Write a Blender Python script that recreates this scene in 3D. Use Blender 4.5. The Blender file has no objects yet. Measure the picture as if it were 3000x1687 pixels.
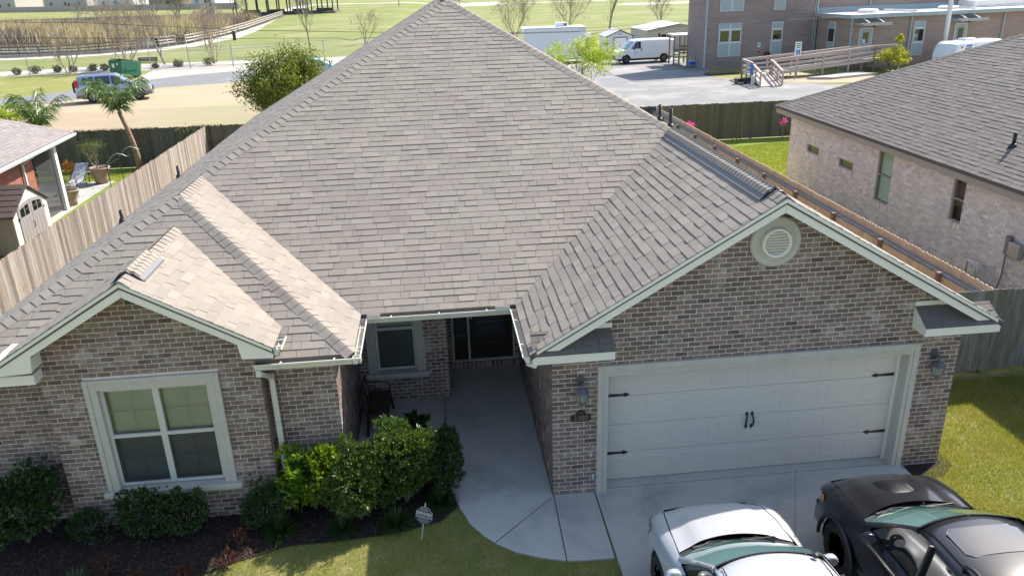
import bpy, math, random
import numpy as np
from mathutils import Vector, Matrix
sc = bpy.context.scene
col = sc.collection
rng = random.Random(11)
nr = np.random.default_rng(11)
RAD = math.radians
PI = math.pi

# ---------------------------------------------------------------- camera
CAM = (-1.5797, -10.721, 7.924)
YAW, PITCH, ROLL, FPX = 0.0928, -0.3736, -0.0300, 2301.3
fw = Vector((math.sin(YAW)*math.cos(PITCH), math.cos(YAW)*math.cos(PITCH), math.sin(PITCH)))
rt0 = Vector((math.cos(YAW), -math.sin(YAW), 0)); up0 = rt0.cross(fw)
rt = math.cos(ROLL)*rt0 + math.sin(ROLL)*up0
up = -math.sin(ROLL)*rt0 + math.cos(ROLL)*up0
cd = bpy.data.cameras.new('camera'); co = bpy.data.objects.new('camera', cd); col.objects.link(co)
cd.sensor_fit = 'HORIZONTAL'; cd.sensor_width = 36.0; cd.lens = 36.0*FPX/3000.0
cd.clip_start = 0.1; cd.clip_end = 3000
co.matrix_world = Matrix(((rt.x, up.x, -fw.x, CAM[0]), (rt.y, up.y, -fw.y, CAM[1]), (rt.z, up.z, -fw.z, CAM[2]), (0, 0, 0, 1)))
sc.camera = co

# ---------------------------------------------------------------- sky, sun, exposure
SUN = Vector((0.90, 0.62, 1.0)).normalized()
EL = math.asin(SUN.z); AZ = math.atan2(SUN.x, SUN.y)
w = bpy.data.worlds.new('World'); sc.world = w; w.use_nodes = True
nt = w.node_tree; nt.nodes.clear()
sky = nt.nodes.new('ShaderNodeTexSky'); sky.sky_type = 'NISHITA'; sky.sun_disc = False
sky.sun_elevation = EL; sky.sun_rotation = AZ; sky.air_density = 1.0; sky.dust_density = 1.4; sky.ozone_density = 1.0
bg = nt.nodes.new('ShaderNodeBackground'); bg.inputs[1].default_value = 0.122
ow = nt.nodes.new('ShaderNodeOutputWorld')
nt.links.new(sky.outputs[0], bg.inputs[0]); nt.links.new(bg.outputs[0], ow.inputs[0])
sl = bpy.data.lights.new('sun', 'SUN'); sl.energy = 3.9; sl.angle = RAD(0.55); sl.color = (1.0, 0.945, 0.865)
so = bpy.data.objects.new('sun', sl); col.objects.link(so)
so.rotation_euler = SUN.to_track_quat('Z', 'Y').to_euler(); so.location = SUN*60
sc.view_settings.view_transform = 'Standard'; sc.view_settings.look = 'None'
sc.view_settings.gamma = 1.0; sc.view_settings.exposure = 1.14
sc.view_settings.use_curve_mapping = False

# ---------------------------------------------------------------- helpers
def lerp(a, b, t): return a+(b-a)*t
def V(*a): return np.array(a, float)
def nrm(v): v = np.asarray(v, float); return v/(np.linalg.norm(v)+1e-12)
_R = np.array([list(rt), [-x for x in up], list(fw)]); _C = np.array(CAM)
def scr(P):
    """photo-plane coordinates, used only to rank which of many alike pieces show largest"""
    q = (np.asarray(P, float)-_C) @ _R.T
    z = np.maximum(q[:, 2], 0.01)
    return np.stack([1500+FPX*q[:, 0]/z, 843.5+FPX*q[:, 1]/z, q[:, 2]], 1)
def tag(o, label=None, cat=None, group=None, kind=None):
    if label: o['label'] = label
    if cat: o['category'] = cat
    if group: o['group'] = group
    if kind: o['kind'] = kind
    return o
def world_of(o):
    m = o.matrix_basis.copy()
    while o.parent:
        m = o.parent.matrix_basis @ o.matrix_parent_inverse @ m
        o = o.parent
    return m
def adopt(o, p):
    if p is not None:
        o.parent = p; o.matrix_parent_inverse = world_of(p).inverted()
    return o
def thing(name, label, cat, loc=(0, 0, 0), rotz=0, group=None):
    o = bpy.data.objects.new(name, None); o.empty_display_size = 0.2; col.objects.link(o)
    o.location = loc; o.rotation_euler = (0, 0, rotz)
    return tag(o, label, cat, group)
def copy_tree(o, parent=None):
    c = o.copy(); col.objects.link(c)
    if parent: c.parent = parent
    for ch in list(o.children): copy_tree(ch, c)
    return c
def link_mesh(name, me, mats, parent=None, smooth=False, kind=None, bevel=0, sub=0, bseg=2):
    for m in (mats if isinstance(mats, (list, tuple)) else [mats]): me.materials.append(m)
    if smooth: me.polygons.foreach_set('use_smooth', np.ones(len(me.polygons), bool))
    o = bpy.data.objects.new(name, me); col.objects.link(o)
    if bevel:
        b = o.modifiers.new('bevel', 'BEVEL'); b.width = bevel; b.segments = bseg; b.limit_method = 'ANGLE'; b.angle_limit = RAD(40)
    if sub:
        s = o.modifiers.new('sub', 'SUBSURF'); s.levels = sub; s.render_levels = sub
    adopt(o, parent)
    if kind: o['kind'] = kind
    return o
class MB:
    def __init__(s): s.v = []; s.f = []; s.m = []; s.t = []; s.M = None; s.mi = 0; s.tint = 0.5
    def add(s, vs, fs):
        n = len(s.v)
        if s.M is not None: vs = [tuple(s.M @ Vector(p)) for p in vs]
        s.v += [tuple(p) for p in vs]; s.f += [tuple(i+n for i in q) for q in fs]
        s.m += [s.mi]*len(fs); s.t += [s.tint]*len(fs); return s
    def box(s, x0, x1, y0, y1, z0, z1):
        return s.add([(x0, y0, z0), (x1, y0, z0), (x1, y1, z0), (x0, y1, z0), (x0, y0, z1), (x1, y0, z1), (x1, y1, z1), (x0, y1, z1)],
                     [(0, 3, 2, 1), (4, 5, 6, 7), (0, 1, 5, 4), (1, 2, 6, 5), (2, 3, 7, 6), (3, 0, 4, 7)])
    def prism(s, poly, lo, hi, ax='y'):
        """polygon in the plane across ax, extruded from lo to hi"""
        def mk(a, b, c): return {'y': (a, c, b), 'x': (c, a, b), 'z': (a, b, c)}[ax]
        n = len(poly); vs = [mk(a, b, lo) for a, b in poly]+[mk(a, b, hi) for a, b in poly]
        fs = [tuple(range(n)), tuple(range(2*n-1, n-1, -1))]+[(i, i+n, (i+1) % n+n, (i+1) % n) for i in range(n)]
        return s.add(vs, fs)
    def tube(s, path, r, n=6, caps=True):
        P = [V(*p) for p in path]; k = len(P); rr = r if isinstance(r, (list, tuple, np.ndarray)) else [r]*k
        vs = []; prev = None
        for i in range(k):
            d = nrm(P[min(i+1, k-1)]-P[max(i-1, 0)])
            a = prev if prev is not None else (V(0, 0, 1) if abs(d[2]) < .9 else V(1, 0, 0))
            a = nrm(a-d*np.dot(a, d)); b = np.cross(d, a); prev = a
            vs += [tuple(P[i]+rr[i]*(math.cos(2*PI*j/n)*a+math.sin(2*PI*j/n)*b)) for j in range(n)]
        fs = [(i*n+j, i*n+(j+1) % n, (i+1)*n+(j+1) % n, (i+1)*n+j) for i in range(k-1) for j in range(n)]
        if caps: fs += [tuple(range(n-1, -1, -1)), tuple((k-1)*n+j for j in range(n))]
        return s.add(vs, fs)
    def bar(s, a, b, w, h):
        """rectangular bar between two points, w across, h up"""
        a, b = V(*a), V(*b); d = nrm(b-a); u = V(0, 0, 1) if abs(d[2]) < .95 else V(0, 1, 0)
        x = nrm(np.cross(d, u)); y = np.cross(x, d)
        q = [(-1, -1), (1, -1), (1, 1), (-1, 1)]
        vs = [tuple(p+x*i*w/2+y*j*h/2) for p in (a, b) for i, j in q]
        return s.add(vs, [(0, 3, 2, 1), (4, 5, 6, 7), (0, 1, 5, 4), (1, 2, 6, 5), (2, 3, 7, 6), (3, 0, 4, 7)])
    def lathe(s, prof, n=16, c=(0, 0, 0), ax='z', caps=True):
        vs = []
        for r, h in prof:
            for j in range(n):
                a = 2*PI*j/n; p = (r*math.cos(a), r*math.sin(a), h)
                if ax == 'y': p = (p[0], p[2], p[1])
                if ax == 'x': p = (p[2], p[0], p[1])
                vs.append((p[0]+c[0], p[1]+c[1], p[2]+c[2]))
        k = len(prof)
        fs = [(i*n+j, i*n+(j+1) % n, (i+1)*n+(j+1) % n, (i+1)*n+j) for i in range(k-1) for j in range(n)]
        if caps: fs += [tuple(range(n-1, -1, -1)), tuple((k-1)*n+j for j in range(n))]
        return s.add(vs, fs)
    def grid(s, rows):
        nu = len(rows[0]); vs = [p for r in rows for p in r]
        return s.add(vs, [(i*nu+j, i*nu+j+1, (i+1)*nu+j+1, (i+1)*nu+j) for i in range(len(rows)-1) for j in range(nu-1)])
    def build(s, name, mats, parent=None, smooth=False, kind=None, bevel=0, sub=0):
        me = bpy.data.meshes.new(name); me.from_pydata(s.v, [], s.f)
        if len(set(s.m)) > 1: me.polygons.foreach_set('material_index', s.m)
        a = me.attributes.new('tint', 'FLOAT', 'FACE'); a.data.foreach_set('value', s.t)
        me.update()
        return link_mesh(name, me, mats, parent, smooth, kind, bevel, sub)
def np_mesh(name, verts, faces, mats, parent=None, kind=None, tint=None, smooth=False):
    """verts (n,3), faces (m,k) with constant k"""
    me = bpy.data.meshes.new(name); n, (m, k) = len(verts), faces.shape
    me.vertices.add(n); me.vertices.foreach_set('co', np.asarray(verts, np.float32).ravel())
    me.loops.add(m*k); me.loops.foreach_set('vertex_index', faces.astype(np.int32).ravel())
    me.polygons.add(m); me.polygons.foreach_set('loop_start', np.arange(0, m*k, k, dtype=np.int32))
    if tint is not None:
        a = me.attributes.new('tint', 'FLOAT', 'FACE'); a.data.foreach_set('value', np.asarray(tint, np.float32))
    me.update(calc_edges=True); me.validate()
    return link_mesh(name, me, mats, parent, smooth, kind)
def emit(name, pcs, mat, parent, cap=300, restname=None, min_px=9):
    """pcs: (verts, faces, tint). The ones that show largest become parts, the rest one joined part."""
    if not pcs: return
    sz = []
    for vs, fs, t in pcs:
        q = scr(np.asarray(vs)); u, v = q[:, 0], q[:, 1]
        if q[:, 2].min() < .2 or u.max() < 0 or u.min() > 3000 or v.max() < 0 or v.min() > 1687: sz.append(0); continue
        a, b = u.max()-u.min(), v.max()-v.min(); sz.append(a*b if max(a, b) >= min_px else 0)
    order = sorted(range(len(pcs)), key=lambda i: -sz[i])
    big = [i for i in order[:cap] if sz[i] > 0]; bs = set(big)
    for i in big:
        b = MB(); b.tint = pcs[i][2]; b.add(pcs[i][0], pcs[i][1]); b.build(name, mat, parent)
    rest = MB()
    for i in range(len(pcs)):
        if i not in bs: rest.tint = pcs[i][2]; rest.add(pcs[i][0], pcs[i][1])
    if rest.f: rest.build(restname or name, mat, parent, kind='stuff')
def boxpc(x0, x1, y0, y1, z0, z1, t):
    b = MB().box(x0, x1, y0, y1, z0, z1); return (b.v, b.f, t)

# ---------------------------------------------------------------- materials
def mat(name, c1, c2=None, scale=5.0, rough=0.7, metal=0.0, bump=0.0, bscale=None, tint=0.0, rnd=0.0, coat=0.0, c3=None, s3=0.6, t3=0.62,
        stretch=None, spec=0.5, trans=0.0, detail=5.0, hue=0.0, emis=None, ior=None, sss=0.0, alpha=None, wave=None):
    """c1/c2 blend by noise; c3 is a second, larger patch colour; tint = brightness change by the piece's own 'tint'; rnd = per-object change"""
    m = bpy.data.materials.new(name); m.use_nodes = True; t = m.node_tree; N = t.nodes; L = t.links
    b = N['Principled BSDF']; b.inputs['Roughness'].default_value = rough; b.inputs['Metallic'].default_value = metal
    b.inputs['Specular IOR Level'].default_value = spec
    if coat: b.inputs['Coat Weight'].default_value = coat; b.inputs['Coat Roughness'].default_value = 0.04
    if trans: b.inputs['Transmission Weight'].default_value = trans
    if ior: b.inputs['IOR'].default_value = ior
    if alpha is not None: b.inputs['Alpha'].default_value = alpha
    tc = N.new('ShaderNodeTexCoord'); co_ = tc.outputs['Object']
    if stretch:
        mp = N.new('ShaderNodeMapping'); mp.inputs['Scale'].default_value = stretch; L.new(co_, mp.inputs[0]); co_ = mp.outputs[0]
    def noise(s, d=detail, r=.6):
        n = N.new('ShaderNodeTexNoise'); n.inputs['Scale'].default_value = s; n.inputs['Detail'].default_value = d; n.inputs['Roughness'].default_value = r
        L.new(co_, n.inputs['Vector']); return n
    def mix(f, a, bb, mode='MIX'):
        x = N.new('ShaderNodeMix'); x.data_type = 'RGBA'; x.blend_type = mode; x.clamp_factor = True
        if isinstance(f, (int, float)): x.inputs[0].default_value = f
        else: L.new(f, x.inputs[0])
        for i, q in ((6, a), (7, bb)):
            if isinstance(q, tuple): x.inputs[i].default_value = (*q, 1)
            else: L.new(q, x.inputs[i])
        return x.outputs[2]
    def ramp(src, lo, hi):
        r = N.new('ShaderNodeMapRange'); r.inputs[1].default_value = lo; r.inputs[2].default_value = hi; L.new(src, r.inputs[0]); return r.outputs[0]
    c = tuple(c1)
    if c2 is not None: c = mix(ramp(noise(scale).outputs[0], .32, .68), tuple(c1), tuple(c2))
    if c3 is not None: c = mix(ramp(noise(s3, 6, .65).outputs[0], t3-.1, t3+.08), c, tuple(c3))
    def scale_by(src, amt, c):
        k = N.new('ShaderNodeMapRange'); k.inputs[3].default_value = 1-amt; k.inputs[4].default_value = 1+amt; L.new(src, k.inputs[0])
        x = N.new('ShaderNodeVectorMath'); x.operation = 'SCALE'
        if isinstance(c, tuple): x.inputs[0].default_value = c
        else: L.new(c, x.inputs[0])
        L.new(k.outputs[0], x.inputs['Scale']); return x.outputs[0]
    if tint or hue:
        at = N.new('ShaderNodeAttribute'); at.attribute_name = 'tint'
        if tint: c = scale_by(at.outputs['Fac'], tint, c)
        if hue:
            h = N.new('ShaderNodeHueSaturation'); k = N.new('ShaderNodeMapRange'); k.inputs[3].default_value = .5-hue; k.inputs[4].default_value = .5+hue
            fr = N.new('ShaderNodeMath'); fr.operation = 'FRACT'; mu = N.new('ShaderNodeMath'); mu.operation = 'MULTIPLY'; mu.inputs[1].default_value = 37.7
            L.new(at.outputs['Fac'], mu.inputs[0]); L.new(mu.outputs[0], fr.inputs[0]); L.new(fr.outputs[0], k.inputs[0]); L.new(k.outputs[0], h.inputs['Hue'])
            if isinstance(c, tuple): h.inputs['Color'].default_value = (*c, 1)
            else: L.new(c, h.inputs['Color'])
            c = h.outputs[0]
    if rnd:
        oi = N.new('ShaderNodeObjectInfo'); c = scale_by(oi.outputs['Random'], rnd, c)
    if isinstance(c, tuple): b.inputs['Base Color'].default_value = (*c, 1)
    else: L.new(c, b.inputs['Base Color'])
    if sss: b.inputs['Subsurface Weight'].default_value = 0
    if bump:
        bp = N.new('ShaderNodeBump'); bp.inputs['Strength'].default_value = bump; bp.inputs['Distance'].default_value = 0.02
        if wave:
            wv = N.new('ShaderNodeTexWave'); wv.inputs['Scale'].default_value = wave; wv.inputs['Distortion'].default_value = 6; wv.inputs['Detail'].default_value = 3
            L.new(co_, wv.inputs['Vector']); L.new(wv.outputs['Fac'], bp.inputs['Height'])
        else: L.new(noise(bscale or scale*4).outputs[0], bp.inputs['Height'])
        L.new(bp.outputs[0], b.inputs['Normal'])
    if emis: b.inputs['Emission Color'].default_value = (*emis, 1); b.inputs['Emission Strength'].default_value = 1
    return m
def leafmat(name, c1, c2, scale=3, rough=.5, tint=.35, trans=.35, spec=.4, hue=.02):
    """two-sided leaf: diffuse + gloss with light passing through"""
    m = mat(name, c1, c2, scale, rough, tint=tint, spec=spec, hue=hue); N = m.node_tree.nodes; L = m.node_tree.links
    b = N['Principled BSDF']; out = N['Material Output']
    tr = N.new('ShaderNodeBsdfTranslucent'); mx = N.new('ShaderNodeMixShader'); mx.inputs[0].default_value = trans
    src = b.inputs['Base Color'].links[0].from_socket
    g = N.new('ShaderNodeMix'); g.data_type = 'RGBA'; g.blend_type = 'MULTIPLY'; g.inputs[0].default_value = 1; g.inputs[7].default_value = (1.25, 1.2, .55, 1)
    L.new(src, g.inputs[6]); L.new(g.outputs[2], tr.inputs[0])
    L.new(b.outputs[0], mx.inputs[1]); L.new(tr.outputs[0], mx.inputs[2]); L.new(mx.outputs[0], out.inputs[0])
    return m
M = {}
M['shingle'] = mat('shingle', (.325, .283, .235), (.275, .239, .198), 60, .92, bump=.5, bscale=180, tint=.12, hue=.005, c3=(.28, .24, .21), s3=.55, t3=.57)
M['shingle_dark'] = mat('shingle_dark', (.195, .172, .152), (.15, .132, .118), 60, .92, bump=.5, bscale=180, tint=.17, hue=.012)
M['shingle_gray'] = mat('shingle_gray', (.27, .24, .225), (.22, .197, .185), 50, .92, bump=.4, bscale=150, tint=.14)
M['deck'] = mat('roof_deck', (.10, .09, .085), rough=.95)
M['brick'] = mat('brick', (.27, .185, .148), (.185, .132, .11), 14, .9, bump=.6, bscale=70, tint=.46, hue=.025, c3=(.40, .34, .30), s3=3.2, t3=.63)
M['mortar'] = mat('mortar', (.80, .69, .59), (.70, .60, .51), 12, .95, bump=.5, bscale=90)
M['brick_pale'] = mat('brick_pale', (.66, .62, .60), (.57, .53, .515), 14, .9, bump=.5, bscale=70, tint=.22, hue=.02, c3=(.70, .66, .63), s3=2.2, t3=.56)
M['mortar_pale'] = mat('mortar_pale', (.66, .62, .59), (.58, .54, .51), 12, .95)
M['brick_red'] = mat('brick_red', (.32, .115, .075), (.24, .085, .055), 12, .9, bump=.4, bscale=60, tint=.25)
M['mortar_red'] = mat('mortar_red', (.42, .27, .21), rough=.95)
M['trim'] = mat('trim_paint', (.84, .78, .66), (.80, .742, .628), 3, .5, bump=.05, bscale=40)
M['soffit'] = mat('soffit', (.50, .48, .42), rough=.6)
M['white_metal'] = mat('gutter_paint', (.72, .68, .585), (.66, .62, .54), 6, .38, c3=(.44, .43, .38), s3=3.0, t3=.68)
M['stucco'] = mat('stucco_trim', (.56, .515, .435), (.50, .46, .388), 8, .85, bump=.35, bscale=120)
M['door_paint'] = mat('garage_door_paint', (.66, .595, .515), (.63, .567, .49), 3, .42, bump=.12, bscale=60, stretch=(1, 1, 14))
M['iron'] = mat('black_iron', (.018, .018, .02), (.03, .03, .032), 20, .45, bump=.1)
M['concrete'] = mat('concrete', (.52, .49, .435), (.46, .433, .385), 1.6, .88, bump=.25, bscale=220, c3=(.34, .327, .302), s3=.9, t3=.60, rnd=.04)
M['concrete_warm'] = mat('concrete_pale', (.46, .435, .40), (.41, .385, .35), 2, .9, bump=.2, bscale=120)
M['joint'] = mat('joint', (.05, .05, .045), rough=.95)
M['glass'] = mat('window_glass', (.012, .014, .016), rough=.04, spec=1.0, coat=1.0)
M['glass_blind'] = mat('clear_pane', (.9, .95, .92), rough=.02, trans=1.0, ior=1.45)
M['blind'] = mat('blind_slat', (.86, .88, .74), rough=.5)
M['vinyl'] = mat('vinyl_frame', (.58, .56, .49), rough=.4)
M['dark_wood_door'] = mat('dark_door', (.028, .018, .012), (.018, .012, .009), 9, .35, stretch=(1, 1, 8))
M['wood_gray'] = mat('weathered_picket', (.34, .275, .215), (.20, .155, .12), 7, .92, bump=.5, bscale=40, stretch=(6, 6, .7), tint=.38, c3=(.30, .27, .25), s3=1.4, t3=.55, hue=.012)
M['wood_dark'] = mat('mossy_picket', (.16, .135, .10), (.095, .083, .062), 7, .95, bump=.4, bscale=40, stretch=(6, 6, .7), tint=.30, c3=(.09, .10, .05), s3=1.2, t3=.58)
M['wood_new'] = mat('newer_picket', (.74, .55, .37), (.64, .47, .31), 7, .9, bump=.35, bscale=40, stretch=(6, 6, .7), tint=.16)
M['wood_green'] = mat('greenish_picket', (.25, .235, .16), (.18, .165, .115), 7, .92, bump=.35, bscale=40, stretch=(6, 6, .7), tint=.22, c3=(.30, .29, .27), s3=1.6, t3=.57)
M['wood_post'] = mat('fence_post', (.32, .20, .12), (.24, .15, .09), 7, .9, bump=.3, stretch=(6, 6, .7))
M['rail_gray'] = mat('gray_rail', (.33, .31, .30), (.25, .235, .225), 5, .9)
M['lumber'] = mat('painted_lumber', (.50, .42, .37), (.42, .35, .31), 6, .85, bump=.2, stretch=(4, 4, 1), tint=.10)
M['board_old'] = mat('gray_boardwalk', (.155, .135, .115), (.10, .088, .075), 5, .95, tint=.2)
M['board_pale'] = mat('pale_boardwalk', (.47, .43, .37), (.38, .34, .29), 5, .95, tint=.15)
M['lawn'] = mat('lawn_soil', (.17, .18, .045), (.23, .215, .08), 2.5, .95, bump=.5, bscale=60, c3=(.32, .265, .14), s3=1.1, t3=.60)
M['field'] = mat('park_grass', (.155, .185, .032), (.20, .222, .055), .22, .95, bump=.6, bscale=8, c3=(.26, .25, .095), s3=.075, t3=.56)
M['lawn_bright'] = mat('back_lawn', (.15, .22, .02), (.20, .26, .03), 2.2, .95, bump=.7, bscale=24)
M['verge'] = mat('verge_grass', (.185, .20, .035), (.235, .235, .06), .9, .95, bump=.7, bscale=20, c3=(.30, .28, .13), s3=.35, t3=.6)
M['dirt'] = mat('sandy_lot', (.45, .345, .235), (.39, .295, .20), .7, .97, bump=.4, bscale=18, c3=(.35, .315, .18), s3=.22, t3=.53, stretch=(.55, 1.6, 1))
M['gravel'] = mat('gravel', (.46, .42, .365), (.39, .355, .305), 3, .97, bump=.6, bscale=30)
M['asphalt'] = mat('asphalt', (.21, .21, .215), (.18, .18, .185), 2, .93, bump=.3, bscale=40, c3=(.26, .255, .245), s3=.3)
M['asphalt_old'] = mat('pale_asphalt', (.235, .232, .23), (.20, .198, .195), 1.2, .93, bump=.3, bscale=40, c3=(.35, .33, .30), s3=.22, t3=.57)
M['walk'] = mat('sidewalk', (.54, .495, .43), (.48, .44, .38), 1.2, .95)
M['mulch'] = mat('mulch', (.032, .020, .015), (.018, .012, .010), 14, .97, bump=.8, bscale=60)
M['mulch_chip'] = mat('mulch_chip', (.075, .042, .03), (.03, .018, .014), 14, .95, tint=.55)
M['water'] = mat('water', (.10, .085, .05), rough=.08, spec=.6)
M['soil'] = mat('soil', (.055, .042, .03), (.035, .028, .02), 9, .97)
M['bark'] = mat('bark', (.20, .165, .13), (.13, .105, .085), 9, .95, bump=.5, stretch=(3, 3, .7))
M['bark_pale'] = mat('pale_bark', (.42, .335, .25), (.30, .235, .175), 6, .9, bump=.2)
M['twig'] = mat('gray_twig', (.30, .26, .22), (.23, .20, .17), 6, .95)
M['palm_bark'] = mat('palm_bark', (.36, .235, .15), (.23, .145, .09), 12, .95, bump=.7, bscale=30)
M['white_paint'] = mat('white_vehicle_paint', (.78, .79, .79), rough=.28, coat=.6)
M['silver'] = mat('silver_paint', (.66, .68, .71), (.62, .64, .67), 300, .36, metal=.45, coat=1.0)
M['black_paint'] = mat('black_paint', (.008, .009, .014), (.012, .012, .016), 400, .22, spec=.35, coat=.55)
M['suv_paint'] = mat('blue_gray_paint', (.36, .42, .50), rough=.3, metal=.6, coat=1.0)
M['blue_paint'] = mat('light_blue_paint', (.28, .50, .62), rough=.3, metal=.4, coat=1.0)
M['tire'] = mat('tire_rubber', (.016, .016, .017), (.024, .024, .024), 30, .85, bump=.3)
M['plastic_black'] = mat('black_plastic', (.02, .02, .021), rough=.5)
M['plastic_gray'] = mat('gray_plastic', (.16, .16, .165), rough=.55)
M['chrome'] = mat('bright_metal', (.65, .66, .67), rough=.2, metal=1.0)
M['steel'] = mat('galvanised_steel', (.42, .43, .44), (.34, .35, .36), 8, .45, metal=.6)
M['amber'] = mat('amber_lens', (.75, .16, .02), rough=.15, coat=1.0)
M['red_lens'] = mat('red_lens', (.50, .015, .02), rough=.15, coat=1.0)
M['clear_lens'] = mat('clear_lens', (.55, .57, .58), rough=.08, coat=1.0)
M['screen_green'] = mat('windshield', (.085, .19, .175), rough=.03, spec=.9, coat=1.0)
M['car_glass'] = mat('car_glass', (.012, .016, .018), rough=.03, spec=.9, coat=1.0)
M['interior'] = mat('seat_cloth', (.20, .20, .19), rough=.9)
M['dumpster'] = mat('green_steel', (.012, .135, .062), (.010, .10, .048), 3, .5, c3=(.03, .09, .05), s3=2)
M['paper'] = mat('white_label', (.72, .73, .72), rough=.6)
M['blue_sign'] = mat('sign_blue', (.02, .16, .52), rough=.4)
M['sign_black'] = mat('sign_black', (.012, .013, .022), rough=.35)
M['print_gray'] = mat('print_gray', (.26, .27, .29), rough=.5)
M['sign_green'] = mat('sign_green', (.03, .25, .12), rough=.4)
M['red_paint'] = mat('red_paint', (.36, .03, .025), rough=.45)
M['brick_b'] = mat('school_brick', (.34, .26, .235), (.28, .215, .195), 2.2, .92, c3=(.25, .195, .18), s3=.5, t3=.58, bump=.5, bscale=30, stretch=(1, 1, 6))
M['brick_c'] = mat('tan_brick', (.40, .30, .25), (.33, .245, .205), 2.2, .92, c3=(.30, .225, .19), s3=.5, t3=.58, bump=.5, bscale=30, stretch=(1, 1, 6))
M['panel_blue'] = mat('window_panel', (.36, .43, .44), (.33, .395, .405), 2, .5)
M['roof_white'] = mat('white_roof', (.80, .78, .76), (.70, .68, .66), 2, .8, c3=(.55, .50, .48), s3=.8, t3=.66)
M['siding'] = mat('siding', (.55, .51, .47), (.50, .465, .43), 3, .8)
M['siding_white'] = mat('white_siding', (.68, .69, .70), rough=.7)
M['metal_roof'] = mat('metal_roof', (.60, .57, .56), (.52, .495, .485), 2, .5)
M['maroon'] = mat('maroon', (.13, .03, .03), rough=.6)
M['plastic_taupe'] = mat('taupe_resin', (.30, .265, .26), (.26, .23, .225), 6, .6, bump=.1)
M['plastic_cream'] = mat('cream_resin', (.62, .58, .52), rough=.6)
M['plastic_roof'] = mat('brown_resin_roof', (.10, .078, .070), (.085, .066, .06), 8, .7)
M['screen_mesh'] = mat('insect_screen', (.05, .05, .05), rough=.9, alpha=.62)
M['terracotta'] = mat('pot_clay', (.33, .245, .175), (.26, .19, .135), 6, .85)
M['leaf_bright'] = leafmat('leaf_bright', (.12, .215, .02), (.20, .30, .03), 2, .38, trans=.32, hue=.03)
M['leaf_dark'] = leafmat('leaf_dark', (.032, .068, .017), (.055, .10, .022), 3, .32, trans=.2, spec=.55)
M['leaf_mid'] = leafmat('leaf_mid', (.06, .115, .022), (.10, .16, .028), 3, .33, trans=.28, spec=.55)
M['leaf_olive'] = leafmat('leaf_olive', (.11, .135, .035), (.17, .19, .06), 2, .5, trans=.3)
M['leaf_lime'] = leafmat('leaf_lime', (.30, .40, .035), (.38, .46, .06), 2, .5, trans=.45)
M['leaf_yellow'] = leafmat('leaf_yellow', (.42, .42, .06), (.36, .40, .05), 2, .5, trans=.4)
M['leaf_tree'] = leafmat('leaf_tree', (.12, .165, .025), (.23, .25, .035), 1.2, .45, trans=.3, hue=.03)
M['leaf_red'] = leafmat('leaf_red', (.11, .025, .02), (.07, .04, .022), 6, .5, trans=.3)
M['leaf_palm'] = leafmat('leaf_palm', (.07, .135, .025), (.13, .19, .03), 1.5, .38, trans=.3, spec=.6, hue=.03)
M['leaf_shrub'] = leafmat('leaf_shrub', (.15, .12, .055), (.115, .125, .04), 5, .6, trans=.2)
M['leaf_croton'] = leafmat('leaf_croton', (.62, .30, .02), (.55, .12, .02), 8, .4, trans=.3)
M['petal'] = leafmat('petal', (.75, .05, .42), (.85, .12, .55), 8, .5, trans=.3)
M['grass_blade'] = leafmat('grass_blade', (.27, .32, .04), (.38, .39, .09), 1.3, .5, tint=.4, trans=.3, hue=.02)
M['grass_dry'] = leafmat('grass_dry', (.56, .47, .25), (.45, .40, .18), 2, .6, tint=.3, trans=.3)
M['reed'] = leafmat('reed', (.47, .39, .27), (.38, .32, .21), .25, .8, tint=.45, trans=.25, hue=.02)
M['reed_gray'] = leafmat('marsh_brush', (.27, .22, .19), (.20, .165, .14), .4, .9, tint=.4, trans=.15)
M['fabric_sling'] = mat('sling_fabric', (.42, .41, .42), (.36, .35, .36), 40, .8)
M['bronze'] = mat('plaque_bronze', (.045, .032, .022), (.03, .022, .016), 12, .45, metal=.3)
M['plaque_gold'] = mat('plaque_numbers', (.30, .24, .16), rough=.4, metal=.4)
M['lamp_glass'] = mat('lantern_glass', (.60, .60, .52), rough=.12, trans=.75, ior=1.2)
M['lamp_metal'] = mat('lantern_metal', (.10, .105, .12), (.13, .13, .14), 20, .4, metal=.4)
M['rust'] = mat('brown_metal', (.075, .045, .028), (.05, .032, .02), 8, .45, metal=.3)
M['pvc'] = mat('pvc', (.62, .63, .60), rough=.4)
M['wire'] = mat('wire', (.03, .03, .03), rough=.6)
M['stain'] = mat('efflorescence', (.55, .53, .50), rough=.95)

# ================================================================ ground
import bmesh
def hgt(x, y):
    a = min(1, max(0, (y-30)/8.0)); b = min(1, max(0, (x+8)/16.0))
    return a*(1.5-1.15*b)
def layer(name, pts, m, lift, parent=None, kind='structure'):
    """flat sheet that follows the terrain's planes"""
    bm = bmesh.new(); f = bm.faces.new([bm.verts.new((x, y, 0)) for x, y in pts])
    for p, n in (((-8, 0, 0), (1, 0, 0)), ((8, 0, 0), (1, 0, 0)), ((0, 30, 0), (0, 1, 0)), ((0, 38, 0), (0, 1, 0))):
        bmesh.ops.bisect_plane(bm, geom=bm.verts[:]+bm.edges[:]+bm.faces[:], plane_co=p, plane_no=n)
    bmesh.ops.triangulate(bm, faces=bm.faces[:])
    for v in bm.verts: v.co.z = hgt(v.co.x, v.co.y)+lift
    bmesh.ops.recalc_face_normals(bm, faces=bm.faces[:])
    if sum(f.normal.z for f in bm.faces) < 0: bmesh.ops.reverse_faces(bm, faces=bm.faces[:])
    me = bpy.data.meshes.new(name); bm.to_mesh(me); bm.free()
    return link_mesh(name, me, m, parent, kind=kind)
layer('ground', [(-900, -60), (900, -60), (900, 1200), (-900, 1200)], M['field'], -.06)
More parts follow.
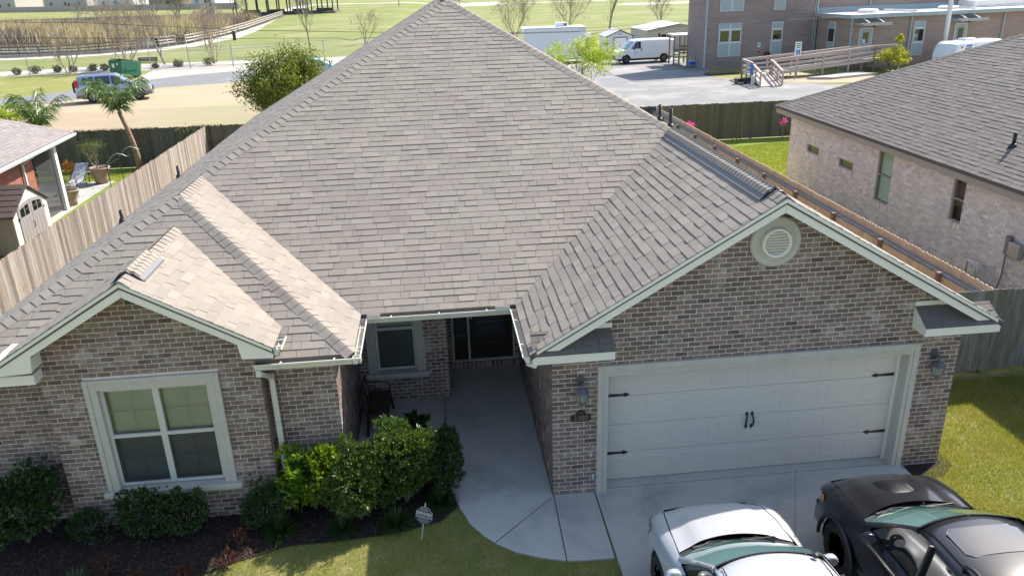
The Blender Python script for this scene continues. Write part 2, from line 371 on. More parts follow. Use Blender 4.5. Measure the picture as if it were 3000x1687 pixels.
layer('front_lawn', [(-13, -16), (11.6, -16), (11.6, 3), (9.4, 3), (9.4, 28.4), (-12.45, 28.4), (-12.45, 2), (-13, 2)], M['lawn'], -.035)
layer('neighbour_lawn', [(-40, 2), (-12.45, 2), (-12.45, 28.5), (-40, 28.5)], M['lawn_bright'], -.035)
layer('side_lawn', [(9.4, 3), (40, 3), (40, 28.3), (9.4, 28.3)], M['lawn_bright'], -.035)
layer('sandy_lot', [(-75, 28.8), (4, 28.8), (4.2, 40), (4.5, 53.6), (-15.7, 50.7), (-22.6, 48.3), (-23.7, 45.5), (-25.7, 42.4), (-30, 38.0), (-75, 26)], M['dirt'], -.045)
layer('asphalt_road', [(-75, 26), (-30, 38), (-25.7, 42.4), (-23.7, 45.5), (-22.6, 48.3), (-15.7, 50.7), (13.6, 55), (14, 63), (0, 62), (-17.5, 59), (-21.4, 56.8), (-24.4, 53.7), (-28, 47.9), (-33.5, 43.5), (-75, 33)], M['asphalt'], -.040)
layer('verge', [(-75, 33), (-33.5, 43.5), (-28, 47.9), (-24.4, 53.7), (-24.9, 57.5), (-25.4, 62.2), (-38.2, 62.2), (-75, 56)], M['verge'], -.041)
layer('gravel_shoulder', [(-24.4, 53.7), (-21.4, 56.8), (-17.5, 59), (0, 62), (14, 63), (14, 66), (-18.5, 64.2), (-22.5, 63.4), (-25.4, 62.2), (-24.9, 57.5)], M['gravel'], -.036)
layer('planting_strip', [(-75, 56), (-38.2, 62.2), (-25.4, 62.2), (-22.5, 63.4), (-18.5, 64.2), (14, 66), (14, 67.5), (-15.5, 66.3), (-24.9, 66.6), (-30.4, 65.6), (-38.2, 63.6), (-75, 58)], M['gravel'], -.032)
layer('sidewalk', [(-75, 58), (-38.2, 63.6), (-30.4, 65.6), (-24.9, 66.6), (-15.5, 66.3), (14, 67.5), (14, 69.8), (-15.6, 68.8), (-25.5, 69.2), (-31.5, 68.6), (-39.6, 66.6), (-75, 61)], M['walk'], -.030)
layer('park_path', [(-95, 73), (-46.8, 80.7), (-39.1, 81.6), (-35, 84), (-32.2, 86.8), (-29.6, 92), (-27.7, 106.9), (-28.5, 125), (-31, 146), (-39.4, 238), (-40.3, 292), (-11, 282), (60, 268), (60, 276), (-11, 291), (-46, 304), (-44, 240), (-34.9, 190), (-32, 150), (-30.6, 117), (-31.9, 97.4), (-33.6, 91), (-38.4, 84.9), (-48.2, 83.8), (-95, 76.5)], M['walk'], -.045)
layer('marsh_bank', [(-160, 78), (-95, 77), (-48.2, 84.2), (-38.4, 85.4), (-34.2, 91), (-32.3, 98), (-31, 117), (-32.4, 150), (-35.3, 190), (-44, 225), (-170, 240)], M['soil'], -.05)
layer('water', [(-110, 96), (-62, 95.5), (-53.7, 94), (-43.7, 92.6), (-38.6, 96), (-36.6, 101), (-39.7, 107.5), (-48.6, 106), (-61.2, 110), (-110, 120)], M['water'], -.042)
layer('far_lawn', [(-200, 240), (-44, 225), (-46, 304), (-200, 330)], M['verge'], -.048)
layer('playground_pad', [(2, 255), (24, 262), (26, 300), (4, 298)], M['walk'], -.038)
layer('parking_lot', [(4, 28.8), (4.2, 40), (4.5, 53.6), (4.6, 62.3), (13.8, 66), (14.5, 73), (22.4, 70), (22.6, 55.8), (21.0, 51.0), (24.5, 47.5), (27, 44), (40, 43), (60, 40), (60, 28.8)], M['asphalt_old'], -.045)
layer('worn_verge', [(20.6, 50.6), (24.5, 46.5), (26.5, 45.3), (34, 43.5), (60, 43), (60, 62), (21.9, 56.2)], M['dirt'], -.040)
layer('building_grass', [(20.6, 51.2), (22.4, 49.0), (27, 52.5), (30.2, 50.4), (31.2, 48.0), (37, 48.2), (42, 55), (32, 57.4), (21.9, 56.0)], M['verge'], -.036)
layer('patched_asphalt', [(14.1, 49.8), (16.6, 50.2), (16.7, 51.6), (14.2, 51.3)], M['asphalt'], -.041)

# driveway and walk: slabs with open joints over a dark bed
drive = MB().box(.71, 6.03, -15, .28, -.10, -.035); drive = drive.build('driveway', M['joint'], kind='structure')
def slab(pts, parent, top=0.0, m=None):
    b = MB(); b.prism(pts, -.09, top, 'z'); return b.build('slab', m or M['concrete'], parent, bevel=.006)
g = .006
slab([(.70, -15), (6.04, -15), (6.04, -7.02), (.70, -7.02)], drive)
slab([(.70, -7.0), (6.04, -7.0), (6.04, -3.52), (.70, -3.52)], drive)
slab([(.70, -3.5), (6.04, -3.5), (6.04, .045), (.70, .045)], drive)
slab([(.86, .062), (5.84, .062), (5.84, .40), (.86, .40)], drive)
walk = MB().prism([(-1.64, 2.1), (-1.6, 0), (-1.2, -.8), (-.4, -1.4), (.66, -1.55), (.66, -.02), (.0, -.01), (0, 2.1)], -.10, -.05, 'z').build('walkway', M['joint'], kind='structure')
slab([(-1.665, .345), (-.012, .29), (-.012, 2.085), (-1.69, 2.10)], walk)
slab([(-1.66, .33), (-1.575, -.03), (-1.41, -.53), (-1.22, -.84), (-1.058, -1.035), (-.012, -.02), (-.012, .275)], walk)
slab([(-1.043, -1.055), (-.74, -1.30), (-.40, -1.465), (-.05, -1.575), (-.004, -.035)], walk)
slab([(.012, -.012), (.68, -.012), (.665, -1.615), (.25, -1.61), (-.033, -1.58)], walk)
porch = MB().box(-3.34, -.02, 2.12, 4.88, -.10, -.04).build('porch', M['joint'], kind='structure')
slab([(-3.35, 2.11), (-1.715, 2.11), (-1.715, 3.60), (-3.35, 3.60)], porch, .004)
slab([(-1.70, 2.115), (-.012, 2.10), (-.012, 4.88), (-1.57, 4.88), (-1.57, 3.62), (-1.70, 3.62)], porch, .004)

bed_pts = [(-14, -3.0), (-8.5, -2.5), (-6.5, -1.75), (-5.18, -1.06), (-4.87, -.91), (-4.17, -.66), (-3.39, -.66), (-2.61, -.60), (-1.85, -.40), (-1.58, -.05), (-1.665, .345), (-1.70, 2.1), (-3.4, 2.1), (-3.4, .6), (-9.2, .6), (-9.2, 6), (-14, 6)]
layer('mulch_bed', bed_pts, M['mulch'], -.02)
layer('pier_mulch', [(5.95, -.42), (6.55, -.40), (6.9, -.1), (6.9, 2.8), (6.6, 2.8), (6.6, .0), (6.04, .0)], M['mulch'], -.02)
def inpoly(P, poly):
    x, y = P[:, 0], P[:, 1]; ins = np.zeros(len(P), bool); n = len(poly)
    for i in range(n):
        x0, y0 = poly[i]; x1, y1 = poly[(i+1) % n]
        c = ((y0 > y) != (y1 > y)) & (x < (x1-x0)*(y-y0)/((y1-y0) if y1 != y0 else 1e-9)+x0); ins ^= c
    return ins
def scatter(poly, n, avoid=()):
    p = np.array(poly); lo, hi = p.min(0), p.max(0); Q = nr.random((n, 2))*(hi-lo)+lo; k = inpoly(Q, poly)
    for a in avoid: k &= ~inpoly(Q, a)
    return Q[k]
def blades(name, Q, z0, h0, h1, wd, m, parent=None, kind='stuff', lean=.5, curl=False):
    n = len(Q); a = nr.random(n)*2*PI; L = h0+(h1-h0)*nr.random(n); ln = lean*nr.random(n)*L; b = nr.random(n)*2*PI
    z = np.full(n, z0, float) if np.isscalar(z0) else z0
    d = np.stack([np.cos(a), np.sin(a), 0*a], 1)*(wd*(.7+.6*nr.random(n)))[:, None]/2
    base = np.stack([Q[:, 0], Q[:, 1], z], 1); tip = base+np.stack([np.cos(b)*ln, np.sin(b)*ln, L], 1)
    vs = np.concatenate([base-d, base+d, tip]); f = np.stack([np.arange(n), np.arange(n)+n, np.arange(n)+2*n], 1)
    return np_mesh(name, vs, f, m, parent, kind, nr.random(n))
WALK = [(-1.70, 2.1), (-1.66, .33), (-1.575, -.03), (-1.41, -.53), (-1.22, -.84), (-1.05, -1.05), (-.74, -1.31), (-.4, -1.47), (-.05, -1.58), (.67, -1.62), (.7, -2.0), (.7, -15), (6.04, -15), (6.04, .3), (0, .3)]
q1 = scatter([(-8, -3.4), (.68, -3.4), (.68, -.3), (-8, -.3)], 150000, (WALK, bed_pts))
tag(blades('lawn_grass', q1, -.035, .022, .055, .005, M['grass_blade']), 'short clipped grass in front of the mulch bed', 'grass')
q2 = scatter([(6.06, -3.2), (11.6, -3.2), (11.6, 2.7), (6.75, 2.7), (6.75, -.05), (6.06, -.4)], 190000)
tag(blades('side_grass', q2, -.035, .025, .065, .007, M['grass_blade']), 'sunlit mown grass between driveway and side gate', 'grass')
q2b = scatter([(6.06, -3.2), (11.6, -3.2), (11.6, 2.7), (6.75, 2.7), (6.75, -.05), (6.06, -.4)], 90000)
kk = np.sin(q2b[:, 0]*2.3+1.2*np.sin(q2b[:, 1]*1.7))+np.sin(q2b[:, 1]*2.9+q2b[:, 0]) > -.05
tag(blades('dry_grass', q2b[kk], -.035, .02, .05, .008, M['grass_dry'], lean=.9), 'straw coloured dry grass patches beside the driveway', 'grass')
q3 = scatter([(9.75, 12), (16, 12), (16, 27), (9.75, 26)], 60000)
tag(blades('yard_grass', q3, -.035, .05, .09, .022, M['grass_blade']), 'bright green grass behind the pale brick house', 'grass')
q4 = scatter([(-16, 16), (-12.6, 16), (-12.6, 27.2), (-20, 27.6), (-20, 26), (-16, 25.8)], 45000, ([(-16.2, 17.5), (-15.2, 17.5), (-15.6, 25.6), (-20, 25.9), (-20, 22)],))
tag(blades('patio_grass', q4, -.035, .04, .08, .02, M['grass_blade']), 'grass strip between patio and weathered fence', 'grass')
qc = scatter([(-9, -2.4), (-1.6, -1.3), (-1.6, 2.0), (-3.3, 2.0), (-3.3, .5), (-9, .4)], 26000); qc = qc[inpoly(qc, bed_pts)]
def chips(name, Q, z0, L, m):
    n = len(Q); a = nr.random(n)*2*PI; l = L*(.4+.8*nr.random(n)); wd = l*(.2+.25*nr.random(n)); t = (nr.random((n, 2))-.5)*.9
    ex = np.stack([np.cos(a), np.sin(a), t[:, 0]], 1)*l[:, None]/2; ey = np.stack([-np.sin(a), np.cos(a), t[:, 1]], 1)*wd[:, None]/2
    c = np.stack([Q[:, 0], Q[:, 1], z0+nr.random(n)*.018], 1); vs = np.concatenate([c-ex-ey, c+ex-ey, c+ex+ey, c-ex+ey])
    f = np.stack([np.arange(n)+i*n for i in range(4)], 1); return np_mesh(name, vs, f, m, None, 'stuff', nr.random(n))
tag(chips('mulch_chips', qc, -.012, .05, M['mulch_chip']), 'brown shredded wood mulch in the planting bed', 'mulch')
# reeds in the marsh
RE = [(-130, 108), (-61.2, 111), (-48.6, 107), (-39.7, 108.5), (-36.5, 102), (-34, 105), (-33, 120), (-35, 150), (-38, 178), (-58, 184), (-76, 182), (-140, 205)]
qr = scatter(RE, 52000); d2 = np.hypot(qr[:, 0]+1.6, qr[:, 1]+10.7); k = nr.random(len(qr)) < np.clip((135/d2)**1.6, 0, 1); qr = qr[k]
kk = np.sin(qr[:, 0]*.16)+np.sin(qr[:, 1]*.11+qr[:, 0]*.07)+nr.random(len(qr))-.5 > .55
tag(blades('marsh_reeds', qr[~kk], 1.44, 1.0, 2.3, .17, M['reed'], lean=.35), 'tall dry tan reeds filling the marsh', 'reeds')
tag(blades('marsh_brush', qr[kk], 1.44, .7, 2.0, .20, M['reed_gray'], lean=.6), 'gray brown brush among the marsh reeds', 'brush')
qg = scatter([(-50, 118), (-36, 112), (-36, 135), (-52, 140)], 1800)
tag(blades('marsh_green', qg, 1.44, .6, 1.3, .22, M['leaf_bright'], lean=.6), 'green growth among the tan reeds', 'reeds')

# ================================================================ main house
xR, xg, yF, xl, xL, yl, ze, PT, yG = 7.059, -.379, 1.610, -2.995, -9.168, .129, 2.759, .5852, -.363
xm, xlm = (xR+xg)/2, (xl+xL)/2
zg, zl_ = ze+PT*(xR-xg)/2, ze+PT*(xl-xL)/2
AP = ((xR+xL)/2, yF+(xR-xL)/2, ze+PT*(xR-xL)/2); RB = (AP[0], AP[1]+6.0, AP[2])
house = thing('brick_house', 'brown brick house with tan shingle roof, street gable over a double garage', 'house')

def clip2(poly, conv):
    """clip polygon by a convex ccw polygon"""
    out = poly; n = len(conv)
    for i in range(n):
        a, b = conv[i], conv[(i+1) % n]; e = (b[0]-a[0], b[1]-a[1]); inp = out; out = []
        if not inp: return []
        sd = [e[0]*(p[1]-a[1])-e[1]*(p[0]-a[0]) for p in inp]
        for j in range(len(inp)):
            p, q = inp[j], inp[(j+1) % len(inp)]; s, t = sd[j], sd[(j+1) % len(inp)]
            if s >= 0: out.append(p)
            if (s > 0 > t) or (s < 0 < t): k = s/(s-t); out.append((p[0]+k*(q[0]-p[0]), p[1]+k*(q[1]-p[1])))
    return out
def frame_of(P):
    N = np.zeros(3)
    for i in range(len(P)): N += np.cross(P[i]-P[0], P[(i+1) % len(P)]-P[0])
    N = nrm(N)
    if N[2] < 0: N = -N
    v = nrm(V(0, 0, 1)-N*N[2]); u = np.cross(v, N); o = min(P, key=lambda q: q[2])
    return o, u, v, N
def shingles(P, expo=.150, wmin=.16, wmax=.38, thick=(.006, .012), seed=1, lap=.02):
    """courses of tabs on a convex roof polygon; each tab is a thin wedge"""
    P = [V(*p) for p in P]; o, u, v, N = frame_of(P); r = random.Random(seed)
    q = [((p-o)@u, (p-o)@v) for p in P]
    if sum(q[i][0]*q[(i+1) % len(q)][1]-q[(i+1) % len(q)][0]*q[i][1] for i in range(len(q))) < 0: q = q[::-1]
    u0, u1, v1 = min(a for a, b in q), max(a for a, b in q), max(b for a, b in q); out = []
    k = 0; vv = -.01
    while vv < v1:
        x = u0-r.random()*.3
        while x < u1:
            wd = r.choice((wmin, lerp(wmin, wmax, .45), lerp(wmin, wmax, .7), wmax, wmax))*r.uniform(.9, 1.1); gap = .003
            sag = r.uniform(-.002, .002)
            c = clip2([(x+gap, vv+sag), (x+wd-gap, vv+sag), (x+wd-gap, vv+expo+lap), (x+gap, vv+expo+lap)], q)
            x += wd
            if len(c) < 3: continue
            ar = abs(sum(c[i][0]*c[(i+1) % len(c)][1]-c[(i+1) % len(c)][0]*c[i][1] for i in range(len(c))))/2
            if ar < .0008: continue
            th = r.choice(thick)*r.uniform(.85, 1.15)
            top = [o+u*a+v*b+N*(max(0, th*(1-(b-vv)/(expo+lap)))+.002) for a, b in c]; bot = [o+u*a+v*b-N*.006 for a, b in c]
            n = len(c); t = min(1, max(0, r.gauss(.46, .2)+(.36 if r.random() < .08 else 0)))
            out.append((top+bot, [tuple(range(n))]+[(i, i+n, (i+1) % n+n, (i+1) % n) for i in range(n)], t))
        vv += expo; k += 1
    return out
def deck(mb, P, th=.09, drop=.008):
    P = [V(*p) for p in P]; o, u, v, N = frame_of(P)
    if np.cross(P[1]-P[0], P[2]-P[0]) @ N < 0: P = P[::-1]
    n = len(P); a = [p-N*drop for p in P]; b = [p-V(0, 0, th) for p in P]
    mb.add(a+b, [tuple(range(n)), tuple(range(2*n-1, n-1, -1))]+[(i, i+n, (i+1) % n+n, (i+1) % n) for i in range(n)])
def caps(P0, P1, n1, n2, e=.165, wd=.15, seed=1, lift=.012):
    """overlapping bent cap pieces along a hip or ridge, laid from P0 (low) to P1"""
    P0, P1 = V(*P0), V(*P1); d = nrm(P1-P0); L = np.linalg.norm(P1-P0); r = random.Random(seed)
    sides = []
    for nn in (n1, n2):
        nn = nrm(nn); s = nrm(np.cross(nn, d)); oth = n2 if nn is n1 else n1
        if s[2] > 0 or (abs(s[2]) < 1e-6): s = -s
        sides.append((s, nn))
    up_ = nrm(sides[0][1]+sides[1][1]); out = []; s0 = 0
    while s0 < L-.02:
        s1 = min(L, s0+e+.035); A, B = P0+d*s0, P0+d*s1; h0, h1 = lift+.014, lift
        (sa, na), (sb, nb) = sides; j = r.uniform(-.006, .006); wj = wd+j
        def ring(Q, h): return [Q+sa*wj+na*h*.6, Q+sa*wj*.28+na*h+up_*.004, Q+up_*(h+.006), Q+sb*wj*.28+nb*h+up_*.004, Q+sb*wj+nb*h*.6]
        t0, t1 = ring(A, h0), ring(B, h1); b0 = [q-up_*.012 for q in t0]; b1 = [q-up_*.012 for q in t1]
        vs = t0+t1+b0+b1; fs = [(i, i+1, i+6, i+5) for i in range(4)]+[(i, i+10, i+11, i+1) for i in range(4)]+[(0, 5, 15, 10), (4, 14, 19, 9)]
        out.append((vs, fs, min(1, max(0, r.gauss(.45, .2))))); s0 += e
    return out
def pz(x, y, which):
    return {'F': ze+PT*(y-yF), 'WF': ze+PT*(y-yl), 'WR': ze+PT*(xl-x), 'L': ze+PT*(x-xL), 'GL': ze+PT*(x-xg), 'R': ze+PT*(xR-x)}[which]
def rp(w_, *pts): return [(x, y, pz(x, y, w_)) for x, y in pts]
xE = -9.5; yB = RB[1]+(xR-xL)/2
planes = [
    rp('F', (xl, yF), (xg, yF), (xm, yF+(xR-xg)/2), AP[:2], (xlm, yF+(xl-xL)/2)),
    rp('WR', (xl, yl), (xl, yF), (xlm, yF+(xl-xL)/2), (xlm, yl+(xl-xL)/2)),
    rp('GL', (xg, yG), (xg, yF), (xm, yF+(xR-xg)/2), (xm, yG)),
    rp('L', (xE, yl-.2), (xE, yF+(xl-xL)/2), (xlm, yF+(xl-xL)/2), (xlm, yl+(xl-xL)/2), (xL, yl)),
    rp('L', (xE, yF+(xl-xL)/2), (xE, yB), (xL, yB), RB[:2], AP[:2], (xlm, yF+(xl-xL)/2)),
    rp('R', (xR, yG), (xm, yG), (xm, yF+(xR-xg)/2), (xR, yF+(xR-xg)/2)),
    rp('R', (xR, yF+(xR-xg)/2), (xm, yF+(xR-xg)/2), AP[:2], RB[:2], (xR, yB)),
]
tri = [(xL, yl), (xl, yl), (xlm, yl+(xl-xL)/2)]
for (a0, a1, b0) in ((-20, -7.55, -1), (-7.55, -4.45, .62), (-4.45, 5, -1)):
    planes.append(rp('WF', *clip2(tri, [(a0, b0), (a1, b0), (a1, 9), (a0, 9)])))
# small gable over the window bay
sx, sy, sz, sw = -6.042, -.12, 4.188, 1.944; se = sz-PT*sw
yr, ye = yl+(sz-ze)/PT, yl+(se-ze)/PT
planes += [[(sx+sw, sy, se), (sx+sw, ye, se), (sx, yr, sz), (sx, sy, sz)], [(sx-sw, sy, se), (sx, sy, sz), (sx, yr, sz), (sx-sw, ye, se)]]
db = MB()
for P in planes: deck(db, P)
back = [(xL, yB, ze), (xR, yB, ze), RB]; deck(db, back)
roof = db.build('roof', M['deck'], house)
pcs = []
for i, P in enumerate(planes): pcs += shingles(P, seed=i+3)
nF, nWR, nWF, nL, nR, nGL = V(0, -PT, 1), V(PT, 0, 1), V(0, -PT, 1), V(-PT, 0, 1), V(PT, 0, 1), V(-PT, 0, 1)
emit('shingle', pcs, M['shingle'], roof, 300, 'shingles')
WP = (xlm, yl+(xl-xL)/2, zl_); WJ = (xlm, yF+(xl-xL)/2, zl_); GJ = (xm, yF+(xR-xg)/2, zg)
cp = []
cp += caps(WJ, AP, nF, nL, seed=1)+caps(GJ, AP, nF, nR, seed=2)+caps((xL, yl, ze), WP, nWF, nL, seed=3)+caps((xl, yl, ze), WP, nWF, nWR, seed=4)
cp += caps(WP, WJ, nL, nWR, seed=5)+caps((sx, sy+.02, sz), (sx, yr, sz), nL, nR, seed=6, lift=.01)+caps((xm, yG+.02, zg), GJ, nGL, nR, seed=7, lift=.01)
cp += caps(AP, RB, nL, nR, seed=8)+caps((xL, yB, ze), RB, nL, V(0, PT, 1), seed=9)+caps((xR, yB, ze), RB, nR, V(0, PT, 1), seed=10)
emit('ridge_cap', cp, M['shingle'], roof, 300, 'ridge_caps')

def ridge_vent(xc, z, y0, y1, wd=.17, hh=.035):
    mb = MB(); prof = [(-wd-.06, -(wd+.06)*PT+.012), (-wd, -wd*PT+.035), (-wd*.6, -wd*.6*PT+.055+.01), (-wd*.25, -.06*PT+hh+.02), (0, hh+.03), (wd*.25, -.06*PT+hh+.02), (wd*.6, -wd*.6*PT+.065), (wd, -wd*PT+.035), (wd+.06, -(wd+.06)*PT+.012)]
    n = len(prof); mb.add([(xc+a, y, z+b) for y in (y0, y1) for a, b in prof], [(i, i+1, i+1+n, i+n) for i in range(n-1)])
    mb.add([(xc+a, y, z+b-.03) for y in (y0+.01, y1) for a, b in prof], [(i+n, i+1+n, i+1, i) for i in range(n-1)])
    rv = mb.build('ridge_vent', M['plastic_gray'], roof)
    e = MB(); e.tube([(xc+a, y0-.005, z+b-.012) for a, b in prof], .016, 6); e.build('vent_end', M['plastic_black'], rv)
    for s in (-1, 1):
        e = MB(); e.bar((xc+s*(wd+.055), y0, z-(wd+.055)*PT+.02), (xc+s*(wd+.055), y1, z-(wd+.055)*PT+.02), .02, .018); e.build('vent_flange', M['chrome'] if s < 0 else M['plastic_gray'], rv)
    c = []; y = y0+.03; r = random.Random(4)
    while y < y1-.05:
        yy = min(y1, y+.16); vs = []
        for q, h in ((y, .018), (yy, .006)): vs += [(xc+a*.98, q, z+b+h) for a, b in prof[1:-1]]
        m = len(prof)-2; vs += [(v_[0], v_[1], v_[2]-.012) for v_ in vs[:m]]
        fs = [(i, i+1, i+1+m, i+m) for i in range(m-1)]+[(i, i+2*m, i+1+2*m, i+1) for i in range(m-1)]
        c.append((vs, fs, min(1, max(0, r.gauss(.5, .15))))); y += .125
    for vs, fs, t in c:
        b = MB(); b.tint = t; b.add(vs, fs); b.build('ridge_cap', M['shingle'], rv, smooth=False)
ridge_vent(xm, zg, .05, GJ[1]-.15)
ridge_vent(sx, sz, .25, 1.15)
for (x, y, w_, hh) in ((-9.02, 8.0, 'L', .30), (-9.05, 12.7, 'L', .34), (3.9, 7.2, 'R', .45), (4.6, 10.5, 'R', .45)):
    z = pz(x, y, w_); mb = MB(); mb.lathe([(.10, z-.06), (.085, z+.05), (.055, z+.10)], 12, (x, y, 0)); mb.lathe([(.042, z), (.042, z+hh), (.034, z+hh), (.034, z+hh-.05)], 12, (x, y, 0), caps=False)
    mb.build('vent_pipe', M['plastic_black'], roof, smooth=True)

# ---- walls with bricks laid one by one
CH, BL, MJ = .0794, .2045, .0125
bricks = []; core = MB()
def brick_wall(o, u, n, L, H, spans, seed, depth=.006, off0=0, zb=-.08, wallmb=None, sink=None, CHh=CH, BLl=BL, sol=None, thick=.10):
    """o: wall start at ground, u: along, n: outward. spans(z0,z1) -> list of ((l0,l1),(r0,r1)) allowed at bottom/top of a course"""
    r = random.Random(seed); o, u, n = V(*o), V(*u), V(*n); out = []
    k = 0; z = zb
    while z < H:
        z1 = z+CHh-MJ
        for (l0, l1), (r0, r1) in spans(z, z1):
            x = -(BLl/2)*(k % 2)-off0+math.floor(min(l0, l1)/BLl)*BLl-BLl
            while x < max(r0, r1):
                a0, a1, b0, b1 = max(x, l0), max(x, l1), min(x+BLl-MJ, r0), min(x+BLl-MJ, r1); x += BLl
                if b0-a0 < .015 and b1-a1 < .015: continue
                b0, b1 = max(a0, b0), max(a1, b1)
                dd = depth*r.uniform(.65, 1.2); j = r.uniform(-.0015, .0015); e = .0025
                f = [(a0, z+j), (b0, z+j), (b1, z1+j), (a1, z1+j)]; g_ = [(a0+e, z+j+e), (b0-e, z+j+e), (b1-e, z1+j-e), (a1+e, z1+j-e)]
                vs = [o+u*s+V(0, 0, q)-n*.004 for s, q in f]+[o+u*s+V(0, 0, q)+n*(dd-.002) for s, q in f]+[o+u*s+V(0, 0, q)+n*dd for s, q in g_]
                fs = [(8, 9, 10, 11)]+[(4+i, 4+(i+1) % 4, 8+(i+1) % 4, 8+i) for i in range(4)]+[(i, (i+1) % 4, 4+(i+1) % 4, 4+i) for i in range(4)]
                out.append((vs, fs, min(1, max(0, r.gauss(.46, .22)))))
        z += CHh; k += 1
    return out
def rectspan(L, holes=()):
    def f(z0, z1):
        iv = [(0, L)]
        for (a, b, c, d) in holes:
            if z1 > c and z0 < d:
                nx = []
                for s, e in iv:
                    if b <= s or a >= e: nx.append((s, e)); continue
                    if a > s: nx.append((s, a))
                    if b < e: nx.append((b, e))
                iv = nx
        return [((s, s), (e, e)) for s, e in iv]
    return f
def gable_z(x): return ze+PT*min(x-xg, xR-x)-.16
def garage_span(z0, z1):
    base = rectspan(6.672, ((.72, 5.975, -1, 2.295),))(z0, z1)
    if z1 > 2.55:
        def lim(z): k = (z+.16-ze)/PT; return max(0, xg+k), min(6.672, xR-k)
        (a0, b0), (a1, b1) = lim(z0), lim(z1)
        if a1 >= b1: return []
        return [((a0, a1), (b0, b1))]
    return base
bricks += brick_wall((0, 0, 0), (1, 0, 0), (0, -1, 0), 6.672, 4.78, garage_span, 1)
core.prism([(0, -.15), (.72, -.15), (.72, 2.6), (0, 2.55)], 0, .12); core.prism([(5.975, -.15), (6.672, -.15), (6.672, 2.6), (5.975, 2.6)], 0, .12)
core.prism([(.72, 2.29), (5.975, 2.29), (5.975, 2.6), (6.672, 2.6), (6.672, 2.72), (xm, zg-.16), (0, 2.72), (0, 2.6), (.72, 2.6)], 0, .12)
bricks += brick_wall((0, 4.9, 0), (0, -1, 0), (-1, 0, 0), 4.9, 2.62, rectspan(4.9), 2)
core.box(.002, .12, .12, 4.9, -.15, 2.7)
bricks += brick_wall((6.672, 0, 0), (0, 1, 0), (1, 0, 0), 22, 2.66, rectspan(22), 3)
core.box(6.55, 6.67, .12, 22, -.15, 2.7)
PW = (.18, 1.31, .60, 2.2)   # porch window hole measured from x=-3.36
bricks += brick_wall((-3.36, 3.62, 0), (1, 0, 0), (0, -1, 0), 1.78, 2.62, rectspan(1.78, ((.185, 1.305, .60, 2.16),)), 4)
core.box(-3.36, -3.175, 3.62, 3.74, -.1, 2.7); core.box(-2.055, -1.58, 3.62, 3.74, -.1, 2.7); core.box(-3.175, -2.055, 3.62, 3.74, -.1, .60); core.box(-3.175, -2.055, 3.62, 3.74, 2.16, 2.7)
bricks += brick_wall((-1.58, 3.62, 0), (0, 1, 0), (1, 0, 0), 1.28, 2.62, rectspan(1.28), 5)
core.box(-1.70, -1.582, 3.74, 4.9, -.1, 2.7)
bricks += brick_wall((-1.58, 4.9, 0), (1, 0, 0), (0, -1, 0), 1.58, 2.62, rectspan(1.58, ((.09, 1.48, .14, 2.28), (0, 1.58, -.2, .145))), 6)
core.box(-1.58, -1.49, 4.9, 5.0, -.1, 2.7); core.box(-.10, 0, 4.9, 5.0, -.1, 2.7); core.box(-1.49, -.10, 4.9, 5.0, 2.28, 2.7)
bricks += brick_wall((-3.36, .5345, 0), (0, 1, 0), (1, 0, 0), 3.08, 2.62, rectspan(3.08), 7)
core.box(-3.48, -3.362, .65, 3.62, -.15, 2.7)
bricks += brick_wall((-4.435, .5345, 0), (1, 0, 0), (0, -1, 0), 1.075, 2.66, rectspan(1.075), 8)
core.box(-4.5, -3.36, .5365, .65, -.2, 2.7)
bricks += brick_wall((-9.05, .5345, 0), (1, 0, 0), (0, -1, 0), 1.463, 2.66, rectspan(1.463), 9)
core.box(-9.05, -7.5, .5365, .65, -.2, 2.7)
bricks += brick_wall((-9.05, 20, 0), (0, -1, 0), (-1, 0, 0), 19.5, 2.5, rectspan(19.5), 12)
core.box(-9.04, -8.9, .65, 20, -.2, 2.6)
X0 = -7.587; BW = 3.152
def bay_span(z0, z1):
    if z1 > 2.9:
        def lim(z): k = (z+.16-se)/PT; return max(0, sx-sw+k-X0), min(BW, sx+sw-k-X0)
        (a0, b0), (a1, b1) = lim(z0), lim(z1)
        return [] if a1 >= b1 else [((a0, a1), (b0, b1))]
    return rectspan(BW, ((.59, 2.55, .56, 2.57),))(z0, z1)
bricks += brick_wall((X0, .2345, 0), (1, 0, 0), (0, -1, 0), BW, sz-.15, bay_span, 10)
core.box(X0, X0+.59, .2365, .35, -.2, 2.9); core.box(X0+2.55, X0+BW, .2365, .35, -.2, 2.9); core.box(X0+.59, X0+2.55, .2365, .35, -.2, .56)
core.prism([(X0+.59, 2.57), (X0+2.55, 2.57), (X0+2.55, 2.9), (X0+BW, 2.9), (X0+BW, 3.02), (sx, sz-.15), (X0, 3.02), (X0, 2.9), (X0+.59, 2.9)], .2365, .35)
bricks += brick_wall((-4.435, .2345, 0), (0, 1, 0), (1, 0, 0), .30, 2.85, rectspan(.30), 11)
core.box(-4.55, -4.437, .35, .54, -.2, 2.9); core.box(X0, X0+.1, .35, .54, -.2, 2.9)
wall = core.build('wall', M['mortar'], house)
emit('brick', bricks, M['brick'], wall, 300, 'bricks')
so_ = []
for i in range(17): so_.append(boxpc(-1.575+i*.093, -1.575+i*.093+.083, 4.78, 4.95, 0.0, .135, rng.random()))
for p_ in so_: b = MB(); b.tint = p_[2]; b.add(p_[0], p_[1]); b.build('sill_brick', M['brick'], wall)
b = MB(); b.box(-1.58, 0, 4.79, 4.94, 0, .125); b.build('door_step', M['mortar'], house)
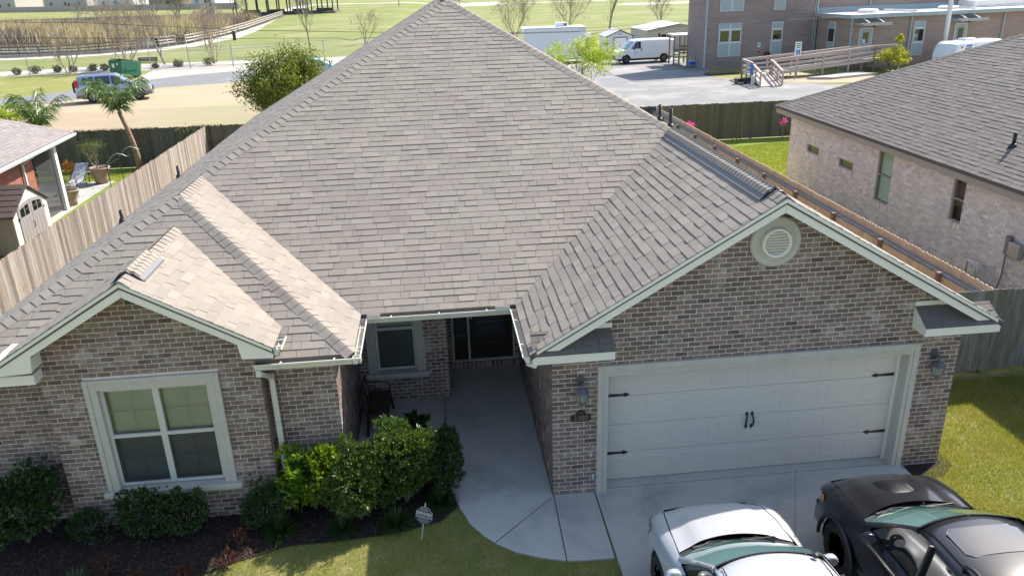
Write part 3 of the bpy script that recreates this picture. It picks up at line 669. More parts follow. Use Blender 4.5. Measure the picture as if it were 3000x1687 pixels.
# white mortar smears on the brick
for (x, z, w_, h_, y) in ((.62, .72, .05, .10, 0), (.66, .30, .05, .13, 0), (1.0, .0, 0, 0, 0), (.45, 2.24, .20, .035, 0), (.78, 2.13, .13, .03, 0)):
    if w_:
        q = MB(); c_ = [(x+w_/2*math.cos(a)*rng.uniform(.6, 1.1), z+h_/2*math.sin(a)*rng.uniform(.6, 1.1)) for a in np.linspace(0, 2*PI, 11)[:-1]]
        q.prism(c_, -.0165, -.010); q.build('mortar_smear', M['stain'], wall)

# ---- fascia, rakes, returns, soffits
def part(name, m, fn, parent=None, **k):
    b = MB(); fn(b); return b.build(name, m, parent or house, **k)
RH = .20
def rake(xa, xb, ym, side):
    zt = lambda x: ze+PT*min(x-xg, xR-x)-.012
    return [(xa, zt(xa)), (xb, zt(xb)), (xb, zt(xb)-RH), (xa, zt(xa)-RH)]
def rake_b(b, pts, y0, y1): b.prism(pts, y0, y1)
zt = lambda x: ze+PT*min(x-xg, xR-x)-.012
zs = 2.80
part('rake_board', M['trim'], lambda b: b.prism([(xg+(zs-ze+.012)/PT, zs), (xm, zt(xm)), (xm, zt(xm)-RH), (xg+(zs-ze+.012+RH)/PT, zs)], yG+.012, yG+.045))
part('rake_board', M['trim'], lambda b: b.prism([(xR-(zs-ze+.012)/PT, zs), (xR-(zs-ze+.012+RH)/PT, zs), (xm+.003, zt(xm)-RH), (xm+.003, zt(xm))], yG+.012, yG+.045))
part('rake_trim', M['trim'], lambda b: b.prism([(xg+.1, zt(xg+.1)+.004), (xm, zt(xm)+.004), (xm, zt(xm)-.05), (xg+.1, zt(xg+.1)-.05)], yG-.004, yG+.012))
part('rake_trim', M['trim'], lambda b: b.prism([(xR-.1, zt(xR-.1)+.004), (xR-.1, zt(xR-.1)-.05), (xm+.002, zt(xm)-.05), (xm+.002, zt(xm)+.004)], yG-.004, yG+.012))
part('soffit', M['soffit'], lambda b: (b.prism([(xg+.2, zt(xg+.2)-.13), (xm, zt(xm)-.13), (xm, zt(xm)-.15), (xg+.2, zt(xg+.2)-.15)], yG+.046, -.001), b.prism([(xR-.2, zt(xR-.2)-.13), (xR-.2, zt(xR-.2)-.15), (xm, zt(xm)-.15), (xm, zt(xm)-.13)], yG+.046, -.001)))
for (a, b_, lft) in ((-.335, .905, True), (5.79, 7.02, False)):
    part('eave_return', M['trim'], lambda b: (b.box(a, b_, yG, yG+.03, 2.592, 2.737), b.box(a+.004, b_-.004, yG+.03, -.003, 2.596, 2.64),
         (b.prism([(yG+.03, 2.60), (-.004, 2.60), (-.004, 2.955), (yG+.03, 2.735)], b_-.03, b_, 'x') if lft else b.prism([(yG+.03, 2.60), (-.004, 2.60), (-.004, 2.955), (yG+.03, 2.735)], a, a+.03, 'x')),
         b.box(.22 if lft else a-.01, b_+.02 if lft else 6.44, -.022, -.013, 2.962, 3.045)))
    P = [(a, yG-.012, 2.748), (b_, yG-.012, 2.748), (b_, -.006, 2.968), (a, -.006, 2.968)]
    q = MB(); deck(q, P, .02, .006); rd = q.build('return_roof', M['deck'], house)
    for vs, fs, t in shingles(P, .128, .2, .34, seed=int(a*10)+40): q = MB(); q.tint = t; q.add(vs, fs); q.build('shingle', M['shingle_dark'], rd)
# bay gable boards
zb_ = lambda x: se+PT*(sw-abs(x-sx))-.012
part('rake_board', M['trim'], lambda b: b.prism([(sx+sw-.005, se-.014), (sx+sw-.02, 2.889), (-4.561, 2.905), (-4.60, zb_(-4.60)-.19), (sx, sz-.012-.205), (sx, sz-.012)], sy+.012, sy+.045))
part('rake_board', M['trim'], lambda b: b.prism([(sx-.003, sz-.012), (sx-.003, sz-.217), (-7.44, zb_(-7.44)-.19), (-7.476, 2.913), (-8.02, 2.889), (sx-sw, se-.014)], sy+.012, sy+.045))
part('rake_trim', M['trim'], lambda b: (b.prism([(sx-sw+.02, zb_(sx-sw+.02)), (sx, sz-.008), (sx, sz-.058), (sx-sw+.02, zb_(sx-sw+.02)-.05)], sy-.004, sy+.012), b.prism([(sx+sw-.02, zb_(sx+sw-.02)), (sx+sw-.02, zb_(sx+sw-.02)-.05), (sx+.002, sz-.058), (sx+.002, sz-.008)], sy-.004, sy+.012)))
part('eave_box', M['trim'], lambda b: (b.box(-8.0, -7.478, sy+.046, .533, 2.92, 3.11), b.box(-4.56, -4.11, sy+.046, .20, 2.91, 3.0)))
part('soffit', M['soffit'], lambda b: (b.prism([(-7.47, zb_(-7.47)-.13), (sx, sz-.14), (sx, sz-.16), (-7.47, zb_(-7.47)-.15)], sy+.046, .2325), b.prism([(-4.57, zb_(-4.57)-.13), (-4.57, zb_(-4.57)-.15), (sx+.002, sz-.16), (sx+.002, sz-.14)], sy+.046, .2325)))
part('fascia', M['trim'], lambda b: (b.box(-9.3, -7.515, -.02, .01, 2.69, 2.84), b.box(-7.545, -7.515, .01, .53, 2.69, 2.84), b.box(-9.3, -7.545, .01, .53, 2.69, 2.71)))
part('fascia', M['trim'], lambda b: (b.box(-4.42, xl-.02, yl+.015, yl+.04, ze-.17, ze-.015), b.box(xl-.045, xl-.02, yl+.04, yF+.02, ze-.17, ze-.015), b.box(xl-.02, xg+.045, yF+.02, yF+.045, ze-.17, ze-.015), b.box(xg+.02, xg+.045, yG+.04, yF+.02, ze-.17, ze-.015), b.box(xR-.045, xR-.02, yG+.04, 20, ze-.17, ze-.015), b.box(xE+.02, xE+.045, .2, 20, pz(xE, 0, 'L')-.17, pz(xE, 0, 'L')-.015)))
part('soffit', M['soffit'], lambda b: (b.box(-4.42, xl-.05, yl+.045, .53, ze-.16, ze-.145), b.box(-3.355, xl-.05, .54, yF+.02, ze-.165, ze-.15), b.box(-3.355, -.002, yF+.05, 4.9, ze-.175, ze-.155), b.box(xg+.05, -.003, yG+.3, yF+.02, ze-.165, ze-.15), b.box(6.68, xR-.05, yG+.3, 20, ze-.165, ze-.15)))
# gutters
GP = [(0, 0), (0, -.11), (.078, -.11), (.10, -.055), (.12, -.03), (.12, 0), (.106, 0), (.106, -.024), (.088, -.05), (.07, -.10), (.007, -.10), (.007, 0)]
def gutter(a, b_, out, brackets=True, m=None, parent=None):
    a, b_, out = V(*a), V(*b_), V(*out); mb = MB(); n = len(GP)
    vs = [q+out*d+V(0, 0, z) for q in (a, b_) for d, z in GP]
    mb.add(vs, [tuple(range(n)), tuple(range(2*n-1, n-1, -1))]+[(i, i+n, (i+1) % n+n, (i+1) % n) for i in range(n)])
    d = nrm(b_-a)
    for q in (a, b_-d*.004): mb.add([q+out*x+V(0, 0, z) for x, z in GP[:6]]+[q+d*.004+out*x+V(0, 0, z) for x, z in GP[:6]], [(0, 1, 2, 3, 4, 5), (11, 10, 9, 8, 7, 6)])
    gt = mb.build('gutter', m or M['white_metal'], parent or house)
    L = np.linalg.norm(b_-a); k = max(2, int(L/.62))
    if brackets:
        for i in range(k):
            q = a+(b_-a)*(i+.5)/k; e = MB(); e.bar(q+out*.004+V(0, 0, -.012), q+out*.11+V(0, 0, -.004), .022, .012); e.build('gutter_hanger', m or M['white_metal'], gt)
    return gt
zt_ = ze-.03
gutter((-4.46, yl+.012, zt_), (xl+.11, yl+.012, zt_), (0, -1, 0)); gutter((xl-.012, yl-.1, zt_), (xl-.012, yF-.10, zt_), (1, 0, 0))
gutter((xl+.10, yF+.015, zt_), (xg-.10, yF+.015, zt_), (0, -1, 0)); gutter((xg+.012, yG+.01, zt_), (xg+.012, yF-.105, zt_), (-1, 0, 0))
gutter((sx+sw-.01, sy+.03, se-.03), (sx+sw-.01, .36, se-.03), (1, 0, 0))
for a_, b_ in ((xl+.11, xl+.33), (xg-.36, xg-.11)): part('splash_guard', M['white_metal'], lambda b: b.box(a_, b_, yF-.112, yF-.104, zt_-.02, zt_+.07))
ds = MB()
ds.bar((-4.40, .065, zt_-.10), (-4.40, .065, zt_-.20), .075, .10)
for a_, b_ in (((-4.385, .065, zt_-.17), (-4.32, .40, zt_-.40)), ((-4.32, .44, zt_-.34), (-4.32, .44, .06)), ((-4.32, .46, .10), (-4.32, .22, .03))): ds.bar(a_, b_, .085, .065)
ds.build('downspout', M['white_metal'], house, bevel=.008)
part('downspout', M['white_metal'], lambda b: b.bar((xg-.05, yG+.05, zt_-.11), (xg+.10, yG+.05, 2.55), .07, .06), bevel=.006)

# ---- round gable vent
cx_, cz_ = 3.377, 4.186
rv = part('gable_vent', M['stucco'], lambda b: b.lathe([(.19, -.005), (.39, -.005), (.395, -.04), (.375, -.062), (.30, -.066), (.285, -.052), (.235, -.052), (.228, -.075), (.195, -.075), (.188, -.01)], 48, (cx_, 0, cz_), 'y', caps=False), smooth=False)
part('vent_ring', M['trim'], lambda b: b.lathe([(.228, -.07), (.224, -.125), (.212, -.135), (.190, -.13), (.186, -.02)], 40, (cx_-.005, 0, cz_), 'y', caps=False), rv, smooth=True)
part('vent_back', M['trim'], lambda b: b.lathe([(.01, -.03), (.19, -.03), (.19, -.02), (.01, -.02)], 32, (cx_-.005, 0, cz_), 'y'), rv)
for i in range(8):
    z = cz_-.155+i*.044; hw = math.sqrt(max(.001, .183**2-(z-cz_)**2)); part('louvre', M['trim'], lambda b: b.bar((cx_-hw, -.085, z), (cx_+hw, -.085, z), .06, .008), rv)

# ---- garage opening
part('garage_trim', M['stucco'], lambda b: (b.box(.713, .80, -.05, .10, -.06, 2.30), b.box(.80, .887, -.032, .33, -.06, 2.215), b.box(5.897, 5.984, -.05, .10, -.06, 2.30), b.box(5.83, 5.897, -.032, .33, -.06, 2.215), b.box(.80, 5.897, -.05, .10, 2.215, 2.30), b.box(.887, 5.83, -.032, .33, 2.13, 2.215), b.box(.70, 5.997, -.058, .0, 2.30, 2.325)), bevel=.006)
part('door_stop', M['trim'], lambda b: (b.box(.887, .915, .20, .262, 0, 2.10), b.box(5.80, 5.83, .20, .262, 0, 2.10), b.box(.915, 5.80, .20, .262, 2.10, 2.13)))
gd = MB().box(.89, 5.825, .285, .33, .01, 2.12).build('garage_door', M['door_paint'], house)
secz = [(.012+.529*k, .012+.529*(k+1)-.006) for k in range(4)]
for z0, z1 in secz: part('door_section', M['door_paint'], lambda b: b.box(.892, 5.823, .27, .286, z0, z1), gd, bevel=.004)
cw = 4.931/8
for z0, z1 in secz:
    for i in range(8):
        a = .892+i*cw+.075; b_ = a+cw-.15
        def pan(b):
            o_ = [(a, z0+.10), (b_, z0+.10), (b_, z1-.10), (a, z1-.10)]; e = .012
            ri = [(a+e, z0+.10+e), (b_-e, z0+.10+e), (b_-e, z1-.10-e), (a+e, z1-.10-e)]; e2 = .028
            r2 = [(a+e2, z0+.10+e2), (b_-e2, z0+.10+e2), (b_-e2, z1-.10-e2), (a+e2, z1-.10-e2)]
            vs = [(x, .2695, z) for x, z in o_]+[(x, .2625, z) for x, z in ri]+[(x, .2665, z) for x, z in r2]
            b.add(vs, [(8, 9, 10, 11)]+[(i_, (i_+1) % 4, 4+(i_+1) % 4, 4+i_) for i_ in range(4)]+[(4+i_, 4+(i_+1) % 4, 8+(i_+1) % 4, 8+i_) for i_ in range(4)])
        part('panel', M['door_paint'], pan, gd)
for x, z, s in ((.905, 1.625, 1), (.905, .535, 1), (5.81, 1.625, -1), (5.81, .535, -1)):
    part('strap_hinge', M['iron'], lambda b: (b.prism([(x, z-.028), (x+s*.30, z-.012), (x+s*.30, z-.03), (x+s*.33, z-.035), (x+s*.40, z), (x+s*.33, z+.035), (x+s*.30, z+.03), (x+s*.30, z+.012), (x, z+.028)][::s], .254, .2685),), gd)
for s in (-1, 1):
    x = 3.357+s*.045
    hd = part('door_handle', M['iron'], lambda b: b.tube([(x, .262, .84), (x+s*.012, .235, .87), (x+s*.02, .215, .93), (x+s*.016, .215, .99), (x+s*.004, .235, 1.06), (x, .262, 1.09)], [.012, .014, .016, .016, .014, .012], 8), gd)
    part('handle_plate', M['iron'], lambda b: (b.prism([(x-.025, .84), (x, .80), (x+.025, .84), (x+.012, .88), (x-.012, .88)], .258, .2685), b.prism([(x-.025, 1.09), (x-.012, 1.05), (x+.012, 1.05), (x+.025, 1.09), (x, 1.13)], .258, .2685)), hd)

# ---- windows and front door
def pane_mat():
    m = bpy.data.materials.new('pane'); m.use_nodes = True; N = m.node_tree.nodes; L = m.node_tree.links; N.clear()
    o_ = N.new('ShaderNodeOutputMaterial'); mx = N.new('ShaderNodeMixShader'); t = N.new('ShaderNodeBsdfTransparent'); g_ = N.new('ShaderNodeBsdfGlossy'); f = N.new('ShaderNodeFresnel')
    t.inputs[0].default_value = (.84, .90, .86, 1); g_.inputs['Roughness'].default_value = .01; f.inputs[0].default_value = 1.9
    L.new(f.outputs[0], mx.inputs[0]); L.new(t.outputs[0], mx.inputs[1]); L.new(g_.outputs[0], mx.inputs[2]); L.new(mx.outputs[0], o_.inputs[0]); return m
M['pane'] = pane_mat()
def double_hung(wd, x0, x1, z0, z1, zm, y, blind='blind', tilt=.5, grid=True):
    """frame, two panes, grids, blind behind; wall faces -y"""
    fr = part('window_frame', M['vinyl'], lambda b: (b.box(x0-.03, x0+.02, y-.01, y+.09, z0-.03, z1+.03), b.box(x1-.02, x1+.03, y-.01, y+.09, z0-.03, z1+.03), b.box(x0+.02, x1-.02, y-.01, y+.09, z0-.03, z0+.025), b.box(x0+.02, x1-.02, y-.01, y+.09, z1-.02, z1+.03), b.box(x0+.02, x1-.02, y-.005, y+.07, zm-.028, zm+.028)), wd, bevel=.004)
    part('pane', M['pane'], lambda b: b.add([(x0+.02, y+.035, zm+.028), (x1-.02, y+.035, zm+.028), (x1-.02, y+.035, z1-.02), (x0+.02, y+.035, z1-.02)], [(0, 1, 2, 3)]), wd)
    part('pane', M['pane'], lambda b: b.add([(x0+.02, y+.02, z0+.025), (x1-.02, y+.02, z0+.025), (x1-.02, y+.02, zm-.028), (x0+.02, y+.02, zm-.028)], [(0, 1, 2, 3)]), wd)
    if grid:
        xc = (x0+x1)/2
        for a, b_ in ((z0+.025, zm-.028), (zm+.028, z1-.02)):
            part('muntin', M['vinyl'], lambda b: (b.box(xc-.005, xc+.005, y+.048, y+.056, a, b_), b.box(x0+.02, x1-.02, y+.048, y+.056, (a+b_)/2-.005, (a+b_)/2+.005)), wd)
    def sl_(b):
        z = z0+.02
        while z < z1: b.bar((x0+.03, y+.13, z), (x1-.03, y+.13, z), .048, .004) if False else b.add([(x0+.02, y+.115, z-.012), (x1-.02, y+.115, z-.012), (x1-.02, y+.145, z+.022), (x0+.02, y+.145, z+.022)], [(0, 1, 2, 3)]); z += .045
    part('blind', M[blind], sl_, wd)
    part('insect_screen', M['screen_mesh'], lambda b: b.add([(x0+.02, y-.002, z0+.025), (x1-.02, y-.002, z0+.025), (x1-.02, y-.002, zm-.028), (x0+.02, y-.002, zm-.028)], [(0, 1, 2, 3)]), wd)
    part('room_dark', M['plastic_black'], lambda b: b.add([(x0-.05, y+.16, z0-.05), (x1+.05, y+.16, z0-.05), (x1+.05, y+.16, z1+.05), (x0-.05, y+.16, z1+.05)], [(0, 1, 2, 3)]), wd)
def casing(wd, X0, X1, Z0, Z1, x0, x1, z0, z1, y, proud=.05, depth=.10):
    part('casing', M['stucco'], lambda b: (b.box(X0, X0+.07, y-proud, y+.02, Z0, Z1), b.box(X0+.07, x0-.03, y-proud+.015, y+depth, Z0, Z1-.07), b.box(X1-.07, X1, y-proud, y+.02, Z0, Z1), b.box(x1+.03, X1-.07, y-proud+.015, y+depth, Z0, Z1-.07), b.box(X0+.07, X1-.07, y-proud, y+.02, Z1-.07, Z1), b.box(x0-.03, x1+.03, y-proud+.015, y+depth, z1+.03, Z1-.07)), wd, bevel=.005)
    part('sill', M['stucco'], lambda b: (b.box(X0-.05, X1+.09, y-.13, y+.10, Z0-.055, Z0+.035), b.box(X0+.02, X1+.02, y-.08, y+.02, Z0-.10, Z0-.055)), wd, bevel=.012)
wd = MB().box(-6.99, -5.045, .452, .53, .57, 2.56).build('window', M['plastic_black'], house)
casing(wd, -7.0, -5.035, .62, 2.578, -6.79, -5.245, .69, 2.37, .2345)
double_hung(wd, -6.79, -6.045, .70, 2.36, 1.555, .285); double_hung(wd, -5.99, -5.245, .70, 2.36, 1.555, .285)
wd = MB().box(-3.16, -2.06, 3.85, 3.95, .62, 2.14).build('window', M['plastic_black'], house)
casing(wd, -3.18, -2.05, .61, 2.17, -2.97, -2.24, .68, 2.02, 3.62)
double_hung(wd, -2.97, -2.24, .69, 2.01, 1.555, 3.67)
fd = MB().box(-1.08, -.155, 4.90, 4.95, .17, 2.20).build('front_door', M['dark_wood_door'], house, bevel=.004)
part('door_frame', M['stucco'], lambda b: (b.box(-1.48, -1.43, 4.84, 4.97, .135, 2.25), b.box(-.145, -.105, 4.84, 4.97, .135, 2.25), b.box(-1.13, -1.085, 4.84, 4.97, .135, 2.25), b.box(-1.48, -.105, 4.84, 4.97, 2.21, 2.26), b.box(-1.48, -.105, 4.83, 4.97, .135, .17)), fd)
part('door_panel', M['dark_wood_door'], lambda b: (b.box(-.95, -.30, 4.885, 4.905, .28, .55), b.box(-.97, -.28, 4.885, 4.905, .66, 2.1)), fd, bevel=.008)
part('door_glass', M['glass'], lambda b: b.box(-.93, -.32, 4.876, 4.886, .70, 2.06), fd)
part('sidelight', M['dark_wood_door'], lambda b: b.box(-1.43, -1.13, 4.90, 4.95, .17, 2.21), fd)
part('sidelight_glass', M['glass'], lambda b: b.box(-1.38, -1.18, 4.89, 4.902, .62, 2.1), fd)
part('leaded_came', M['steel'], lambda b: [b.tube(q, .004, 5) for q in ([(-.93, 4.872, 1.05), (-.32, 4.872, 1.05)], [(-.93, 4.872, 1.45), (-.32, 4.872, 1.45)], [(-.85, 4.872, .95), (-.75, 4.872, .88), (-.62, 4.872, .95), (-.5, 4.872, .88), (-.40, 4.872, .95)], [(-.85, 4.872, .82), (-.75, 4.872, .90), (-.62, 4.872, .80), (-.5, 4.872, .90), (-.40, 4.872, .82)], [(-1.38, 4.885, .75), (-1.18, 4.885, .75)], [(-1.38, 4.885, 1.2), (-1.28, 4.885, 1.35), (-1.18, 4.885, 1.2)])], fd)
part('door_knob', M['chrome'], lambda b: b.lathe([(.012, -.05), (.03, -.045), (.03, -.02), (.012, 0)], 10, (-1.04, 4.895, 1.15), 'y'), fd, smooth=True)
part('deadbolt', M['chrome'], lambda b: b.lathe([(.028, -.015), (.028, 0)], 10, (-1.04, 4.895, 1.32), 'y'), fd)

# ---- wall lanterns and house number
def lantern(label, x):
    t = thing('wall_lantern', label, 'lantern', (x, -.012, 1.74), 0, 'lanterns either side of the garage door')
    part('backplate', M['lamp_metal'], lambda b: b.prism([(x-.055, 2.01), (x+.055, 2.01), (x+.055, 2.15), (x+.03, 2.185), (x-.03, 2.185), (x-.055, 2.15)], -.04, -.012), t, bevel=.006)
    part('arm', M['lamp_metal'], lambda b: b.tube([(x, -.03, 2.06), (x, -.09, 2.09), (x, -.145, 2.13), (x, -.165, 2.10), (x, -.165, 2.04)], .011, 8), t, smooth=True)
    hx = [(1, 0), (.5, .866), (-.5, .866), (-1, 0), (-.5, -.866), (.5, -.866)]
    def ring(r, z): return [(x+r*a, -.165+r*b_, z) for a, b_ in hx]
    def loft_(b, rs):
        vs = [p for r, z in rs for p in ring(r, z)]; n = len(rs)
        b.add(vs, [(i*6+j, i*6+(j+1) % 6, (i+1)*6+(j+1) % 6, (i+1)*6+j) for i in range(n-1) for j in range(6)]+[tuple(range(5, -1, -1)), tuple((n-1)*6+j for j in range(6))])
    part('lamp_roof', M['lamp_metal'], lambda b: loft_(b, [(.118, 1.955), (.112, 1.97), (.055, 2.035), (.03, 2.05), (.012, 2.075)]), t)
    part('lamp_glass', M['lamp_glass'], lambda b: loft_(b, [(.062, 1.78), (.085, 1.83), (.10, 1.955)]), t)
    part('lamp_cage', M['lamp_metal'], lambda b: [b.tube([(x+.064*a, -.165+.064*q, 1.778), (x+.088*a, -.165+.088*q, 1.83), (x+.104*a, -.165+.104*q, 1.957)], .005, 5) for a, q in hx]+[loft_(b, [(.066, 1.772), (.066, 1.786)]), loft_(b, [(.02, 1.74), (.012, 1.772)])], t)
    part('bulb', M['paper'], lambda b: b.lathe([(.008, 1.80), (.012, 1.84), (.01, 1.88), (.003, 1.90)], 8, (x, -.165, 0)), t)
lantern('wall lantern left of the garage door, above the number plaque', .446)
lantern('wall lantern right of the garage door, near the lawn', 6.25)
def text_mesh(name, s, size, m, parent, mw, ext=.002, sxy=(1, 1), bold=0.0):
    cu = bpy.data.curves.new(name, 'FONT'); cu.body = s; cu.size = size; cu.extrude = ext; cu.align_x = 'CENTER'; cu.align_y = 'CENTER'; cu.offset = bold
    o = bpy.data.objects.new(name, cu); col.objects.link(o); bpy.context.view_layer.update()
    me = bpy.data.meshes.new_from_object(o.evaluated_get(bpy.context.evaluated_depsgraph_get())); bpy.data.objects.remove(o); bpy.data.curves.remove(cu)
    me.transform(mw @ Matrix.Diagonal((sxy[0], sxy[1], 1, 1))); me.materials.clear(); me.name = name
    return link_mesh(name, me, m, parent)
FACE_Y = Matrix(((1, 0, 0, 0), (0, 0, -1, 0), (0, 1, 0, 0), (0, 0, 0, 1)))   # text standing up, read from -y
pq = thing('number_plaque', 'dark bronze arched house number plaque reading 2380', 'plaque', (.449, -.012, 1.37))
arc = [(.449+.08*math.cos(a), 1.485+.085*math.sin(a)) for a in np.linspace(0, PI, 12)]
part('plate', M['bronze'], lambda b: b.prism([(.305, 1.365), (.593, 1.365), (.593, 1.38), (.608, 1.385), (.608, 1.475), (.593, 1.485)]+arc+[(.305, 1.485), (.290, 1.475), (.290, 1.385), (.305, 1.38)], -.030, -.012), pq, bevel=.004)
text_mesh('numbers', '2380', .125, M['plaque_gold'], pq, Matrix.Translation((.449, -.0315, 1.43)) @ FACE_Y, .002, (.95, 1))
part('ornament', M['plaque_gold'], lambda b: b.tube([(.41, -.032, 1.515), (.43, -.032, 1.535), (.449, -.032, 1.52), (.468, -.032, 1.535), (.488, -.032, 1.515)], .004, 5), pq)

# ================================================================ vehicles
def interp(x, xs, ys): return float(np.interp(x, xs, ys))
def wheel(parent, mx, x, s, r, wdt, side, rim='steel', spokes=6):
    """tyre and rim; mx maps (x, s, z) to the world"""
    def axis(b, prof, n): b.lathe(prof, n, (x, s, r), 'x')
    w_ = MB(); w_.M = mx; h = wdt/2
    axis(w_, [(r*.60, -h*.9), (r*.72, -h), (r*.90, -h*1.02), (r*.985, -h*.82), (r, -h*.5), (r, h*.5), (r*.985, h*.82), (r*.90, h*1.02), (r*.72, h), (r*.60, h*.9)], 32)
    wh = w_.build('wheel', M['tire'], parent, smooth=True)
    t = MB(); t.M = mx
    for k in range(28):
        a = 2*PI*k/28
        for q in (-.55, 0, .55):
            c = (x+q*h, s+r*math.cos(a+q*.12), r+r*math.sin(a+q*.12)); d = (0, math.cos(a), math.sin(a)); e = (0, -math.sin(a), math.cos(a))
            t.add([tuple(c[i]+dx*(.2*h if i == 0 else 0)+d[i]*dd+e[i]*ee for i in range(3)) for dd in (-.004, .006) for dx, ee in ((-1, -.03*r/.39), (1, -.03*r/.39), (1, .03*r/.39), (-1, .03*r/.39))], [(4, 5, 6, 7), (0, 1, 5, 4), (1, 2, 6, 5), (2, 3, 7, 6), (3, 0, 4, 7)])
    t.build('tread', M['tire'], wh)
    rm = MB(); rm.M = mx; o_ = x+side*h*.55
    axis(rm, [(r*.60, side*h*.9), (r*.56, side*h*.75), (r*.52, side*h*.2), (r*.50, -side*h*.6)], 28)
    for k in range(spokes):
        a = 2*PI*k/spokes; rm.bar((o_, s, r), (o_+side*.015, s+r*.55*math.cos(a), r+r*.55*math.sin(a)), r*.16, .03)
    rm.lathe([(r*.14, -.03), (r*.14, .03)], 14, (o_, s, r), 'x'); rm.build('rim', M[rim], wh)
    return wh
def pickup(label, xc, yf, paint, glass, opts=()):
    t = thing('pickup_truck', label, 'truck', (xc, yf-2.6, 0))
    mx = Matrix(((1, 0, 0, xc), (0, -1, 0, yf), (0, 0, 1, 0), (0, 0, 0, 1)))
    def P(name, m, fn, parent=None, **k):
        b = MB(); b.M = mx; fn(b); return b.build(name, M[m] if isinstance(m, str) else m, parent or t, **k)
    AW = ((.90, .45), (4.08, .45)); R_ = .39
    def hw(s): return interp(s, [0, .08, .22, .45, .7, 1.2, 3.4, 5.3], [.66, .80, .88, .915, .925, .905, .905, .89])
    def zsh(s): return interp(s, [0, .1, .3, .7, 1.2, 1.8, 5.3], [.80, .89, .965, 1.02, 1.05, 1.055, 1.06])
    def zb(s):
        z = interp(s, [0, .1, 5.2, 5.3], [.50, .45, .45, .55])
        for c, r in AW:
            if abs(s-c) < .455: z = max(z, R_+math.sqrt(max(0, .455**2-(s-c)**2)))
        return z
    def fl(s): return sum(.035*max(0, 1-((s-c)/.62)**2) for c, r in AW if abs(s-c) < .62)
    def hh(s): return interp(s, [0, .1, .3, .7, 1.2], [.56, .64, .69, .735, .77])
    S = sorted(set([0, .04, .10, .18, .28, .38]+[.455+.0445*k for k in range(21)]+[1.42, 1.6, 2.0, 2.4, 2.8, 3.2, 3.42, 3.5]+[3.625+.0455*k for k in range(21)]+[4.6, 4.8, 5.1, 5.25, 5.3]))
    for sd in (-1, 1):
        rows = []
        for s in S:
            z0 = zb(s); f = fl(s); h_ = hw(s); zs_ = zsh(s); gx = hh(s) if s < 1.22 else interp(s, [1.22, 1.4], [.77, .80])
            zt2 = zs_+interp(s, [0, .1, .3, 1.2, 1.5], [.01, .02, .045, .065, .06])
            rows.append([(sd*(h_+f-.03), s, z0-.005), (sd*(h_+f), s, z0+.02), (sd*(h_+f*.9), s, lerp(z0, zs_, .35) if z0 < .7 else z0+.05), (sd*(h_+f*.35), s, max(z0+.07, zs_-.14)), (sd*(h_-.012), s, zs_-.04), (sd*(h_-.045), s, zs_), (sd*lerp(h_-.05, gx, .5), s, lerp(zs_, zt2, .55)+.012), (sd*gx, s, zt2)])
        P('fender', paint, lambda b: b.grid(rows), smooth=True)
    # hood
    rows = []
    for s in [.03, .06, .11, .18, .3, .45, .6, .72, .82, .90, .96, 1.0]:
        hx = hh(s)-.008; ze_ = zsh(s)+interp(s, [0, .1, .3, 1.2], [.012, .022, .048, .068]); row = []
        for k in range(-10, 11):
            a = k/10; crown = .05*(1-a*a)*interp(s, [0, .1, .4], [.2, .6, 1])
            bul = (.028 if abs(a) < .62 else (.028*(.80-abs(a))/.18 if abs(a) < .8 else 0))*interp(s, [0, .12, .3], [0, .6, 1]); bul = max(0, bul)
            bow = .05*a*a if s > 1.1 else 0
            row.append((a*hx, s+(.0 if s < .9 else -bow*.0)-.06*(1-a*a)*(1 if s < .2 else 0)*.6+(.16*a*a*(s-.72)/.28 if s > .72 else 0), ze_+crown+bul))
        rows.append(row)
    hood = P('hood', paint, lambda b: b.grid(rows), smooth=True)
    for sd in (-1, 1): P('hood_gap', 'plastic_black', lambda b: b.tube([(sd*(hh(s)+.002), s+(.16*(s-.72)/.28 if s > .72 else 0), zsh(s)+interp(s, [0, .1, .3, 1.2], [.012, .022, .046, .066])) for s in (.06, .11, .18, .3, .45, .6, .72, .82, .90, .96, 1.0)], .005, 4), hood)
    P('hood_lip', 'plastic_black', lambda b: b.grid([[(x, y-.004, z-.004) for x, y, z in rows[-1]], [(x, y-.03, z-.05) for x, y, z in rows[-1]]]), hood)
    # cowl, wipers, windshield, roof
    def wb(a): return (a*.775, 1.05+.20*a*a, 1.105+.025*(1-a*a))
    def wt(a): return (a*.635, 1.95+.11*a*a, 1.675-.035*a*a)
    A = [k/8 for k in range(-8, 9)]
    cw_ = P('cowl', 'plastic_black', lambda b: b.grid([[(a*.775, .975+.18*a*a, 1.085+.02*(1-a*a)) for a in A], [(x, y+.03, z-.01) for x, y, z in map(wb, A)]]))
    for x0 in (-.55, .12): P('cowl_grille', 'plastic_gray', lambda b: [b.bar((x0+i*.018, 1.0+.3*(x0+i*.018)**2, 1.112), (x0+i*.018, 1.05+.3*(x0+i*.018)**2, 1.124), .008, .008) for i in range(24)], cw_)
    for x0, x1 in ((-.68, -.02), (-.02, .62)):
        P('wiper', 'plastic_black', lambda b: (b.tube([(x0+.03, 1.10+.2*(x0/.77)**2, 1.145), ((x0+x1)/2, 1.09, 1.165), (x1, 1.10+.15*(x1/.77)**2, 1.155)], .011, 6), b.bar((x0+.03, 1.12+.2*(x0/.77)**2, 1.158), (x1-.1, 1.12, 1.178), .016, .012)))
    ws = []
    for k in range(9):
        u_ = k/8; ws.append([tuple(lerp(p, q, u_) + ((0.0) if i != 2 else .022*math.sin(PI*u_)) for i, (p, q) in enumerate(zip(wb(a), wt(a)))) for a in A])
    P('windshield', glass, lambda b: b.grid(ws), smooth=True)
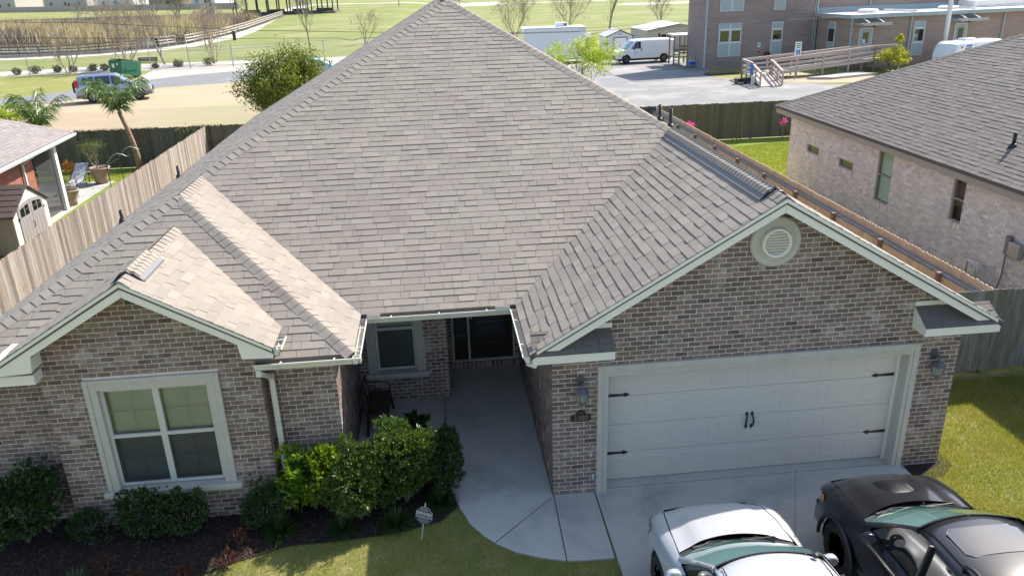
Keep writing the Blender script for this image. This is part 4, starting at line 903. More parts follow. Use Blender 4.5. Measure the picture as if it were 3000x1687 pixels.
    P('windshield_band', 'plastic_black', lambda b: b.grid([[(x, y-.005, z+.004) for x, y, z in map(wt, A)], [(x, y+.035, z+.022) for x, y, z in map(wt, A)]]))
    P('dashboard', 'plastic_gray', lambda b: b.box(-.7, .7, 1.45, 1.8, .95, 1.05))
    rf = []
    for s, hx, z in [(1.97, .635, 1.677), (2.01, .64, 1.694), (2.12, .645, 1.713), (2.4, .655, 1.735), (2.9, .655, 1.74), (3.2, .645, 1.725), (3.32, .635, 1.705), (3.40, .62, 1.65), (3.46, .66, 1.30), (3.46, .72, 1.06)]:
        rf.append([(a*hx, s+(.11*a*a if s < 2.2 else 0)*interp(s, [1.95, 2.2], [1, .4]), z-.05*a*a-(.03*abs(a)**6)) for a in A])
    P('roof', paint, lambda b: b.grid(rf), smooth=True)
    for sd in (-1, 1):
        OUT = [(.80, 1.30, 1.085), (.757, 1.55, 1.285), (.712, 1.80, 1.475), (.688, 2.00, 1.60), (.683, 2.12, 1.63)]
        P('pillar', paint, lambda b: b.grid([[(sd*lerp(wb(1)[0], wt(1)[0], u_), lerp(wb(1)[1], wt(1)[1], u_)-.008, lerp(wb(1)[2], wt(1)[2], u_)+.012*math.sin(PI*u_)+.008), (sd*(lerp(wb(1)[0], wt(1)[0], u_)+.028), lerp(wb(1)[1], wt(1)[1], u_)+.035, lerp(wb(1)[2], wt(1)[2], u_)+.012), (sd*(o_[0]+.006), o_[1]+.02, o_[2]+.012), (sd*o_[0], o_[1]+.03, o_[2]-.01)] for u_, o_ in zip((0, .33, .66, .93, 1.0), OUT)]), smooth=True)
        P('roof_side', paint, lambda b: b.grid([[(sd*x, s, z), (sd*(x+.02), s, z-.012), (sd*(x+.036), s, z-.04), (sd*(x+.034), s, z-.06)] for x, s, z in ((.635, 2.06, 1.642), (.642, 2.3, 1.667), (.652, 2.6, 1.68), (.652, 2.9, 1.68), (.642, 3.2, 1.665), (.632, 3.34, 1.64))]), smooth=True)
        P('pillar', paint, lambda b: b.grid([[(sd*.60, 3.40, 1.62), (sd*.67, 3.34, 1.60), (sd*.68, 3.22, 1.60)], [(sd*.66, 3.45, 1.3), (sd*.755, 3.43, 1.3), (sd*.765, 3.34, 1.3)], [(sd*.72, 3.46, 1.06), (sd*.80, 3.46, 1.06), (sd*.80, 3.38, 1.06)]]), smooth=True)
        P('pillar', 'plastic_black', lambda b: b.bar((sd*.795, 2.42, 1.08), (sd*.665, 2.42, 1.66), .10, .03))
        P('side_window', 'car_glass', lambda b: b.add([(sd*.79, 1.40, 1.085), (sd*.79, 2.38, 1.085), (sd*.67, 2.38, 1.655), (sd*.675, 2.05, 1.63), (sd*.72, 1.72, 1.42)], [(0, 1, 2, 3, 4)]))
        P('side_window', 'car_glass', lambda b: b.add([(sd*.79, 2.46, 1.085), (sd*.79, 3.36, 1.085), (sd*.69, 3.28, 1.57), (sd*.67, 3.1, 1.655), (sd*.67, 2.46, 1.66)], [(0, 1, 2, 3, 4)]))
        P('roof_channel', 'plastic_black', lambda b: b.tube([(sd*.575, s, z) for s, z in ((2.12, 1.668), (2.4, 1.692), (2.9, 1.697), (3.2, 1.682), (3.34, 1.655))], .007, 4))
        P('door_seam', 'plastic_black', lambda b: (b.tube([(sd*(hw(1.36)+.004), 1.38, .48), (sd*(hw(1.36)+.004), 1.36, .90), (sd*(hw(1.36)-.035), 1.355, 1.03)], .004, 4),))
        P('belt_trim', 'plastic_black', lambda b: b.bar((sd*.808, 1.40, 1.09), (sd*.808, 3.4, 1.10), .02, .03))
        P('door_sill', 'plastic_black', lambda b: b.box(min(sd*.72, sd*.90), max(sd*.72, sd*.90), 1.45, 3.55, .36, .47))
        mr = P('mirror', paint if 'mirror_black' not in opts else 'plastic_black', lambda b: b.grid([[(sd*(.98+.10*math.cos(f_)*q), 1.60+k*.045*q2+(.02 if k == 0 else 0), 1.20+.075*math.sin(f_)*q) for f_ in np.linspace(0, 2*PI, 13)] for k, q, q2 in ((0, .15, 1), (0, .75, 1), (.5, 1, 1), (1.6, 1.02, 1), (2.2, .95, 1), (2.3, .5, 1), (2.3, .01, 1))]), smooth=True)
        P('mirror_arm', 'plastic_black', lambda b: b.bar((sd*.80, 1.62, 1.10), (sd*.92, 1.66, 1.15), .06, .04), mr)
        P('mirror_face', 'chrome', lambda b: b.add([(sd*(.98+.085*math.cos(f_)), 1.708, 1.20+.062*math.sin(f_)) for f_ in np.linspace(0, 2*PI, 13)[:-1]], [tuple(range(12))]), mr)
        hl = P('headlight', 'clear_lens', lambda b: b.grid([[(sd*(hw(s)+.006-d_), s, z) for d_, z in ((.0, zsh(s)-.17), (-.004, zsh(s)-.10), (.008, zsh(s)-.03))] for s in (.03, .08, .14, .22, .30)]), smooth=True)
        P('marker_lamp', 'amber', lambda b: b.grid([[(sd*(hw(s)+.010), s, z) for z in (zsh(s)-.16, zsh(s)-.10, zsh(s)-.04)] for s in (.30, .36, .42)]), hl)
        P('door_handle', paint, lambda b: b.bar((sd*.92, 2.15, .92), (sd*.92, 2.33, .92), .03, .035))
        for c, r in AW: P('arch_liner', 'plastic_black', lambda b: b.grid([[(sd*x, c+.44*math.cos(a), R_+.44*math.sin(a)) for x in (.55, .90)] for a in np.linspace(-.25, PI+.25, 15)]))
        if 'flare' in opts:
            for c, r in AW: P('fender_flare', 'plastic_black', lambda b: b.tube([(sd*(hw(c)+.035), c+.46*math.cos(a), R_+.46*math.sin(a)) for a in np.linspace(-.1, PI+.1, 20)], .03, 6), smooth=True)
        for c, r in AW: wheel(t, mx, sd*.80, c, R_, .25, sd, 'steel' if 'flare' not in opts else 'plastic_black')
    P('front_bumper', paint, lambda b: b.grid([[(x, y, z) for x, y in ((-.90, .40), (-.86, .12), (-.70, -.02), (-.35, -.07), (0, -.085), (.35, -.07), (.70, -.02), (.86, .12), (.90, .40))] for z in (.36, .42, .60, .64)]), smooth=True)
    P('grille', 'plastic_black', lambda b: b.grid([[(x, -.005-.045*(1-(x/.6)**2), z) for x in (-.6, -.4, -.2, 0, .2, .4, .6)] for z in (.64, .86)]))
    P('underbody', 'plastic_black', lambda b: b.box(-.70, .70, .30, 5.15, .40, .80))
    P('bed_cover', 'plastic_black', lambda b: b.box(-.80, .80, 3.48, 5.28, 1.05, 1.09))
    P('tailgate', paint, lambda b: b.box(-.86, .86, 5.26, 5.32, .55, 1.09), bevel=.02)
    if 'scoop' in opts:
        sc_ = P('hood_scoop', paint, lambda b: b.grid([[(x*k_, s, z+dz*(1-abs(x/.27)**4)) for x in (-.27, -.255, -.2, -.1, 0, .1, .2, .255, .27)] for s, z, dz, k_ in ((.42, 1.10, 0.0, 1.0), (.435, 1.10, .05, .99), (.48, 1.105, .062, .99), (.62, 1.12, .052, .97), (.78, 1.14, .022, .93), (.85, 1.15, .0, .91))]), smooth=True)
    if 'antenna' in opts: P('antenna', 'plastic_black', lambda b: b.tube([(.83, 1.05, 1.07), (.835, 1.0, 1.25), (.845, .82, 1.95)], [.006, .004, .002], 5))
    if 'roof_badge' in opts: P('roof_antenna', 'plastic_black', lambda b: b.lathe([(.04, 1.70), (.035, 1.73), (.01, 1.735)], 10, (.52, 2.12, 0)), smooth=True)
    if 'sunroof' in opts:
        rr = [(-.44, 2.30), (-.38, 2.24), (.38, 2.24), (.44, 2.30), (.44, 2.66), (.38, 2.72), (-.38, 2.72), (-.44, 2.66)]
        zr = lambda x: 1.737-.05*(x/.655)**2-.03*abs(x/.655)**6
        P('sunroof', 'car_glass', smooth=True, fn=lambda b: b.grid([[(x*k_, s, zr(x)+.008) for x in np.linspace(-.44, .44, 13)] for s, k_ in ((2.245, .88), (2.30, 1), (2.48, 1), (2.66, 1), (2.715, .88))]))
        P('sunroof_seal', 'steel', lambda b: b.tube([(x, s, zr(x)+.007) for x, s in rr+rr[:1]], .005, 5))
    if 'rack' in opts:
        for sd in (-1, 1): P('roof_rail', 'plastic_black', lambda b: b.tube([(sd*.60, 2.86, 1.69), (sd*.59, 2.88, 1.75), (sd*.585, 2.98, 1.785), (sd*.58, 3.2, 1.79), (sd*.58, 4.2, 1.78)], .022, 8), smooth=True)
    if 'tow' in opts: pass
    return t
pickup('silver pickup truck parked facing the garage, nearest the walkway', 1.93, -1.74, 'silver', 'screen_green', ('antenna', 'roof_badge'))
pickup('black pickup truck with hood scoop parked facing the garage beside the lawn', 4.56, -1.42, 'black_paint', 'screen_green', ('scoop', 'sunroof', 'rack', 'flare'))

# ================================================================ porch bench, yard sign
def porch_bench():
    t = thing('metal_bench', 'brown metal bench with hoop back standing on the shaded porch', 'bench', (-2.95, 2.75, 0))
    def P(name, m, fn): b = MB(); fn(b); return b.build(name, M[m], t, smooth=False)
    P('seat', 'rust', lambda b: b.grid([[(-3.16, y, z), (-3.12, y, z+.012), (-2.78, y, z+.012), (-2.74, y, z)] for y, z in ((2.26, .42), (2.29, .445), (2.7, .44), (3.2, .445), (3.23, .42))]))
    for x, y, dx, dy in ((-3.13, 2.30, -.04, -.05), (-2.78, 2.30, .05, -.05), (-3.13, 3.19, -.04, .05), (-2.78, 3.19, .05, .05)):
        P('leg', 'rust', lambda b: b.bar((x, y, .43), (x+dx, y+dy, .004), .055, .02))
    P('back_hoop', 'rust', lambda b: b.tube([(-3.15, 2.28, .43), (-3.22, 2.25, .65), (-3.24, 2.32, .80), (-3.25, 2.75, .84), (-3.24, 3.16, .80), (-3.22, 3.24, .65), (-3.15, 3.20, .43)], .016, 7))
    P('back_splat', 'rust', lambda b: b.add([(-3.155, 2.62, .44), (-3.155, 2.88, .44), (-3.245, 2.86, .83), (-3.245, 2.64, .83)], [(0, 1, 2, 3)]))
    for y in (2.30, 3.19): P('arm', 'rust', lambda b: b.tube([(-3.235, y, .66), (-3.0, y, .66), (-2.82, y, .64), (-2.76, y, .56), (-2.77, y, .43)], .012, 6))
porch_bench()
def yard_sign():
    x, y = -2.1, -.72; t = thing('yard_sign', 'small dark octagonal security sign reading DEPENDABLE in the mulch bed', 'sign', (x, y, 0), 0)
    mw = Matrix.Translation((x, y, .36)) @ Matrix.Rotation(RAD(-22), 4, 'Z') @ Matrix.Rotation(RAD(4), 4, 'Y') @ Matrix.Rotation(RAD(-16), 4, 'X')
    def P(name, m, fn): b = MB(); b.M = mw; fn(b); return b.build(name, M[m], t)
    oc = lambda r: [(r*math.cos(PI/8+i*PI/4), r*math.sin(PI/8+i*PI/4)) for i in range(8)]
    P('post', 'steel', lambda b: b.box(-.010, .010, .004, .012, -.38, .20))
    P('sign_border', 'paper', lambda b: b.prism(oc(.1425), -.002, .003)); P('sign_face', 'sign_black', lambda b: b.prism(oc(.139), -.0045, -.002))
    for s, z, sz_, sx_ in (('DEPENDABLE', .028, .068, .62),):
        text_mesh('lettering', s, sz_, M['paper'], t, mw @ Matrix.Translation((0, -.0055, z)) @ FACE_Y, .0008, (sx_, 1.0), .0006)
    P('sign_stripe', 'print_gray', lambda b: b.prism([(-.125, -.035), (.125, -.035), (.125, -.010), (-.125, -.010)], -.0055, -.0045))
    P('small_print', 'print_gray', lambda b: [b.prism([(a, z), (a+l, z), (a+l, z+.012), (a, z+.012)], -.0055, -.0045) for z, xs in ((.095, ((-.06, .12),)), (.075, ((-.07, .14),)), (-.058, ((-.08, .16),)), (-.085, ((-.09, .045), (-.035, .045), (.02, .065))), (-.108, ((-.05, .10),))) for a, l in xs])
yard_sign()

# ================================================================ foliage builders
def rand_dirs(n, up=0.0):
    d = nr.normal(size=(n, 3)); d[:, 2] += up; return d/np.linalg.norm(d, axis=1)[:, None]
def leaf_mesh(name, C, D, L, W, m, parent, tint=None, droop=0.0, fold=.25, kind=None):
    """one kinked leaf (two quads) per point C, growing along D"""
    n = len(C); L = np.broadcast_to(L, n)[:, None]; W = np.broadcast_to(W, n)[:, None]
    s = np.cross(D, nr.normal(size=(n, 3))); s /= np.linalg.norm(s, axis=1)[:, None]+1e-9
    nn = np.cross(s, D); mid = C+D*L*.5+nn*L*fold*.25; tip = C+D*L-np.array([0, 0, 1.])*L*droop
    vs = np.concatenate([C, mid-s*W/2, mid+s*W/2, tip]); i = np.arange(n)
    f = np.stack([i, i+2*n, i+3*n, i+n], 1)
    return np_mesh(name, vs, f, m, parent, kind, nr.random(n) if tint is None else tint)
def shell_points(n, c, r, core=.55, bumps=7, seed=0):
    """points in the outer part of a lumpy ellipsoid"""
    q = np.random.default_rng(seed); d = q.normal(size=(n, 3)); d /= np.linalg.norm(d, axis=1)[:, None]
    k = q.normal(size=(bumps, 3)); k /= np.linalg.norm(k, axis=1)[:, None]; a = q.uniform(.18, .48, bumps)
    f = .74+sum(a[i]*np.exp(-6*(1-d@k[i])) for i in range(bumps)); rad = (core+(1-core)*q.random(n)**.6)*f
    return np.array(c)+d*rad[:, None]*np.array(r), d
def shrub(name, label, cat, base, c, r, n, L, W, m, seed, group=None, stems=6, out=.9, up_=.3, core=.5, extra=None):
    """extra: list of (centre offset, radii) lumps"""
    t = thing(name, label, cat, base, 0, group); b = MB()
    for i in range(stems):
        a = 2*PI*i/stems+rng.random(); e = (c[0]+math.cos(a)*r[0]*.5, c[1]+math.sin(a)*r[1]*.5, c[2]+r[2]*.2)
        b.tube([base, tuple(lerp(base[k], e[k], .5)+rng.uniform(-.03, .03) for k in range(3)), e], [.016, .011, .005], 5)
    b.build('stem', M['bark'], t)
    Cs, Ds = [], []
    lumps = [((0, 0, 0), r, 1.0)]+list(extra or [])
    for (o_, rr, fr) in lumps:
        k = int(n*fr*1.9/8); P_, d = shell_points(k, (c[0]+o_[0], c[1]+o_[1], c[2]+o_[2]), rr, core, seed=seed+int(100*abs(o_[0]+o_[2])))
        for j in range(8):   # whorl of leaves at each shoot tip
            dd = d*out+nr.normal(size=(k, 3))*.62+np.array([0, 0, up_]); dd /= np.linalg.norm(dd, axis=1)[:, None]
            Cs.append(P_+nr.normal(size=(k, 3))*L*.18); Ds.append(dd)
    C = np.concatenate(Cs); D = np.concatenate(Ds); k = C[:, 2] > .03; C, D = C[k], D[k]
    leaf_mesh('foliage', C, D, L*nr.uniform(.6, 1.15, len(C)), W*nr.uniform(.7, 1.1, len(C)), M[m], t)
    return t
def tuft(name, label, cat, base, n, L, m, seed, group=None, wd=.012, spread=1.0):
    """arching strap leaves"""
    t = thing(name, label, cat, base, 0, group); a = nr.random(n)*2*PI; l = L*nr.uniform(.55, 1.1, n); e = nr.uniform(.15, 1.25, n)*spread
    base_ = np.array(base)+np.stack([np.cos(a), np.sin(a), 0*a], 1)*.05*nr.random(n)[:, None]; h = np.stack([np.cos(a), np.sin(a), 0*a], 1); s = np.stack([-np.sin(a), np.cos(a), 0*a], 1)*wd/2
    P_ = []
    for q in (0, .4, .75, 1.0):
        P_.append(base_+h*(l*np.sin(e)*q)[:, None]+np.stack([0*a, 0*a, l*np.cos(e)*q-l*.55*np.sin(e)*q*q+.0], 1)+0)
    P_ = [np.maximum(p, [-1e9, -1e9, base[2]+.012]) for p in P_]
    vs = np.concatenate([P_[0]-s, P_[0]+s, P_[1]-s, P_[1]+s, P_[2]-s*.8, P_[2]+s*.8, P_[3]-s*.15, P_[3]+s*.15]); i = np.arange(n)
    f = np.concatenate([np.stack([i+2*k*n, i+(2*k+1)*n, i+(2*k+3)*n, i+(2*k+2)*n], 1) for k in range(3)])
    np_mesh('foliage', vs, f, M[m], t, None, np.tile(nr.random(n), 3)); return t
def branch_tree(mb, p, d, L, r, depth, spread, gr, tips, up_=.25, n=4, kids=(2, 3), minr=.008):
    k = 3; pts = [p]; dd = d
    for i in range(k):
        dd = nrm(dd+gr.normal(size=3)*.10+V(0, 0, up_*.15)); pts.append(pts[-1]+dd*L/k)
    mb.tube(pts, [lerp(r, r*.68, i/k) for i in range(k+1)], n if r > .03 else 3, caps=False)
    if depth == 0: tips.append((pts[-1], dd)); return
    for i in range(gr.integers(kids[0], kids[1]+1)):
        q = nrm(dd+gr.normal(size=3)*spread+V(0, 0, up_)); branch_tree(mb, pts[-1] if i else pts[-1], q, L*gr.uniform(.62, .85), max(minr, r*gr.uniform(.5, .68)), depth-1, spread, gr, tips, up_, n, kids, minr)
    if depth > 1 and gr.random() < .8:
        q = nrm(dd+gr.normal(size=3)*spread*1.2); branch_tree(mb, pts[1], q, L*.6, max(minr, r*.45), depth-2, spread, gr, tips, up_, n, kids, minr)

# ---- front bed planting
shrub('gardenia_shrub', 'sunlit broad-leaved bright green shrub beside the downspout', 'shrub', (-3.88, .2, -.02), (-3.88, .2, .60), (.50, .44, .48), 1150, .125, .052, 'leaf_bright', 1, stems=5, out=.7, up_=.6, extra=[((.22, .05, .26), (.24, .2, .24), .3), ((-.3, -.1, -.1), (.25, .25, .3), .25)])
shrub('pittosporum_shrub', 'rounded glossy shrub between the bright shrub and the tallest one', 'shrub', (-3.12, -.16, -.02), (-3.12, -.16, .68), (.44, .42, .62), 4200, .075, .023, 'leaf_mid', 2, 'glossy shrubs by the porch', extra=[((-.12, .1, .52), (.14, .14, .25), .12), ((.22, .1, .38), (.16, .16, .25), .15), ((-.35, 0, -.2), (.25, .25, .3), .2)])
shrub('pittosporum_shrub', 'tallest glossy shrub, sunlit, in front of the porch', 'shrub', (-2.40, .16, -.02), (-2.40, .16, .72), (.54, .52, .64), 5200, .08, .025, 'leaf_mid', 3, 'glossy shrubs by the porch', extra=[((-.15, .1, .42), (.3, .3, .35), .25), ((.28, .0, .32), (.25, .25, .3), .2), ((-.3, -.2, -.25), (.25, .25, .3), .15)])
shrub('pittosporum_shrub', 'shaded dark shrub leaning over the walkway edge', 'shrub', (-1.84, .45, -.02), (-1.80, .45, .56), (.36, .42, .50), 2600, .08, .025, 'leaf_dark', 4, 'glossy shrubs by the porch', extra=[((.12, .25, .25), (.2, .25, .25), .2)])
shrub('camellia_shrub', 'left of two dark shrubs under the big window', 'shrub', (-6.45, -.10, -.02), (-6.45, -.12, .38), (.46, .34, .38), 2600, .05, .026, 'leaf_dark', 5, 'dark shrubs under the window', extra=[((.1, 0, .34), (.10, .10, .16), .08), ((-.25, 0, .26), (.12, .12, .16), .1)])
shrub('camellia_shrub', 'right of two dark shrubs under the big window', 'shrub', (-5.80, -.15, -.02), (-5.80, -.18, .38), (.46, .34, .38), 2600, .05, .026, 'leaf_dark', 6, 'dark shrubs under the window', extra=[((-.05, 0, .36), (.09, .09, .16), .08), ((.25, 0, .28), (.10, .10, .16), .08)])
shrub('ligustrum_shrub', 'large dark glossy shrub at the left end of the bed', 'shrub', (-8.25, -.02, -.02), (-8.25, -.05, .70), (.62, .52, .56), 3400, .075, .036, 'leaf_dark', 7, extra=[((.25, .1, .25), (.3, .3, .35), .3), ((-.4, -.2, -.2), (.4, .4, .4), .3)])
shrub('pittosporum_shrub', 'low dark shrub between the window bay and the bright shrub', 'shrub', (-4.66, .0, -.02), (-4.66, -.02, .30), (.40, .32, .34), 2300, .06, .02, 'leaf_dark', 8, 'glossy shrubs by the porch', extra=[((.05, 0, .28), (.16, .16, .25), .2)])
shrub('pittosporum_shrub', 'low dark shrub between the big end shrub and the window', 'shrub', (-7.36, .05, -.02), (-7.36, .0, .20), (.36, .3, .26), 1500, .055, .018, 'leaf_dark', 9, 'glossy shrubs by the porch')
shrub('lily_plant', 'upright leafy plant at the porch edge by the walkway', 'plant', (-2.25, 1.75, -.02), (-2.25, 1.75, .38), (.25, .25, .30), 210, .20, .07, 'leaf_dark', 10, stems=4, up_=.8, core=.25)
for i, (x, y, s_, lb) in enumerate(((-6.75, -1.02, .95, 'leftmost reddish nandina low in the mulch'), (-6.18, -1.38, 1.0, 'largest reddish nandina, in front of the left dark shrub'), (-5.55, -1.25, .75, 'reddish nandina in front of the gap between the dark shrubs'), (-5.02, -1.05, .8, 'reddish nandina right of the window sill, near the lawn edge'), (-4.92, -.55, .85, 'reddish nandina nearest the window bay corner'))):
    shrub('nandina_plant', lb, 'plant', (x, y, -.02), (x, y, .20*s_), (.20*s_, .18*s_, .20*s_), int(520*s_), .045, .014, 'leaf_red', 20+i, 'small red nandinas in the mulch', stems=4, core=.2)
for i, (x, y, L_, n_, lb) in enumerate(((-7.62, -1.35, .34, 240, 'strappy liriope clump at the lower left of the bed'), (-7.05, -1.25, .40, 300, 'strappy liriope clump beside the leftmost nandina'), (-4.35, -.35, .42, 420, 'largest liriope clump, in front of the bright shrub'), (-3.40, -.42, .36, 300, 'liriope clump left of the yard sign, below the glossy shrub'), (-2.55, -.42, .38, 320, 'liriope clump just left of the yard sign'), (-1.86, .02, .40, 420, 'liriope clump at the curve of the walkway'), (-1.98, 1.35, .36, 300, 'liriope clump by the porch slab corner'), (-2.95, 1.55, .34, 260, 'liriope clump in front of the porch bench'), (-8.3, -1.3, .36, 260, 'yellowing liriope clump under the large end shrub'))):
    tuft('liriope_clump', lb, 'plant', (x, y, -.015), n_, L_, 'leaf_dark' if i != 8 else 'leaf_olive', i, 'liriope clumps along the bed')

# ================================================================ fences
def picket(x, y, w_, h_, th, ax, t, z0=0.0, ear=.03):
    """dog-eared board; ax='x' runs along x"""
    q = [(-w_/2, z0), (w_/2, z0), (w_/2, z0+h_-ear), (w_/2-ear, z0+h_), (-w_/2+ear, z0+h_), (-w_/2, z0+h_-ear)]
    b = MB()
    if ax == 'x': b.prism([(x+a, z) for a, z in q], y-th/2, y+th/2, 'y')
    else: b.prism([(y+a, z) for a, z in q], x-th/2, x+th/2, 'x')
    return (b.v, b.f, t)
def fence(label, ax, fixed, a, b_, h_, m, post_side, step=.148, rails=(.35, 1.0, 1.6), z0=0.0, postm='wood_post', jig=.02, tm=(.5, .22)):
    mid = (a+b_)/2; t = thing('privacy_fence', label, 'fence', (mid, fixed, z0) if ax == 'x' else (fixed, mid, z0))
    pcs = []; q = a
    while q < b_:
        tt = min(1, max(0, rng.gauss(*tm))); hh = h_+rng.uniform(-jig, jig); w_ = step-.006
        pcs.append(picket(q+step/2 if ax == 'x' else fixed+rng.uniform(-.003, .003), fixed+rng.uniform(-.003, .003) if ax == 'x' else q+step/2, w_, hh, .018, ax, tt, z0)); q += step
    emit('picket', pcs, M[m], t, 300, 'pickets', min_px=0)
    for z in rails:
        b = MB()
        if ax == 'x': b.box(a, b_, min(fixed, fixed+post_side*.05)+(.0095 if post_side > 0 else 0), max(fixed, fixed+post_side*.05)-(.0095 if post_side < 0 else 0), z0+z, z0+z+.09)
        else: b.box(min(fixed, fixed+post_side*.05)+(.0095 if post_side > 0 else 0), max(fixed, fixed+post_side*.05)-(.0095 if post_side < 0 else 0), a, b_, z0+z, z0+z+.09)
        b.build('rail', M[m], t)
    q = a+.05
    while q < b_:
        b = MB(); c = fixed+post_side*.10
        if ax == 'x': b.box(q-.045, q+.045, c-.045, c+.045, z0-.05, z0+h_-.05)
        else: b.box(c-.045, c+.045, q-.045, q+.045, z0-.05, z0+h_-.05)
        b.build('post', M[postm], t); q += 2.4
    return t
fence('sun-bleached wooden fence left of the house', 'y', -12.45, 4.0, 28.3, 1.83, 'wood_gray', -1, tm=(.5, .28))
fence('dark mossy back fence behind the palms', 'x', 28.5, -30.0, -5.0, 1.83, 'wood_dark', 1)
fence('dark mossy back fence behind the pink azaleas', 'x', 28.3, 5.0, 24.0, 1.83, 'wood_dark', 1)
# vine along the top of the dark fence
qv = np.stack([nr.uniform(-20, -8, 1100), 28.5+nr.normal(0, .03, 1100), 1.81+np.abs(nr.normal(0, .03, 1100))], 1); qv = qv[(np.sin(qv[:, 0]*1.9)+np.sin(qv[:, 0]*.7+1)) > -.7]
tv = thing('fence_vine', 'thin dark vine along the top of the palm-side back fence', 'vine', (-14, 28.5, 1.8)); leaf_mesh('foliage', qv, rand_dirs(len(qv), .6), .06, .03, M['leaf_dark'], tv)
# right boundary fence: near boards between posts, far dog-eared pickets, gray top rail
fr = thing('board_fence', 'two-sided tan board fence with brown posts right of the house', 'fence', (9.5, 15, 0))
pcs = []; q = 2.95
while q < 28.2: pcs.append(boxpc(9.40, 9.418, q+.003, q+.145, 0, 1.55+rng.uniform(-.008, .008), min(1, max(0, rng.gauss(.5, .25))))); q += .148
emit('board', pcs, M['wood_new'], fr, 300, 'boards', 0)
pcs = []; q = 2.95
while q < 28.2: pcs.append(picket(9.56, q+.074, .142, 1.80+rng.uniform(-.012, .012), .018, 'y', min(1, max(0, rng.gauss(.62, .2))))); q += .148
emit('picket', pcs, M['wood_new'], fr, 200, 'pickets', 0)
part('top_rail', M['rail_gray'], lambda b: b.box(9.40, 9.535, 2.95, 28.2, 1.565, 1.605), fr)
q = 4.55
while q < 28.3:
    part('post', M['wood_post'], lambda b: b.box(9.30, 9.395, q-.05, q+.05, -.05, 1.64), fr); q += 2.42
# side gate section joining the garage
gt = thing('side_gate', 'greenish picket gate with black hinges beside the garage', 'gate', (8.6, 2.9, 0)); pcs = []; q = 6.74; i = 0
while q < 12.2:
    gap = .012 if 7.0 < q < 7.15 or 8.15 < q < 8.3 else 0
    pcs.append(picket(q+.074+gap, 2.90, .142, 1.80+rng.uniform(-.01, .012), .018, 'x', min(1, max(0, rng.gauss(.5, .25))), .06)); q += .148
emit('picket', pcs, M['wood_green'], gt, 300, 'pickets', 0)
for z in (.35, 1.5): part('rail', M['wood_green'], lambda b: b.box(6.72, 12.2, 2.911, 2.95, z, z+.09), gt)
part('post', M['wood_post'], lambda b: b.box(6.72, 6.80, 2.955, 3.05, 0, 1.7), gt)
for x, z in ((7.45, 1.62), (7.15, .95), (7.22, .32), (8.55, .55)):
    hz = part('hinge', M['iron'], lambda b: (b.prism([(x-.17, z), (x-.12, z+.02), (x-.05, z+.022), (x-.02, z+.055), (x+.02, z+.055), (x+.05, z+.022), (x+.12, z+.02), (x+.17, z), (x+.12, z-.02), (x+.05, z-.022), (x+.02, z-.055), (x-.02, z-.055), (x-.05, z-.022), (x-.12, z-.02)], 2.872, 2.889)), gt)
part('gate_stile', M['iron'], lambda b: b.box(7.142, 7.158, 2.878, 2.889, .15, 1.5), gt)

# ================================================================ right neighbour
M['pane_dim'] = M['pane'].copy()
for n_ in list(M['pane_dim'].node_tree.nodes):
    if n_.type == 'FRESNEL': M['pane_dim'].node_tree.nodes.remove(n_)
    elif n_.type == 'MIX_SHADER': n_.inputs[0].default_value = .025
M['painted_reflection'] = mat('reflected_green_paint', (.22, .28, .05), (.12, .16, .03), 8, .8)  # green reflection in the small windows, painted as a solid colour
M['blind_green'] = mat('green_white_blind', (.50, .60, .48), rough=.5)
def gable_free_hip(house_, planes_, m, seed, expo=.143, cap=300, wmin=.18, wmax=.34):
    b = MB()
    for P in planes_: deck(b, P)
    r = b.build('roof', M['deck'], house_); pcs = []
    for i, P in enumerate(planes_): pcs += shingles(P, expo, wmin, wmax, seed=seed+i)
    emit('shingle', pcs, M[m], r, cap, 'shingles'); return r
rn = thing('pale_brick_house', 'pale washed brick house with dark gray roof, right of the main house', 'house', (17, 9, 0))
rx, ryb, rz, RPT = 11.42, 18.42, 3.20, .504
RW = 12.0; k = RW/2
ryf = -8
P_l = [(rx, ryf, rz), (rx, ryb, rz), (rx+k, ryb-k, rz+RPT*k), (rx+k, ryf, rz+RPT*k)]
P_b = [(rx, ryb, rz), (rx+RW, ryb, rz), (rx+k, ryb-k, rz+RPT*k)]
P_r = [(rx+RW, ryf, rz), (rx+k, ryf, rz+RPT*k), (rx+k, ryb-k, rz+RPT*k), (rx+RW, ryb, rz)]
rroof = gable_free_hip(rn, [P_l, P_b, P_r], 'shingle_dark', 60)
emit('ridge_cap', caps((rx, ryb, rz), (rx+k, ryb-k, rz+RPT*k), V(-RPT, 0, 1), V(0, RPT, 1), seed=3)+caps((rx+k, ryf, rz+RPT*k), (rx+k, ryb-k, rz+RPT*k), V(-RPT, 0, 1), V(RPT, 0, 1), seed=4), M['shingle_dark'], rroof, 200)
wx = 11.78; wy = 17.75
rc = MB()
holes = [(wy-16.28, wy-15.38, 1.86, 2.14), (wy-13.95, wy-13.02, 1.84, 2.12), (wy-11.62, wy-10.82, 1.30, 2.92), (wy-8.0, wy-7.5, 1.72, 2.90)]
rb_ = brick_wall((wx, wy, 0), (0, -1, 0), (-1, 0, 0), 20.0, 3.0, rectspan(20.0, tuple(holes)), 31)
rb_ += brick_wall((wx+11.3, wy, 0), (-1, 0, 0), (0, 1, 0), 11.3, 3.0, rectspan(11.3), 32)
e_ = sorted(holes)
y_ = 0
for (a, b2, c, d) in holes:
    rc.box(wx+.002, wx+.12, wy-a, wy-y_, -.1, 3.05); rc.box(wx+.002, wx+.12, wy-b2, wy-a, -.1, c); rc.box(wx+.002, wx+.12, wy-b2, wy-a, d, 3.05); y_ = b2
